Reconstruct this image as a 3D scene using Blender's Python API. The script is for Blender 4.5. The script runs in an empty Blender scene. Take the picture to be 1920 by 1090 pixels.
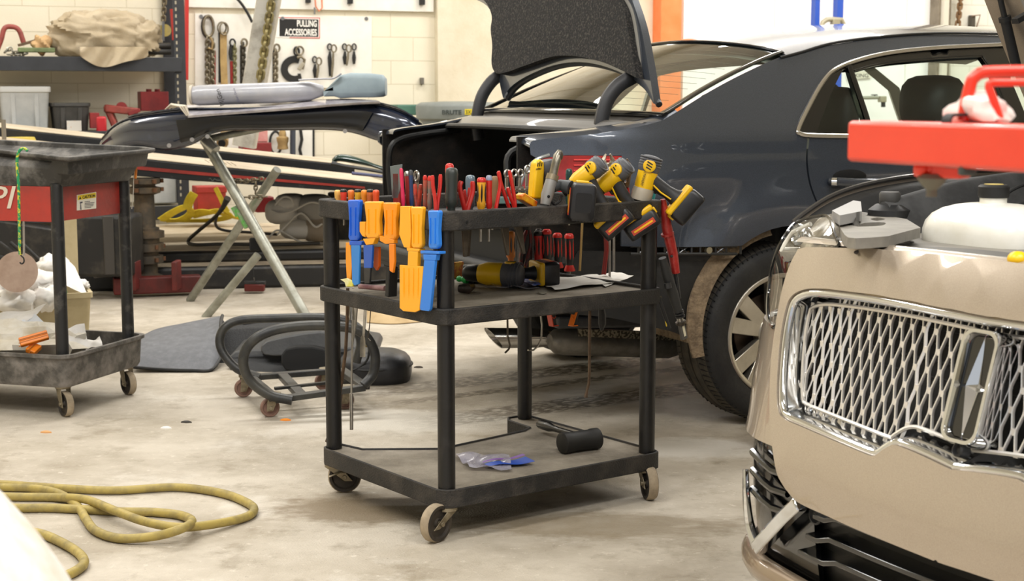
import bpy, bmesh, math, random
from mathutils import Vector as V, Matrix as M
from mathutils.geometry import delaunay_2d_cdt
random.seed(7)
R = math.radians
SC = bpy.context.scene
COL = SC.collection
# ---------------------------------------------------------------- camera
FPX, EYE, HOR = 2850.0, 1.18, 185.0            # focal length in px of a 1920 px wide frame, eye height, horizon row
PITCH = math.atan((545 - HOR) / FPX)
cam = bpy.data.cameras.new('camera'); camo = bpy.data.objects.new('camera', cam); COL.objects.link(camo)
cam.sensor_width = 36; cam.lens = FPX / 1920 * 36; cam.clip_start = .05
camo.location = (0, 0, EYE); camo.rotation_euler = (R(90) - PITCH, 0, 0)
cam.dof.use_dof = True; cam.dof.focus_distance = 4.1; cam.dof.aperture_fstop = 9.0
SC.camera = camo
# ---------------------------------------------------------------- world, lamps, exposure
w = bpy.data.worlds.new('world'); SC.world = w; w.use_nodes = True
w.node_tree.nodes['Background'].inputs[0].default_value = (.93, .96, 1, 1)
w.node_tree.nodes['Background'].inputs[1].default_value = .55
def area(name, loc, sx, sy, power, rot=(0, 0, 0), col=(1, .985, .96)):
    l = bpy.data.lights.new(name, 'AREA'); l.shape = 'RECTANGLE'; l.size = sx; l.size_y = sy; l.energy = power; l.color = col
    o = bpy.data.objects.new(name, l); COL.objects.link(o); o.location = loc; o.rotation_euler = rot
    return o
for lx, ly, lp in ((-5.2, 10.4, 165), (-1.5, 11.2, 150), (2.2, 12.2, 260), (5.6, 13.0, 260),
                   (-3.6, 6.2, 190), (-.6, 7.0, 210), (3.0, 8.2, 190), (-2.2, 2.4, 210), (1.7, 1.4, 190), (5.6, 8.2, 160), (-1.0, -.8, 210), (2.6, -.2, 170)):
    area('unseen_ceiling_light', (lx, ly, 4.55), 2.4, .42, lp * .46, (0, 0, R(21)))  # unseen overhead lamps, put in for soft light, reflections and a bright door
SC.view_settings.view_transform = 'Standard'; SC.view_settings.look = 'None'
SC.view_settings.exposure = .34; SC.view_settings.gamma = 1; SC.view_settings.use_curve_mapping = False
SC.cycles.max_bounces = 8; SC.cycles.transparent_max_bounces = 12; SC.cycles.sample_clamp_indirect = 4
SC.cycles.caustics_reflective = False; SC.cycles.caustics_refractive = False
# ---------------------------------------------------------------- pixel -> point on a real surface (frame 1920 x 1090)
_c, _s = math.cos(PITCH), math.sin(PITCH); EYEP = V((0, 0, EYE))
def ray(px, py):
    x = (px - 960) / FPX; y = -(py - 545) / FPX
    return V((x, _c + _s * y, -_s + _c * y))
def onz(px, py, z=0): r = ray(px, py); return EYEP + r * ((z - EYE) / r.z)
def atd(px, py, d): r = ray(px, py); return EYEP + r * (d / r.y)
def onpl(px, py, p, n): r = ray(px, py); return EYEP + r * ((V(p) - EYEP).dot(n) / r.dot(n))
# ---------------------------------------------------------------- materials
MATS = {}
def lin(c):
    if isinstance(c, str):
        c = [int(c[i:i + 2], 16) / 255 for i in (0, 2, 4)]
        return tuple(x / 12.92 if x <= .04045 else ((x + .055) / 1.055) ** 2.4 for x in c)
    return c
def mat(name, col, rough=.5, metal=0, col2=None, scale=8, lo=.4, hi=.65, bump=0, bscale=60, coat=0, spec=.5, trans=0, alpha=1, detail=5, rvar=0, emit=0, stretch=None, sheen=0):
    if name in MATS: return MATS[name]
    m = bpy.data.materials.new(name); m.use_nodes = True; nt = m.node_tree; N = nt.nodes; L = nt.links
    b = N['Principled BSDF']; MATS[name] = m
    c = lin(col); b.inputs['Base Color'].default_value = (*c, 1); b.inputs['Roughness'].default_value = rough
    b.inputs['Metallic'].default_value = metal; b.inputs['Specular IOR Level'].default_value = spec
    b.inputs['Coat Weight'].default_value = coat; b.inputs['Coat Roughness'].default_value = .04
    b.inputs['Transmission Weight'].default_value = trans; b.inputs['Alpha'].default_value = alpha
    if emit: b.inputs['Emission Color'].default_value = (*c, 1); b.inputs['Emission Strength'].default_value = emit
    m.diffuse_color = (*c, 1)
    if col2 is not None or bump or rvar:
        tc = N.new('ShaderNodeTexCoord'); src = tc.outputs['Object']
        if stretch:
            mp = N.new('ShaderNodeMapping'); mp.inputs['Scale'].default_value = stretch; L.new(src, mp.inputs[0]); src = mp.outputs[0]
    if col2 is not None or rvar:
        n = N.new('ShaderNodeTexNoise'); n.inputs['Scale'].default_value = scale; n.inputs['Detail'].default_value = detail; n.inputs['Roughness'].default_value = .65
        L.new(src, n.inputs['Vector'])
        mr = N.new('ShaderNodeMapRange'); mr.inputs[1].default_value = lo; mr.inputs[2].default_value = hi; L.new(n.outputs['Fac'], mr.inputs[0])
        if col2 is not None:
            mx = N.new('ShaderNodeMix'); mx.data_type = 'RGBA'; mx.inputs[6].default_value = (*c, 1); mx.inputs[7].default_value = (*lin(col2), 1)
            L.new(mr.outputs[0], mx.inputs[0]); L.new(mx.outputs[2], b.inputs['Base Color'])
        if rvar:
            m2 = N.new('ShaderNodeMapRange'); m2.inputs[3].default_value = rough; m2.inputs[4].default_value = min(1, rough + rvar)
            L.new(mr.outputs[0], m2.inputs[0]); L.new(m2.outputs[0], b.inputs['Roughness'])
    if bump:
        n2 = N.new('ShaderNodeTexNoise'); n2.inputs['Scale'].default_value = bscale; n2.inputs['Detail'].default_value = 4; L.new(src, n2.inputs['Vector'])
        bp = N.new('ShaderNodeBump'); bp.inputs['Strength'].default_value = bump; bp.inputs['Distance'].default_value = .01
        L.new(n2.outputs['Fac'], bp.inputs['Height']); L.new(bp.outputs[0], b.inputs['Normal'])
    return m
def glassmat(name, tint, refl=.06, gl=(1, 1, 1)):
    if name in MATS: return MATS[name]
    m = bpy.data.materials.new(name); m.use_nodes = True; nt = m.node_tree; N = nt.nodes; L = nt.links; MATS[name] = m
    N.remove(N['Principled BSDF']); out = N['Material Output']
    t = N.new('ShaderNodeBsdfTransparent'); t.inputs[0].default_value = (*tint, 1)
    g = N.new('ShaderNodeBsdfGlossy'); g.inputs['Roughness'].default_value = .02; g.inputs[0].default_value = (*gl, 1)
    ge = N.new('ShaderNodeNewGeometry'); dt = N.new('ShaderNodeVectorMath'); dt.operation = 'DOT_PRODUCT'; L.new(ge.outputs['Incoming'], dt.inputs[0]); L.new(ge.outputs['Normal'], dt.inputs[1])
    def mth(op, a, b=None):
        n = N.new('ShaderNodeMath'); n.operation = op
        for i, q in enumerate((a, b)):
            if q is None: continue
            if isinstance(q, (int, float)): n.inputs[i].default_value = q
            else: L.new(q, n.inputs[i])
        return n.outputs[0]
    k = mth('POWER', mth('SUBTRACT', 1.0, mth('ABSOLUTE', dt.outputs['Value'])), 5.0)
    fr = mth('ADD', refl, mth('MULTIPLY', k, 1 - refl))
    mx = N.new('ShaderNodeMixShader'); L.new(fr, mx.inputs[0]); L.new(t.outputs[0], mx.inputs[1]); L.new(g.outputs[0], mx.inputs[2]); L.new(mx.outputs[0], out.inputs[0])
    return m
# ---------------------------------------------------------------- curves / outlines
def crv(pts, n=6, closed=False, corners=()):
    """Catmull-Rom through pts; indices in corners stay sharp"""
    P = [V(p) for p in pts]; k = len(P); out = []
    for i in range(k if closed else k - 1):
        a, b = P[i], P[(i + 1) % k]
        pm = P[(i - 1) % k] if (closed or i > 0) else a - (b - a)
        pn = P[(i + 2) % k] if (closed or i < k - 2) else b + (b - a)
        if i in corners: pm = a - (b - a)
        if (i + 1) % k in corners: pn = b + (b - a)
        for j in range(n):
            t = j / n; t2, t3 = t * t, t * t * t
            out.append(.5 * ((2 * a) + (b - pm) * t + (2 * pm - 5 * a + 4 * b - pn) * t2 + (3 * a - pm - 3 * b + pn) * t3))
    if not closed: out.append(P[-1].copy())
    return out
def rrect(w, h, r, n=4):
    out = []
    for cx, cy, a in ((w / 2 - r, h / 2 - r, 0), (-w / 2 + r, h / 2 - r, 90), (-w / 2 + r, -h / 2 + r, 180), (w / 2 - r, -h / 2 + r, 270)):
        for i in range(n + 1):
            t = R(a + 90 * i / n); out.append((cx + r * math.cos(t), cy + r * math.sin(t)))
    return out
def circ(r, n=24, a0=0, a1=360):
    m = n if a1 - a0 >= 360 else n + 1
    return [(r * math.cos(R(a0 + (a1 - a0) * i / n)), r * math.sin(R(a0 + (a1 - a0) * i / n))) for i in range(m)]
def inpoly(p, poly):
    x, y = p; c = False; j = len(poly) - 1
    for i in range(len(poly)):
        xi, yi = poly[i]; xj, yj = poly[j]
        if (yi > y) != (yj > y) and x < (xj - xi) * (y - yi) / (yj - yi) + xi: c = not c
        j = i
    return c
def resamp(poly, res):
    out = []; k = len(poly)
    for i in range(k):
        a, b = V(poly[i][:2]), V(poly[(i + 1) % k][:2]); n = max(1, int((b - a).length / res))
        out += [tuple(a.lerp(b, j / n)) for j in range(n)]
    return out
def basis(d, up=V((0, 0, 1))):
    d = V(d).normalized(); x = V(up).cross(d)
    if x.length < 1e-4: x = V((1, 0, 0)).cross(d)
    if x.length < 1e-4: x = V((0, 1, 0)).cross(d)
    x.normalize(); return x, d.cross(x).normalized(), d
# ---------------------------------------------------------------- mesh builder
class MB:
    def __init__(s): s.v = []; s.f = []; s.mi = []; s.m = 0; s.tf = None
    def add(s, vs, fs):
        o = len(s.v)
        s.v += [(s.tf @ V(q)) if s.tf else V(q) for q in vs]
        s.f += [tuple(i + o for i in f) for f in fs]; s.mi += [s.m] * len(fs); return s
    def box(s, c, d, X=V((1, 0, 0)), Y=V((0, 1, 0)), Z=V((0, 0, 1))):
        c = V(c); a, b, e = V(X) * d[0] / 2, V(Y) * d[1] / 2, V(Z) * d[2] / 2
        vs = [c - a - b - e, c + a - b - e, c + a + b - e, c - a + b - e, c - a - b + e, c + a - b + e, c + a + b + e, c - a + b + e]
        return s.add(vs, [(0, 3, 2, 1), (4, 5, 6, 7), (0, 1, 5, 4), (1, 2, 6, 5), (2, 3, 7, 6), (3, 0, 4, 7)])
    def bar(s, p0, p1, w, h, up=V((0, 0, 1))):
        p0, p1 = V(p0), V(p1); x, y, d = basis(p1 - p0, up)
        return s.box((p0 + p1) / 2, (w, h, (p1 - p0).length), x, y, d)
    def loft(s, rings, closed=True, caps=True):
        n = len(rings[0]); vs = [q for r in rings for q in r]; fs = []
        for i in range(len(rings) - 1):
            for j in range(n if closed else n - 1):
                k = (j + 1) % n; fs.append((i * n + j, i * n + k, (i + 1) * n + k, (i + 1) * n + j))
        if caps and closed: fs += [tuple(range(n))[::-1], tuple((len(rings) - 1) * n + j for j in range(n))]
        return s.add(vs, fs)
    def tube(s, pts, r, n=10, closed=False, caps=True, sq=None, up=None):
        """tube along pts; r number or list; sq=(rx,ry) factors flatten it"""
        P = [V(p) for p in pts]; k = len(P); rs = r if isinstance(r, (list, tuple)) else [r] * k; rings = []; x = None
        for i in range(k):
            d = (P[(i + 1) % k] - P[i - 1]) if closed else (P[min(i + 1, k - 1)] - P[max(i - 1, 0)])
            if d.length < 1e-9: d = V((0, 0, 1))
            d.normalize()
            if up is not None: x, y, _ = basis(d, up)
            else:
                if x is None: x, y, _ = basis(d)
                else:
                    x = x - d * x.dot(d)
                    if x.length < 1e-6: x, y, _ = basis(d)
                    x.normalize(); y = d.cross(x)
            a, b = sq or (1, 1)
            rings.append([P[i] + x * (rs[i] * a * math.cos(2 * math.pi * j / n)) + y * (rs[i] * b * math.sin(2 * math.pi * j / n)) for j in range(n)])
        if closed: rings.append(rings[0])
        return s.loft(rings, True, caps and not closed)
    def cyl(s, p0, p1, r, r1=None, n=16): return s.tube([p0, p1], [r, r if r1 is None else r1], n)
    def lathe(s, p, d, prof, n=20, up=V((0, 0, 1)), sq=(1, 1)):
        """prof: (radius, height along d)"""
        p = V(p); x, y, d = basis(d, up)
        return s.loft([[p + d * h + x * (max(r, 1e-5) * sq[0] * math.cos(2 * math.pi * j / n)) + y * (max(r, 1e-5) * sq[1] * math.sin(2 * math.pi * j / n)) for j in range(n)] for r, h in prof])
    def sweep(s, pts, prof, up=V((0, 0, 1)), closed=False, upf=None):
        """prof: (side, up) offsets; up keeps the section upright"""
        P = [V(p) for p in pts]; k = len(P); rings = []
        for i in range(k):
            d = (P[(i + 1) % k] - P[i - 1]) if closed else (P[min(i + 1, k - 1)] - P[max(i - 1, 0)])
            x, y, _ = basis(d, upf[i] if upf else up); rings.append([P[i] + x * a + y * b for a, b in prof])
        if closed: rings.append(rings[0])
        return s.loft(rings, True, not closed)
    def prism(s, poly, o, X, Y, dep):
        """polygon in the plane (X,Y) at o, extruded by the vector dep"""
        o, X, Y, dep = V(o), V(X), V(Y), V(dep); n = len(poly)
        a = [o + X * p[0] + Y * p[1] for p in poly]; b = [q + dep for q in a]
        return s.add(a + b, [tuple(range(n))[::-1], tuple(range(n, 2 * n))] + [(i, (i + 1) % n, n + (i + 1) % n, n + i) for i in range(n)])
    def sph(s, c, r, n=14, k=9, X=V((1, 0, 0)), Y=V((0, 1, 0)), Z=V((0, 0, 1)), fn=None):
        c = V(c); r = r if isinstance(r, (tuple, list)) else (r, r, r); rings = []
        for i in range(k + 1):
            a = math.pi * i / k; ring = []
            for j in range(n):
                b = 2 * math.pi * j / n; q = V((max(math.sin(a), 1e-4) * math.cos(b), max(math.sin(a), 1e-4) * math.sin(b), -math.cos(a)))
                g = fn(q) if fn else 1
                ring.append(c + (V(X) * q.x * r[0] + V(Y) * q.y * r[1] + V(Z) * q.z * r[2]) * g)
            rings.append(ring)
        return s.loft(rings)
    def grid(s, fn, nu, nv, th=None):
        """fn(a,b), a,b in 0..1; th: thickness vector or None"""
        P = [[V(fn(i / nu, j / nv)) for j in range(nv + 1)] for i in range(nu + 1)]; vs = [q for r in P for q in r]; n = nv + 1
        fs = [(i * n + j, i * n + j + 1, (i + 1) * n + j + 1, (i + 1) * n + j) for i in range(nu) for j in range(nv)]
        if th is not None:
            m = len(vs); vs = vs + [q + V(th) for q in vs]; fs += [tuple(m + i for i in f[::-1]) for f in list(fs)]
            bd = [(i * n, (i + 1) * n) for i in range(nu)] + [(i * n + nv, (i + 1) * n + nv) for i in range(nu)] + [(j, j + 1) for j in range(nv)] + [(nu * n + j, nu * n + j + 1) for j in range(nv)]
            fs += [(a, b, m + b, m + a) for a, b in bd]
        return s.add(vs, fs)
    def panel(s, out, fn, th=.004, holes=(), res=.05, res2=None):
        """a sheet with the 2-d outline out (and holes) laid on the surface fn(a,b), of thickness th (to the back)"""
        res2 = res2 or res
        loops = [resamp(out, res2)] + [resamp(h, res2) for h in holes]
        pts = []; edges = []
        for lp in loops:
            o = len(pts); k = len(lp); pts += [tuple(q) for q in lp]; edges += [(o + i, o + (i + 1) % k) for i in range(k)]
        xs = [p[0] for p in loops[0]]; ys = [p[1] for p in loops[0]]; bp = list(pts)
        x = min(xs) + res / 2; i = 0
        while x < max(xs):
            y = min(ys) + (res / 2 if i % 2 else res * .25)
            while y < max(ys):
                if inpoly((x, y), loops[0]) and not any(inpoly((x, y), h) for h in loops[1:]) and min((x - q[0]) ** 2 + (y - q[1]) ** 2 for q in bp) > (res * .45) ** 2: pts.append((x, y))
                y += res
            x += res; i += 1
        vo, eo, fo, _, _, _ = delaunay_2d_cdt([V(p) for p in pts], edges, [], 0, 1e-6)
        keep = []
        for f in fo:
            c = sum((vo[i] for i in f), V((0, 0))) / len(f)
            if inpoly(c, loops[0]) and not any(inpoly(c, h) for h in loops[1:]): keep.append(tuple(f))
        P = [V(fn(q.x, q.y)) for q in vo]; nrm = [V((0, 0, 0)) for _ in P]
        for f in keep:
            n = (P[f[1]] - P[f[0]]).cross(P[f[2]] - P[f[0]])
            for i in f: nrm[i] += n
        if not th: return s.add(P, keep)
        m = len(P); B = [p - (n.normalized() * th if n.length else n) for p, n in zip(P, nrm)]
        cnt = {}
        for f in keep:
            for i in range(3):
                a, b = f[i], f[(i + 1) % 3]; cnt[(a, b)] = 1
        side = [(b, a, m + a, m + b) for (a, b) in cnt if (b, a) not in cnt]
        return s.add(P + B, keep + [tuple(m + i for i in f[::-1]) for f in keep] + side)
    def build(s, name, mats, parent=None, bevel=0, smooth=40, seg=2, sub=0, local=False, label=None):
        W = WM.get(parent.name) if parent is not None and not local else None
        inv = W.inverted() if W is not None else None
        me = bpy.data.meshes.new(name); vs = [inv @ q for q in s.v] if inv is not None else s.v
        return finish(me, name, vs, s.f, s.mi, mats, parent, bevel, smooth, seg, sub, label)
WM = {}
def finish(me, name, vs, fs, mi, mats, parent, bevel, smooth, seg, sub, label=None):
    org = V((0, 0, 0))
    if parent is None:                                  # a thing of one mesh: its origin goes to the middle of its foot
        lo = [min(v[i] for v in vs) for i in range(3)]; hi = [max(v[i] for v in vs) for i in range(3)]
        org = V(((lo[0] + hi[0]) / 2, (lo[1] + hi[1]) / 2, lo[2])); vs = [V(v) - org for v in vs]
    me.from_pydata([tuple(q) for q in vs], [], fs); me.validate(); me.update()
    for m in (mats if isinstance(mats, (list, tuple)) else [mats]): me.materials.append(m)
    if len(me.polygons) == len(mi):
        for p, i in zip(me.polygons, mi): p.material_index = i
    b = bmesh.new(); b.from_mesh(me); bmesh.ops.remove_doubles(b, verts=b.verts, dist=2e-5); bmesh.ops.recalc_face_normals(b, faces=b.faces); b.to_mesh(me); b.free()
    if smooth: me.shade_smooth(); me.set_sharp_from_angle(angle=R(smooth))
    o = bpy.data.objects.new(name, me); COL.objects.link(o); o.location = org
    if parent is not None: o.parent = parent; WM[o.name] = WM[parent.name]
    else: WM[o.name] = M.Translation(org)
    if bevel:
        md = o.modifiers.new('bevel', 'BEVEL'); md.width = bevel; md.segments = seg; md.limit_method = 'ANGLE'; md.angle_limit = R(40)
    if sub:
        md = o.modifiers.new('sub', 'SUBSURF'); md.levels = md.render_levels = sub
    if label: o['label'] = label
    return o
def tag(o, label, cat, group=None, kind=None):
    o['label'] = label; o['category'] = cat
    if group: o['group'] = group
    if kind: o['kind'] = kind
    return o
def struct(o): o['kind'] = 'structure'; return o
def thing(name, loc, label, cat, group=None, mtx=None):
    o = bpy.data.objects.new(name, None); COL.objects.link(o); o.empty_display_size = .05
    W = mtx if mtx is not None else M.Translation(V(loc)); o.matrix_world = W; WM[o.name] = W
    return tag(o, label, cat, group)
def dup(root, W, label):
    def cp(o, par):
        c = o.copy(); COL.objects.link(c)
        if par is not None: c.parent = par
        for k in o.children: cp(k, c)
        return c
    c = cp(root, None); c.matrix_world = W; WM[c.name] = W; c['label'] = label
    return c
def frame(o, X, Y, Z):
    m = M.Identity(4)
    for i in range(3): m[i][0], m[i][1], m[i][2], m[i][3] = X[i], Y[i], Z[i], o[i]
    return m
def look(p, d, up=V((0, 0, 1))):
    x, y, z = basis(d, up); return frame(V(p), x, y, z)
def text(s, o, X, Y, h, m, parent, name='lettering', w=None, depth=.0006, align='LEFT', bold=0, shear=0):
    """flat raised lettering, cap height h, from the lower-left corner o, along X, up Y"""
    cu = bpy.data.curves.new(name, 'FONT'); cu.body = s; cu.size = 1; cu.extrude = .001; cu.offset = bold; cu.shear = shear; cu.resolution_u = 3
    ob = bpy.data.objects.new('tmp', cu); COL.objects.link(ob); dg = bpy.context.evaluated_depsgraph_get()
    me = bpy.data.meshes.new_from_object(ob.evaluated_get(dg)); bpy.data.objects.remove(ob); bpy.data.curves.remove(cu)
    xs = [v.co.x for v in me.vertices]; ys = [v.co.y for v in me.vertices]; x0, x1, y0, y1 = min(xs), max(xs), min(ys), max(ys)
    X, Y = V(X).normalized(), V(Y).normalized(); Z = X.cross(Y); sy = h / (y1 - y0); sx = w / (x1 - x0) if w else sy
    mb = MB(); mb.v = [V(o) + X * ((v.co.x - x0) * sx) + Y * ((v.co.y - y0) * sy) + Z * (depth if v.co.z > 0 else -.0003) for v in me.vertices]
    mb.f = [tuple(p.vertices) for p in me.polygons]; mb.mi = [0] * len(mb.f); bpy.data.meshes.remove(me)
    return mb.build(name, m, parent, smooth=0)
Z3 = V((0, 0, 1))
# ================================================================ the room
A_W = R(21); WD = V((math.cos(A_W), math.sin(A_W), 0)); WN = V((math.sin(A_W), -math.cos(A_W), 0)); WP = V((-1.66, 13.15, 0))
def wpt(px, py, off=0): return onpl(px, py, WP + WN * off, WN)          # a point on (or off) the back wall
def wq(px, off=0): return (wpt(px, 185, off) - WP).dot(WD)
def block_wall(name, c1, c2, mort):
    m = mat(name, c1, .8, 0, c2, 1.3, .35, .7, .15, 90); nt = m.node_tree; N = nt.nodes; L = nt.links; b = N['Principled BSDF']
    tc = N.new('ShaderNodeNewGeometry'); mp = N.new('ShaderNodeMapping'); mp.vector_type = 'TEXTURE'; L.new(tc.outputs['Position'], mp.inputs[0]); mp.inputs['Rotation'].default_value = (0, 0, A_W)
    jt = wpt(775, 158.5); mp.inputs['Location'].default_value = jt; sx = N.new('ShaderNodeSeparateXYZ'); L.new(mp.outputs[0], sx.inputs[0]); cb = N.new('ShaderNodeCombineXYZ'); L.new(sx.outputs[0], cb.inputs[0]); L.new(sx.outputs[2], cb.inputs[1])
    br = N.new('ShaderNodeTexBrick'); L.new(cb.outputs[0], br.inputs['Vector']); br.inputs['Scale'].default_value = 1
    br.inputs['Brick Width'].default_value = .4064; br.inputs['Row Height'].default_value = .2032; br.inputs['Mortar Size'].default_value = .0035; br.inputs['Mortar Smooth'].default_value = .3
    mx = N.new('ShaderNodeMix'); mx.data_type = 'RGBA'; mx.inputs[7].default_value = (*lin(mort), 1)
    old = b.inputs['Base Color'].links[0].from_socket; L.new(old, mx.inputs[6]); L.new(br.outputs['Fac'], mx.inputs[0]); L.new(mx.outputs[2], b.inputs['Base Color'])
    iv = N.new('ShaderNodeMath'); iv.operation = 'SUBTRACT'; iv.inputs[0].default_value = 1; L.new(br.outputs['Fac'], iv.inputs[1])
    b2 = N.new('ShaderNodeBump'); b2.inputs['Strength'].default_value = .6; b2.inputs['Distance'].default_value = .006; L.new(iv.outputs[0], b2.inputs['Height'])
    L.new(b.inputs['Normal'].links[0].from_socket, b2.inputs['Normal']); L.new(b2.outputs[0], b.inputs['Normal'])
    return m
def floor_mat():
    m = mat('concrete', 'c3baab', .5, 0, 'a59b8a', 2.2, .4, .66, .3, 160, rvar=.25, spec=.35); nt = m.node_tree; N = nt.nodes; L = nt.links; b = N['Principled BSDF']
    tc = N.new('ShaderNodeNewGeometry'); col = b.inputs['Base Color'].links[0].from_socket
    def mixin(fac, c):
        nonlocal col
        mx = N.new('ShaderNodeMix'); mx.data_type = 'RGBA'; L.new(fac, mx.inputs[0]); L.new(col, mx.inputs[6]); mx.inputs[7].default_value = (*lin(c), 1); col = mx.outputs[2]
    def nz(sc, lo, hi, det=6, top=1.0, st=None, rot=0):
        n = N.new('ShaderNodeTexNoise'); n.inputs['Scale'].default_value = sc; n.inputs['Detail'].default_value = det; n.inputs['Roughness'].default_value = .7
        mp = N.new('ShaderNodeMapping'); L.new(tc.outputs['Position'], mp.inputs[0]); L.new(mp.outputs[0], n.inputs['Vector'])
        mp.inputs['Rotation'].default_value = (0, 0, rot)
        if st: mp.inputs['Scale'].default_value = st
        mr = N.new('ShaderNodeMapRange'); mr.inputs[1].default_value = lo; mr.inputs[2].default_value = hi; mr.inputs[4].default_value = top; L.new(n.outputs['Fac'], mr.inputs[0]); return mr.outputs[0], mp
    f, _ = nz(.8, .5, .66, 9, .75); mixin(f, '8f8473')
    f, _ = nz(5, .54, .68, 9, .6); mixin(f, '80745f')
    f, _ = nz(1.9, .56, .66, 9, .55); mixin(f, 'd5cfc4')
    f, _ = nz(26, .6, .72, 4, .6); mixin(f, 'ddd6c8')
    f, _ = nz(60, .66, .74, 3, .75); mixin(f, '6d6456')
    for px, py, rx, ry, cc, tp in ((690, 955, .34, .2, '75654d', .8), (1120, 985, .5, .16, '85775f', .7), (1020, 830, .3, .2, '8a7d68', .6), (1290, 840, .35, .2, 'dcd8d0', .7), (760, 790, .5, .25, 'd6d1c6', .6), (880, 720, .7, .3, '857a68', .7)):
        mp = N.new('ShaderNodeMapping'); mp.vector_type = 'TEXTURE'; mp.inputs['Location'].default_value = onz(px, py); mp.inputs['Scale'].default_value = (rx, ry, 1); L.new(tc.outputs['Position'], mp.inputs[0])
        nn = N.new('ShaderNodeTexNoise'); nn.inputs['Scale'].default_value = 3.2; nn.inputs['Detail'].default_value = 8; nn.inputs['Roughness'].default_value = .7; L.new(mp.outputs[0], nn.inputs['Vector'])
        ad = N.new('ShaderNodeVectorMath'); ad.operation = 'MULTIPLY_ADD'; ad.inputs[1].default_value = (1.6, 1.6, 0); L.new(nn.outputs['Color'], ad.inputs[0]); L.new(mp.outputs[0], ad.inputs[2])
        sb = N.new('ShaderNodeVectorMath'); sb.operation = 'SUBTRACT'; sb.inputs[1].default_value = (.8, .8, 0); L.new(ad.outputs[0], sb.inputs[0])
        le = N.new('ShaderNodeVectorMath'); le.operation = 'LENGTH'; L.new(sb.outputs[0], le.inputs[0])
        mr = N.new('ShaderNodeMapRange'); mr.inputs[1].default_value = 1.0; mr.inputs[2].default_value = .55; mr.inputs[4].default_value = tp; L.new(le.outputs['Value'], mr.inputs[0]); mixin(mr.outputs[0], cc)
    # dried tyre prints (stains of their own shape) running in behind the dark car
    p0 = onz(900, 780); d = (onz(1240, 735) - p0); ang = math.atan2(d.y, d.x)
    for off, wd in ((0, .12), (.62, .12), (.38, .05)):
        mp = N.new('ShaderNodeMapping'); mp.vector_type = 'TEXTURE'; q = p0 + V((-math.sin(ang), math.cos(ang), 0)) * off
        mp.inputs['Location'].default_value = q; mp.inputs['Rotation'].default_value = (0, 0, ang); L.new(tc.outputs['Position'], mp.inputs[0])
        sx = N.new('ShaderNodeSeparateXYZ'); L.new(mp.outputs[0], sx.inputs[0])
        ab = N.new('ShaderNodeMath'); ab.operation = 'ABSOLUTE'; L.new(sx.outputs[1], ab.inputs[0])
        mr = N.new('ShaderNodeMapRange'); mr.inputs[1].default_value = wd; mr.inputs[2].default_value = wd * .7; L.new(ab.outputs[0], mr.inputs[0])
        mx = N.new('ShaderNodeMapRange'); mx.inputs[1].default_value = -.35; mx.inputs[2].default_value = .25; L.new(sx.outputs[0], mx.inputs[0])
        n = N.new('ShaderNodeTexNoise'); n.inputs['Scale'].default_value = 1; n.inputs['Detail'].default_value = 2
        m3 = N.new('ShaderNodeMapping'); m3.inputs['Scale'].default_value = (22, 60, 1); L.new(mp.outputs[0], m3.inputs[0]); L.new(m3.outputs[0], n.inputs['Vector'])
        mn = N.new('ShaderNodeMapRange'); mn.inputs[1].default_value = .4; mn.inputs[2].default_value = .52; mn.inputs[4].default_value = .95; L.new(n.outputs['Fac'], mn.inputs[0])
        a = N.new('ShaderNodeMath'); a.operation = 'MULTIPLY'; L.new(mr.outputs[0], a.inputs[0]); L.new(mx.outputs[0], a.inputs[1])
        c = N.new('ShaderNodeMath'); c.operation = 'MULTIPLY'; L.new(a.outputs[0], c.inputs[0]); L.new(mn.outputs[0], c.inputs[1]); mixin(c.outputs[0], '5a5042')
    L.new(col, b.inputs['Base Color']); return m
X0, X1, Y0, Y1 = -7.5, 9.5, -4.5, 18.5
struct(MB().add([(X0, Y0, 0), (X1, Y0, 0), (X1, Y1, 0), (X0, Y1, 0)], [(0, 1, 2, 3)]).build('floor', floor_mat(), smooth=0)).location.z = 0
cmu = block_wall('painted_block', 'ece4d0', 'e2d9c3', 'd3c9b0'); cmu2 = block_wall('white_block', 'efece0', 'e4e0d2', 'd9d4c4')
WM3 = frame(WP, WD, -WN, Z3)
def wbox(name, q0, q1, z0, z1, off, th, m, kind='structure', bevel=0):
    o = MB().box(((q0 + q1) / 2, -off - th / 2, (z0 + z1) / 2), (q1 - q0, th, z1 - z0)).build(name, m, None, bevel, 0)
    o.location = WM3 @ o.location; o.rotation_euler = (0, 0, A_W); WM[o.name] = WM3.copy()
    if kind: o['kind'] = kind
    return o
q_p, q_o, q_d0, q_d1, q_j = wq(816), wq(1215), wq(1283), wq(1738), wq(1760)
wbox('wall_back', -6.0, q_p + .05, 0, 4.8, -.2, .2, cmu)
wbox('wall_back_plaster', q_p, q_o, 0, 4.8, -.12, .2, mat('plaster', 'e2d9c4', .85, 0, 'd2c6ac', 2, .4, .7, .2, 50))
o = wbox('trim_1', q_o, q_o + .21, 0, 4.8, -.05, .3, mat('orange_paint', 'e8793c', .55, 0, 'f0935c', 1.5, bump=.05)); o['label'] = 'orange painted steel column'
wbox('wall_back_jamb', q_o + .2, q_d0 + .05, 0, 4.8, -.12, .2, cmu2)
white = mat('white_door', 'fdfcf9', .5, 0, 'f8f6f1', 1)
wbox('door_1', q_d0, q_d1, 0, 4.2, -.1, .1, white)
for i in range(2): wbox('trim_2', q_d0 + .95 + i * 1.5, q_d0 + .955 + i * 1.5, 0, 4.2, -.001, .008, mat('door_seam', 'dedcd2', .5))
wbox('trim_3', q_d0 - .08, q_d0 + .03, 0, 4.3, 0, .12, white); 
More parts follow.
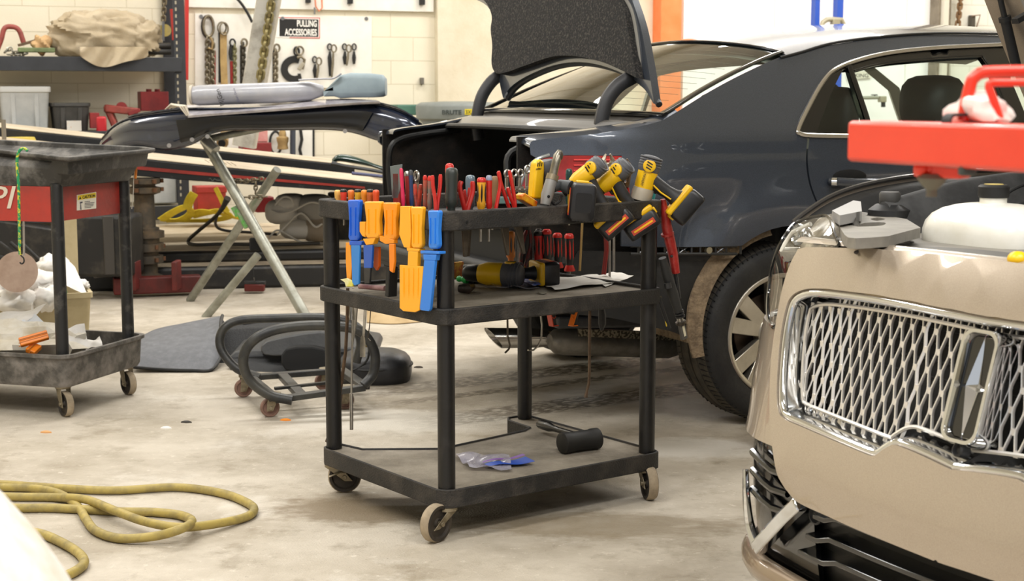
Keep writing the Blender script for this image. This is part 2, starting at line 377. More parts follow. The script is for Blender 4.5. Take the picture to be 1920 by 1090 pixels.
wbox('trim_4', q_d1, q_j, 0, 4.8, -.05, .2, mat('jamb_steel', '8d8372', .5, .2, '6b6050', 6))
wbox('trim_5', q_d1 + .02, q_d1 + .08, 0, 4.8, .15, .05, mat('jamb_light', 'd8d2c2', .5))
wbox('wall_back_right', q_j, q_j + 5, 0, 4.8, -.2, .2, cmu2)
wbox('wall_back_head', q_d0, q_d1, 4.2, 4.8, -.2, .2, cmu2)
pl = WP + WD * -6
struct(MB().box((-7.4, 4.5, 2.4), (.2, 17, 4.8)).build('wall_left', mat('side_wall', 'e4ddc8', .85), smooth=0))
struct(MB().box((9.4, 6, 2.4), (.2, 22, 4.8)).build('wall_right', mat('side_wall', 'e4ddc8', .85), smooth=0))
struct(MB().box((1, 6.5, 4.85), (17, 25, .1)).build('ceiling', mat('ceiling_paint', 'e9e6dc', .9), smooth=0))
# ================================================================ the black tool cart in the middle
CN = V((-.176, 3.996, 0)); CA = R(36.6); UR = V((math.cos(CA), math.sin(CA), 0)); UL = V((-math.sin(CA), math.cos(CA), 0)); CL, CW = .718, .602
ZB, ZM, ZT = .141, .63, .887
def C(a, b, z): return CN + UR * a + UL * b + V((0, 0, z))
def T(px, py, b=0): return onpl(px, py, CN + UL * b, UL)          # a point on the upright plane b behind the long front rail
def S(px, py, a=0): return onpl(px, py, CN + UR * a, UR)          # a point on the upright plane at a from the short side rail
cart = thing('tool_cart', CN + UR * CL / 2 + UL * CW / 2, 'black plastic service cart loaded with hand tools and cordless tools', 'cart')
cplas = mat('cart_plastic', '191715', .62, 0, '47413a', 11, .46, .74, .35, 220, rvar=.2); cdust = mat('dusty_shelf', '7b7366', .8, 0, '9a9182', 9, .35, .65, .3, 140)
cleg = mat('cart_leg', '0f0e0e', .42, 0, '2c2926', 10, .55, .8, .1, 200, rvar=.3)
E_ = .035
def shelf(name, z0, z1, outline, floor_drop, lip=.012):
    mb = MB(); n = len(outline); cx = sum(p[0] for p in outline) / n; cy = sum(p[1] for p in outline) / n
    ins = []
    for i in range(n):                                                # inset outline
        p0, p, p1 = V(outline[i - 1]), V(outline[i]), V(outline[(i + 1) % n])
        d0, d1 = (p - p0).normalized(), (p1 - p).normalized(); n0, n1 = V((-d0.y, d0.x)), V((-d1.y, d1.x)); k = n0 + n1
        ins.append(p + k * (lip / max(.3, (1 + n0.dot(n1)))))
    A = [C(p[0], p[1], z0) for p in outline]; B = [C(p[0], p[1], z1) for p in outline]; I = [C(p[0], p[1], z1) for p in ins]; D = [C(p[0], p[1], z1 - floor_drop) for p in ins]
    mb.add(A + B + I, [(i, (i + 1) % n, n + (i + 1) % n, n + i) for i in range(n)] + [(n + i, n + (i + 1) % n, 2 * n + (i + 1) % n, 2 * n + i) for i in range(n)] + [tuple(range(n))[::-1]])
    mb.add(I + D, [(i, (i + 1) % n, n + (i + 1) % n, n + i) for i in range(n)])
    mb.m = 1; mb.add(D, [tuple(range(n))])
    return mb.build(name, [cplas, cdust], cart, .004, 30)
def rc(x0, y0, x1, y1, r=.035, skip=()):
    return [(p[0] + (x0 + x1) / 2, p[1] + (y0 + y1) / 2) for p in rrect(x1 - x0, y1 - y0, r, 3)]
full = rc(-E_, -E_, CL + E_, CW + E_)
shelf('middle_shelf', ZM - .045, ZM, full, .012)
low = rc(-E_, -E_, CL + E_, CW + E_); low = [p for p in low if not (p[1] > .3)]
# the lower shelf has a bay cut out of its back edge
low2 = [(-E_, .0), (-.02, -.025), (0, -E_), (CL, -E_), (CL + .025, -.025), (CL + E_, 0), (CL + E_, CW + .01), (CL + .015, CW + E_), (CL - .045, CW + E_), (CL - .07, CW), (CL - .08, .475), (CL - .12, .45), (.25, .4), (.06, CW - .07), (.05, CW - .02), (.04, CW + E_), (0, CW + E_), (-.025, CW + .02), (-E_, CW)]
shelf('bottom_shelf', ZB - .052, ZB, low2, .006, .008)
# top: open rail frame with a punched tool plate low inside it
mb = MB(); o1 = rc(-E_, -E_, CL + E_, CW + E_); n = len(o1); i1 = rc(-E_ + .028, -E_ + .028, CL + E_ - .028, CW + E_ - .028, .02)
for za, zb_ in ((ZT - .052, ZT),):
    rings = [[C(p[0], p[1], za) for p in o1], [C(p[0], p[1], zb_) for p in o1], [C(p[0], p[1], zb_) for p in i1], [C(p[0], p[1], za) for p in i1]]
    rings.append(rings[0]); mb.loft(rings, True, False)
mb.build('top_rail', cplas, cart, .004, 30)
mb = MB(); mb.box(C(CL / 2, CW / 2, ZT - .048), (CL + .03, CW + .03, .008), UR, UL); mb.build('tool_plate', cplas, cart)
for a, b in ((0, 0), (CL, 0), (0, CW), (CL, CW)):
    MB().cyl(C(a, b, ZB - .003), C(a, b, ZT - .05), .0235, n=24).build('leg', cleg, cart)
mb = MB()
for p, q in (((-.0355, .012, ZT - .03), 0), ((.045, -.0355, ZT - .03), 1), ((CL - .02, -.0355, ZT - .02), 1)):
    d = UL if q else UR; mb.cyl(C(*p) - d * .001, C(*p) + d * .002, .004, n=8)
mb.build('rail_screw', mat('dark_hole', '080808', .9), cart)
wheelm = mat('caster_rubber', '2a241d', .7, 0, '4a3f31', 12, .45, .75, .1); treadm = mat('caster_tread', 'a89880', .8, 0, '7d705c', 10); forkm = mat('zinc_dusty', '9a8f78', .45, .6, '6f6450', 20)
def caster(parent, p, ang, rad=.05, wid=.028, brake=False, trail=.03, top=None, wm=None):
    """swivel caster whose plate is at p (its top), wheel turned to ang"""
    p = V(p); d = V((math.cos(ang), math.sin(ang), 0)); x = V((-d.y, d.x, 0)); c = V((p.x, p.y, rad)) + d * trail
    f = MB(); f.cyl(p - Z3 * .012, p, .03, n=14)
    for sgn in (-1, 1):
        q = x * (sgn * (wid / 2 + .005))
        f.prism([(-.022 , 0), (.022, 0), (.012, -(p.z - .012 - rad) - .012), (-.012, -(p.z - .012 - rad) - .012)], p - Z3 * .012 + q - x * .0015, d, Z3 + d * (trail / -(p.z - .012 - rad)), x * .003)
    f.bar(p - Z3 * .012 - d * .022, p - Z3 * .012 + d * .022, wid + .012, .004)
    f.cyl(c - x * (wid / 2 + .012), c + x * (wid / 2 + .012), .007, n=10)
    fo = f.build('caster', forkm, parent, .001)
    wb = MB(); wb.m = 0; h = wid / 2
    wb.lathe(c, x, [(.006, -h * .7), (rad * .25, -h * .9), (rad * .3, -h * .5), (rad * .7, -h * .55), (rad * .78, -h), (rad * .93, -h), (rad * .93, h), (rad * .78, h), (rad * .7, h * .55), (rad * .3, h * .5), (rad * .25, h * .9), (.006, h * .7)], 28)
    wb.m = 1; t2 = MB(); t2.lathe(c, x, [(rad * .92, -h), (rad, -h * .6), (rad, h * .6), (rad * .92, h)], 28); wb.add(t2.v, [q for q in t2.f if len(q) == 4])
    wb.build('caster_wheel', wm or [wheelm, treadm], fo, 0, 35)
    if brake:
        MB().tube([c - d * .045 - x * (h + .012) + Z3 * .005, c - d * .01 - x * (h + .016) + Z3 * .02, c + d * .05 - x * (h + .01) + Z3 * .014], .005, 8, sq=(1.6, .6)).build('brake_lever', forkm, fo)
    return fo
caster(cart, C(0, 0, ZB - .05), R(232), .052, .03, trail=.045)
caster(cart, C(0, CW, ZB - .05), R(5), .05, .03, True)
caster(cart, C(CL, 0, ZB - .05), R(282), .05, .03)
caster(cart, C(CL, CW, ZB - .05), R(290), .05, .03)
# ================================================================ the dark blue sedan (rear bumper off, boot lid up)
SA = R(24); SE = V((math.cos(SA), math.sin(SA), 0)); SN = V((-math.sin(SA), math.cos(SA), 0)); SW = 1.78     # forward, across, width
S0 = onz(1463, 795, 0)                                                  # under the near rear wheel
RW = .3285; AX = (0, RW)
def ss(x, a, b): t = min(1, max(0, (x - a) / (b - a))); return t * t * (3 - 2 * t)
def st(s, z):
    """how far the car's side lies in from its widest plane"""
    t = .035 * ((max(0, .72 - z)) / .4) ** 2 + .03 * ss(z, .8, 1.05) ** 2
    if z > 1.05: t += (z - 1.05) * .52 + .25 * (z - 1.05) ** 2
    if s < -.45: t += .42 * (-.45 - s) ** 2
    r = math.hypot(s, z - RW)
    t -= .028 * (1 - ss(r, .42, .60)) * ss(r, .33, .37)
    return t - .02
def sp(s, t, z): return S0 + SE * s + SN * t + Z3 * z
def sf(s, z): return sp(s, st(s, z), z)
def sfar(s, z): return sp(s, SW - st(s, z), z)
def sxy(px, py, off=0):
    """pixel -> (s, z) on the near side of the car"""
    t = 0
    for _ in range(12):
        q = onpl(px, py, S0 + SN * (t + off), SN); s_ = (q - S0).dot(SE); t = t * .4 + st(s_, q.z) * .6
    return (s_, q.z)
def SP(px, py, off=0): s_, z_ = sxy(px, py, off); return sp(s_, st(s_, z_) + off, z_)
sed = thing('sedan', sp(.2, SW / 2, 0), 'dark blue sedan with its rear bumper off and boot lid raised', 'car')
paint = mat('dark_blue_paint', '3d434d', .3, .5, '484f5b', 400, .3, .7, coat=1, detail=1); black = mat('black_plastic', '121212', .55, 0, '1d1d1c', 20, bump=.1); gloss = mat('gloss_black', '08090a', .12, 0, coat=.6)
felt = mat('black_felt', '161514', .95, 0, '4a4540', 110, .5, .68, .5, 400, detail=2); chrome = mat('chrome', 'd8dadc', .07, 1); satin = mat('satin_chrome', 'c9c6c0', .22, 1)
dark = mat('pitch_black', '070707', .9); tglass = glassmat('car_glass', (.78, .9, .85), .05)
def px_s(pts, n=6, corners=(), closed=True): return [sxy(p.x, p.y) for p in crv(pts, n, closed, corners)]
arch = [(RW * 0 + .372 * math.cos(a), RW + .03 + .372 * math.sin(a)) for a in [R(172 - i * 164 / 24) for i in range(25)]]
# --- quarter panel with the roof pillar
up = px_s([(993, 270), (1010, 262), (1125, 250), (1225, 231), (1262, 214), (1330, 172), (1400, 135), (1475, 103), (1560, 84), (1650, 71), (1750, 65), (1895, 67)], 6, (0,), False)
ins = px_s([(1895, 82), (1750, 89), (1650, 101), (1575, 124), (1542, 152), (1508, 212), (1494, 244), (1496, 251), (1516, 256)], 5, (0, 8), False)
gap = px_s([(1516, 257), (1513, 300), (1519, 345), (1534, 384), (1552, 415)], 5, (0,), False)
dz = lambda p: (p[0] - .004, p[1])
low_ = [(.40, .34), *[p for p in arch[::-1]][0:0], ]
qs = [dz(p) for p in gap]
e = qs[-1]; archq = [p for p in arch if p[0] < .37]
zb_ = sxy(1300, 463)[1]
lowq = [(.405, e[1] - .12), (.395, .36)] + [(p[0], p[1]) for p in arch[::-1] if p[1] > zb_ - .005 or p[0] > 0] + [(-.42, zb_), sxy(1165, 462), sxy(1165, 375)]
tl = px_s([(1163, 371), (1166, 292), (1062, 291), (1008, 298)], 1, (0, 1, 2, 3), False)
rear = [sxy(995, 290)]
MB().panel(up + ins + qs + lowq + tl[1:] + rear, sf, .012, res=.032, res2=.025).build('quarter_panel', paint, sed, smooth=50)
# far side twin, roof rail and pillars
farq = up + ins + qs + lowq + tl[1:] + rear
MB().panel(farq, sfar, .012, res=.09, res2=.05).build('far_quarter_panel', paint, sed, smooth=50)
# --- doors
def door_out(s0, s1, zb=.26): return [(s0, zb), (s1, zb)]
ztop = sxy(1600, 257)[1]
dgap = [(p[0] + .004, p[1]) for p in gap]
dtop = [sxy(x, 257) for x in (1517, 1600, 1700, 1800, 1900)]; sB = dtop[-1][0]
dout = dgap[::-1][::-1] + [(.412, e[1] - .12), (.42, .30), (sB, .30)] + dtop[::-1]
MB().panel(dout, sf, .012, res=.04, res2=.03).build('rear_door', paint, sed, smooth=50)
MB().panel([(sB + .006, .3), (sB + 1.0, .3), (sB + 1.0, ztop - .03), (sB + .006, ztop)], sf, .012, res=.1).build('front_door', paint, sed, smooth=50)
MB().panel([(sB + .006, .3), (sB + 1.0, .3), (sB + 1.0, ztop - .03), (.42, ztop), (.42, .3)], sfar, .012, res=.12).build('far_door', paint, sed, smooth=50)
# --- window frame (gloss black) with two openings
wo = px_s([(1895, 84), (1750, 91), (1650, 103), (1577, 126), (1544, 154), (1511, 212), (1497, 243), (1499, 250), (1518, 254), (1700, 256), (1900, 256)], 4, (0, 8, 10))
g1 = px_s([(1533, 250), (1545, 215), (1565, 165), (1582, 131), (1592, 130), (1604, 170), (1620, 222), (1622, 251)], 3, (0, 3, 4, 7)); 
g2 = px_s([(1602, 133), (1650, 121), (1740, 112), (1826, 107), (1845, 112), (1870, 160), (1889, 214), (1896, 253), (1632, 253), (1625, 215)], 3, (0, 7, 8))
fin = lambda s_, z_: sp(s_, st(s_, z_) + .006, z_)
MB().panel(wo, fin, .02, [g1, g2], res=.05, res2=.025).build('window_frame', gloss, sed, smooth=50)
gin = lambda s_, z_: sp(s_, st(s_, z_) + .016, z_)
MB().panel(g1, gin, 0, res=.08).build('quarter_glass', tglass, sed); MB().panel(g2, gin, 0, res=.1).build('rear_door_glass', tglass, sed)
flat = [(-.006, -.003), (.006, -.003), (.006, .003), (-.006, .003)]
def trim(name, pts, r, m, n=5, off=-.004, corners=(), sq=None):
    P = [SP(p.x, p.y) + SN * off for p in crv(pts, n, False, corners)]; return MB().tube(P, r, 8, sq=sq).build(name, m, sed)
trim('chrome_trim', [(1895, 83), (1750, 90), (1650, 102), (1575, 125), (1542, 153), (1509, 212), (1495, 244), (1498, 250), (1520, 254), (1617, 255.5), (1760, 256), (1900, 256)], .0085, satin)
trim('glass_bead', [(1600, 133), (1650, 120), (1740, 111), (1828, 106), (1846, 112), (1872, 162), (1891, 214)], .005, gloss)
trim('roof_seam', [(1462, 108), (1500, 98), (1560, 81), (1650, 69), (1750, 62.5), (1890, 64)], .005, black)
trim('window_bar', [(1592, 124), (1606, 165), (1625, 222), (1631, 254)], .011, gloss, sq=(1, .6))
f0 = dtop[-1]; ft = sxy(1895, 84)
fo_ = [(f0[0] - .05, f0[1]), (f0[0] + .95, f0[1] - .03), (f0[0] + .75, ft[1] - .16), (f0[0] + .5, ft[1] - .04), (f0[0] + .2, ft[1]), (ft[0], ft[1])]
fh_ = [(f0[0] + .1, f0[1] + .01), (f0[0] + .88, f0[1] - .02), (f0[0] + .7, ft[1] - .18), (f0[0] + .48, ft[1] - .07), (f0[0] + .2, ft[1] - .03), (f0[0] + .08, ft[1] - .03)]
MB().panel(fo_, fin, .02, [fh_], res=.08, res2=.04).build('front_window_frame', gloss, sed, smooth=50)
MB().panel(fh_, gin, 0, res=.1).build('front_door_glass', tglass, sed)
ffr = lambda s_, z_: sp(s_, SW - st(s_, z_) - .006, z_)
MB().panel(fo_, ffr, .02, [fh_], res=.1, res2=.05).build('far_window_frame', mat('pillar_trim', 'b9b5aa', .8), sed, smooth=50)
MB().panel(wo, ffr, .02, [g1, g2], res=.08, res2=.04).build('far_window_frame', mat('pillar_trim', 'b9b5aa', .8), sed, smooth=50)
# --- roof and rear glass
rtop = [sxy(x, y) for x, y in ((1475, 103), (1560, 84), (1650, 71), (1750, 65), (1895, 67))]; rtop.append((rtop[-1][0] + .9, rtop[-1][1] - .03))
def roof(a, b):
    k = a * (len(rtop) - 1); i = min(int(k), len(rtop) - 2); f = k - i
    s_ = rtop[i][0] * (1 - f) + rtop[i + 1][0] * f; z_ = rtop[i][1] * (1 - f) + rtop[i + 1][1] * f; t0 = st(s_, z_)
    bow = 4 * b * (1 - b); q = sp(s_ - .085 * bow * (1 - a) ** 3, t0 + (SW - 2 * t0) * b, z_ + .068 * bow ** .8); return q
MB().grid(roof, 24, 20, -Z3 * .012).build('roof', paint, sed, smooth=60)
MB().grid(lambda a, b: roof(a, b) - Z3 * .05, 12, 10).build('headliner', mat('headliner_cloth', 'a9a59b', .9), sed)
gb = px_s([(1225, 231), (1262, 214), (1330, 172), (1400, 135), (1475, 103), (1560, 84)], 6, (), False)[5:25]
def rglass(a, b):
    k = a * (len(gb) - 1); i = min(int(k), len(gb) - 2); f = k - i
    s_ = gb[i][0] * (1 - f) + gb[i + 1][0] * f; z_ = gb[i][1] * (1 - f) + gb[i + 1][1] * f; t0 = st(s_, z_) + .02
    bow = 4 * b * (1 - b); return sp(s_ - (.15 - .065 * a) * bow, t0 + (SW - 2 * t0) * b, z_ + (.012 + .05 * a) * bow ** .8 + .004)
MB().grid(rglass, 12, 20).build('rear_window', tglass, sed, smooth=60)
hl = MB()
for i in range(1, 12): hl.tube([rglass(.08 + i * .075, .06 + j * .88 / 14) - Z3 * .006 for j in range(15)], .0006, 4)
hl.build('heater_wires', mat('heater_wire', '5b5346', .6), sed)
ed = MB()
ed.tube([rglass(i / 14, .012) + Z3 * .002 for i in range(15)], .012, 8, sq=(1.6, .5), up=Z3); ed.tube([rglass(i / 14, .988) + Z3 * .002 for i in range(15)], .012, 8)
ed.tube([rglass(0, j / 16) for j in range(17)], .02, 8, sq=(1, .5)); ed.tube([rglass(.997, j / 16) + Z3 * .002 for j in range(17)], .007, 8)
ed.build('glass_seal', gloss, sed)
# --- deck, gutter and boot opening
od = [sxy(1128, 249), sxy(1000, 268)]
def deck(a, b):
    t0 = st(*gb[0]) + .02; bow = 4 * b * (1 - b); p0 = rglass(0, b); q = sp(gb[0][0] - .15 * bow - .17, t0 + (SW - 2 * t0) * b, gb[0][1] - .05 + .012 * bow)
    return p0.lerp(q, a) - Z3 * (.008 + .012 * math.sin(a * 9))
MB().grid(deck, 10, 18, V((0, 0, -.006))).build('deck_panel', mat('grey_plastic', '5b5853', .4, 0, coat=.3), sed, smooth=60)
gut = MB(); g = []
for b in range(17): g.append(deck(1, .06 + .88 * b / 16) + Z3 * .004)
gut.tube(g, .014, 8, sq=(1, .8))
def gutter_side(fn): return [deck(1, .06 if fn is sf else .94)] + [fn(s_, z_) + SN * (.17 if fn is sf else -.17) - Z3 * .005 for s_, z_ in ((-.62, 1.05), (-.8, 1.035), (-.95, 1.0), (-.97, .9), (-.96, .78))]
for fn in (sf, sfar): gut.tube(crv(gutter_side(fn), 5), .013, 8)
gut.build('boot_seal', black, sed)
for nm, fn, sg in (('shoulder_panel', sf, 1), ('far_shoulder_panel', sfar, -1)):
    top_ = [(s_, z_) for s_, z_ in up if s_ < gb[0][0] + .06]
    def shp(a, b):
        k = a * (len(top_) - 1); i = min(int(k), len(top_) - 2); f = k - i; s_ = top_[i][0] * (1 - f) + top_[i + 1][0] * f; z_ = top_[i][1] * (1 - f) + top_[i + 1][1] * f
        w_ = .17 - .1 * ss(s_, gb[0][0] - .3, gb[0][0] + .06)
        return fn(s_, z_) + SN * (sg * w_ * b) + Z3 * (.016 * math.sin(b * math.pi * .6) - .004)
    MB().grid(shp, 26, 6, V((0, 0, -.008))).build(nm, paint, sed, smooth=60)
SZ = zb_ + .0
b = MB()
def bq(s_, t_, z_): return sp(s_, t_, z_)
def quad(b, *p): b.add(list(p), [(0, 1, 2, 3)])
for t_ in (.19, SW - .19): b.box(sp(-.55, t_, .84), (.84, .012, .42), SE, SN, Z3)
b.box(sp(-.14, SW / 2, .86), (.012, SW - .4, .46), SE, SN, Z3); b.box(sp(-.55, SW / 2, .6), (.86, SW - .38, .012), SE, SN, Z3)
b.build('boot_liner', mat('boot_felt', '16130f', .95, 0, '2b231b', 9, .5, .7, .4, 150), sed)
# tail panel under the opening, black with stamped recesses
b = MB(); b.box(sp(-.955, SW / 2, .60), (.03, SW - .36, .28), SE, SN, Z3); b.box(sp(-.965, SW / 2, .74), (.09, SW - .4, .03), SE, SN, Z3)
b.build('tail_panel', mat('tail_dark', '0f1011', .7), sed, .008)
b = MB(); b.box(sp(-1.0, SW / 2, .55), (.09, SW - .3, .12), SE, SN, Z3); b.box(sp(-1.05, SW / 2, .55), (.04, SW - .42, .07), SE, SN, Z3); b.build('bumper_beam', black, sed, .02)
# boot hinges (two goosenecks) and raised lid
def lidp(u, v, d=0):                                                    # u across (0 near .. 1 far), v up from the hinge edge
    return LO + SN * (u * LWD) + LU * v + LNO * d
LWD = 1.36; LO = onpl(1239, 196, sp(-.47, 0, 0) , SE)                    # near lower tip of the lid
LU = (Z3 * .985 + SE * .17).normalized(); LNO = SN.cross(LU).normalized();
if LNO.dot(SE) > 0: LNO = -LNO                                          # LNO points to the rear: the lined inside of the lid
lidpl = LO
def lxy(px, py): q = onpl(px, py, LO, LNO) - LO; return (q.dot(SN), q.dot(LU))
lo_ = [lxy(p.x, p.y) for p in crv([(1239, 197), (1222, 170), (1195, 148), (1150, 128), (1100, 119), (1050, 125), (1000, 145), (970, 165), (955, 186)], 4, False, (0, 8))]
lw_ = lo_[-1][0]
lft = [lxy(p.x, p.y) for p in crv([(950, 165), (946, 143), (937, 126), (938, 90), (934, 64), (937, 40), (925, 14), (897, -2)], 4, False)]
topz = .98
louter = lo_ + lft + [(lw_ + .1, topz), (-.06, topz)] + [lxy(p.x, p.y) for p in crv([(1194, -10), (1214, 50), (1228, 120), (1239, 190)], 3, False)]
lf = lambda a, b: LO + SN * a + LU * b - LNO * (.10 * (4 * max(0, min(1, a / lw_)) * (1 - max(0, min(1, a / lw_)))) * 0)
lid = MB().panel(louter, lambda a, b: lf(a, b) - LNO * .0, .03, res=.08, res2=.04).build('boot_lid', paint, sed, .006)
LI = lambda a, b: LO + SN * a + LU * b + LNO * .012
fe = [lxy(p.x, p.y) for p in crv([(1222, 152), (1190, 136), (1150, 120), (1100, 110.5), (1060, 112), (1010, 128), (975, 140), (955, 142), (946, 125), (947, 90), (944, 60), (946, 35), (935, 10), (915, -6)], 4, False)]
fe += [(lw_ - .02, topz - .05), (.06, topz - .05)] + [lxy(p.x, p.y) for p in crv([(1180, -8), (1198, 25), (1207, 70), (1216, 120)], 3, False)]
MB().panel(fe, lambda a, b: LI(a, b) + LNO * .02, .03, res=.07, res2=.03).build('lid_felt', felt, lid, .01)
MB().tube([LO + SN * a + LU * b + LNO * .006 for a, b in lo_], .012, 8).build('lid_edge', mat('lid_rim', '2c2e31', .35, .3), lid)
MB().tube([LO + SN * a + LU * b + LNO * .03 for a, b in [lxy(p.x, p.y) for p in crv([(1181, -8), (1199, 25), (1209, 75), (1216, 140)], 5, False)]], .008, 8).build('lid_seal', mat('seal_grey', '77746d', .5), lid)
for x, y in ((999, 100), (1048, 99), (1095, 98), (1144, 100), (1064, 7), (1180, 84)):
    a, bb = lxy(x, y); MB().sph(LO + SN * a + LU * bb + LNO * .034, .011, 10, 6).build('push_clip', black, lid)
for nm, pts, base in (('hinge_arm', [(1188, 143), (1160, 160), (1140, 185), (1130, 215), (1126, 242), (1128, 275)], sp(-.5, .27, 1)), ('hinge_arm', [(951, 134), (925, 150), (905, 178), (896, 210), (894, 235), (898, 262)], sp(-.5, SW - .3, 1))):
    MB().tube([onpl(p.x, p.y, base, SN) for p in crv(pts, 5)], .026, 10, sq=(.75, 1.05)).build(nm, mat('hinge_grey', '3a3a3c', .45, .2), sed)
# --- tail lamp
tlo = px_s([(1164, 371), (1167, 293), (1062, 292), (1008, 299), (988, 322), (975, 350), (1062, 372)], 3, (0, 1))
MB().panel(tlo, lambda s_, z_: sp(s_, st(s_, z_) + .001, z_), .02, res=.04).build('tail_lamp', mat('red_lens', 'b80c12', .12, 0, '8a060b', 6, coat=1), sed)
tb = MB()
for y in (300, 310, 320, 332): tb.tube([SP(x, y) - SN * .003 for x in range(1075, 1164, 10)], .003, 6)
tb.build('lamp_rib', mat('lamp_rib_red', 'ee4a4a', .15, 0, coat=1), sed)
MB().tube([SP(p.x, p.y) - SN * .002 for p in crv([(975, 348), (985, 322), (1004, 300), (1030, 290)], 4)], .006, 8).build('lamp_edge', mat('lamp_clear', 'aab0b2', .1, .6), sed)
# --- bumper mounts, black crash plastics along the lower edge
brk = MB(); 
def sl(px, py, o=.012): return SP(px, py) + SN * o
for y in (462, 477): brk.tube([sl(x, y) for x in range(1185, 1392, 20)], .006, 6)
for x in (1200, 1250, 1275, 1300, 1316, 1345, 1365, 1392): brk.tube([sl(x, 462), sl(x, 477)], .005, 6)
for x in (1200, 1250, 1275, 1345): brk.tube([sl(x, 462), sl(x + 20, 477)], .003, 6); brk.tube([sl(x + 20, 462), sl(x, 477)], .003, 6)
brk.build('bumper_bracket', mat('bracket_black', '1a1b1c', .4, 0, coat=.2), sed)
MB().cyl(sl(1332, 470) - SN * .006, sl(1332, 470) + SN * .01, .012, n=14).build('bracket_bolt', mat('bolt_zinc', 'b8b096', .35, .8), sed)
ap = px_s([(1120, 478), (1392, 478), (1385, 485), (1352, 520), (1318, 590), (1298, 632), (1270, 625), (1180, 606), (1090, 596), (1080, 560)], 3, (0, 1))
MB().panel(ap, lambda s_, z_: sp(s_, st(s_, z_) + .05 + .10 * ss(-s_, .45, .7), z_), .01, res=.05).build('bumper_liner', mat('liner_black', '0f0f0f', .5, 0, '201f1d', 6, .5, .7, .2, 40), sed)
lin_ = MB()
def arch_fn(a, b):
    an = R(98 + a * 88); r = .378 + .012 * math.sin(a * 3.1); return sp(r * math.cos(an), .03 + b * .24, RW + .03 + r * math.sin(an))
lin_.grid(arch_fn, 24, 4, V((0, 0, 0))); 
def arch_fl(a, b):
    an = R(100 + a * 94); r = .342 + b * (.035 + .03 * math.sin(a * math.pi)); return sp(r * math.cos(an), -.01 + .015 * b, RW + .03 + r * math.sin(an))
lin_.grid(arch_fl, 24, 2, SN * .012)
lin_.build('wheel_arch_liner', mat('arch_felt', '6b5b48', .95, 0, '8e7b62', 30, .4, .65, .6, 120), sed)
MB().grid(lambda a, b: sp(.378 * math.cos(R(98 - a * 96)), .03 + b * .26, RW + .03 + .378 * math.sin(R(98 - a * 96))), 20, 2, V((0, 0, .004))).build('wheel_housing', dark, sed)
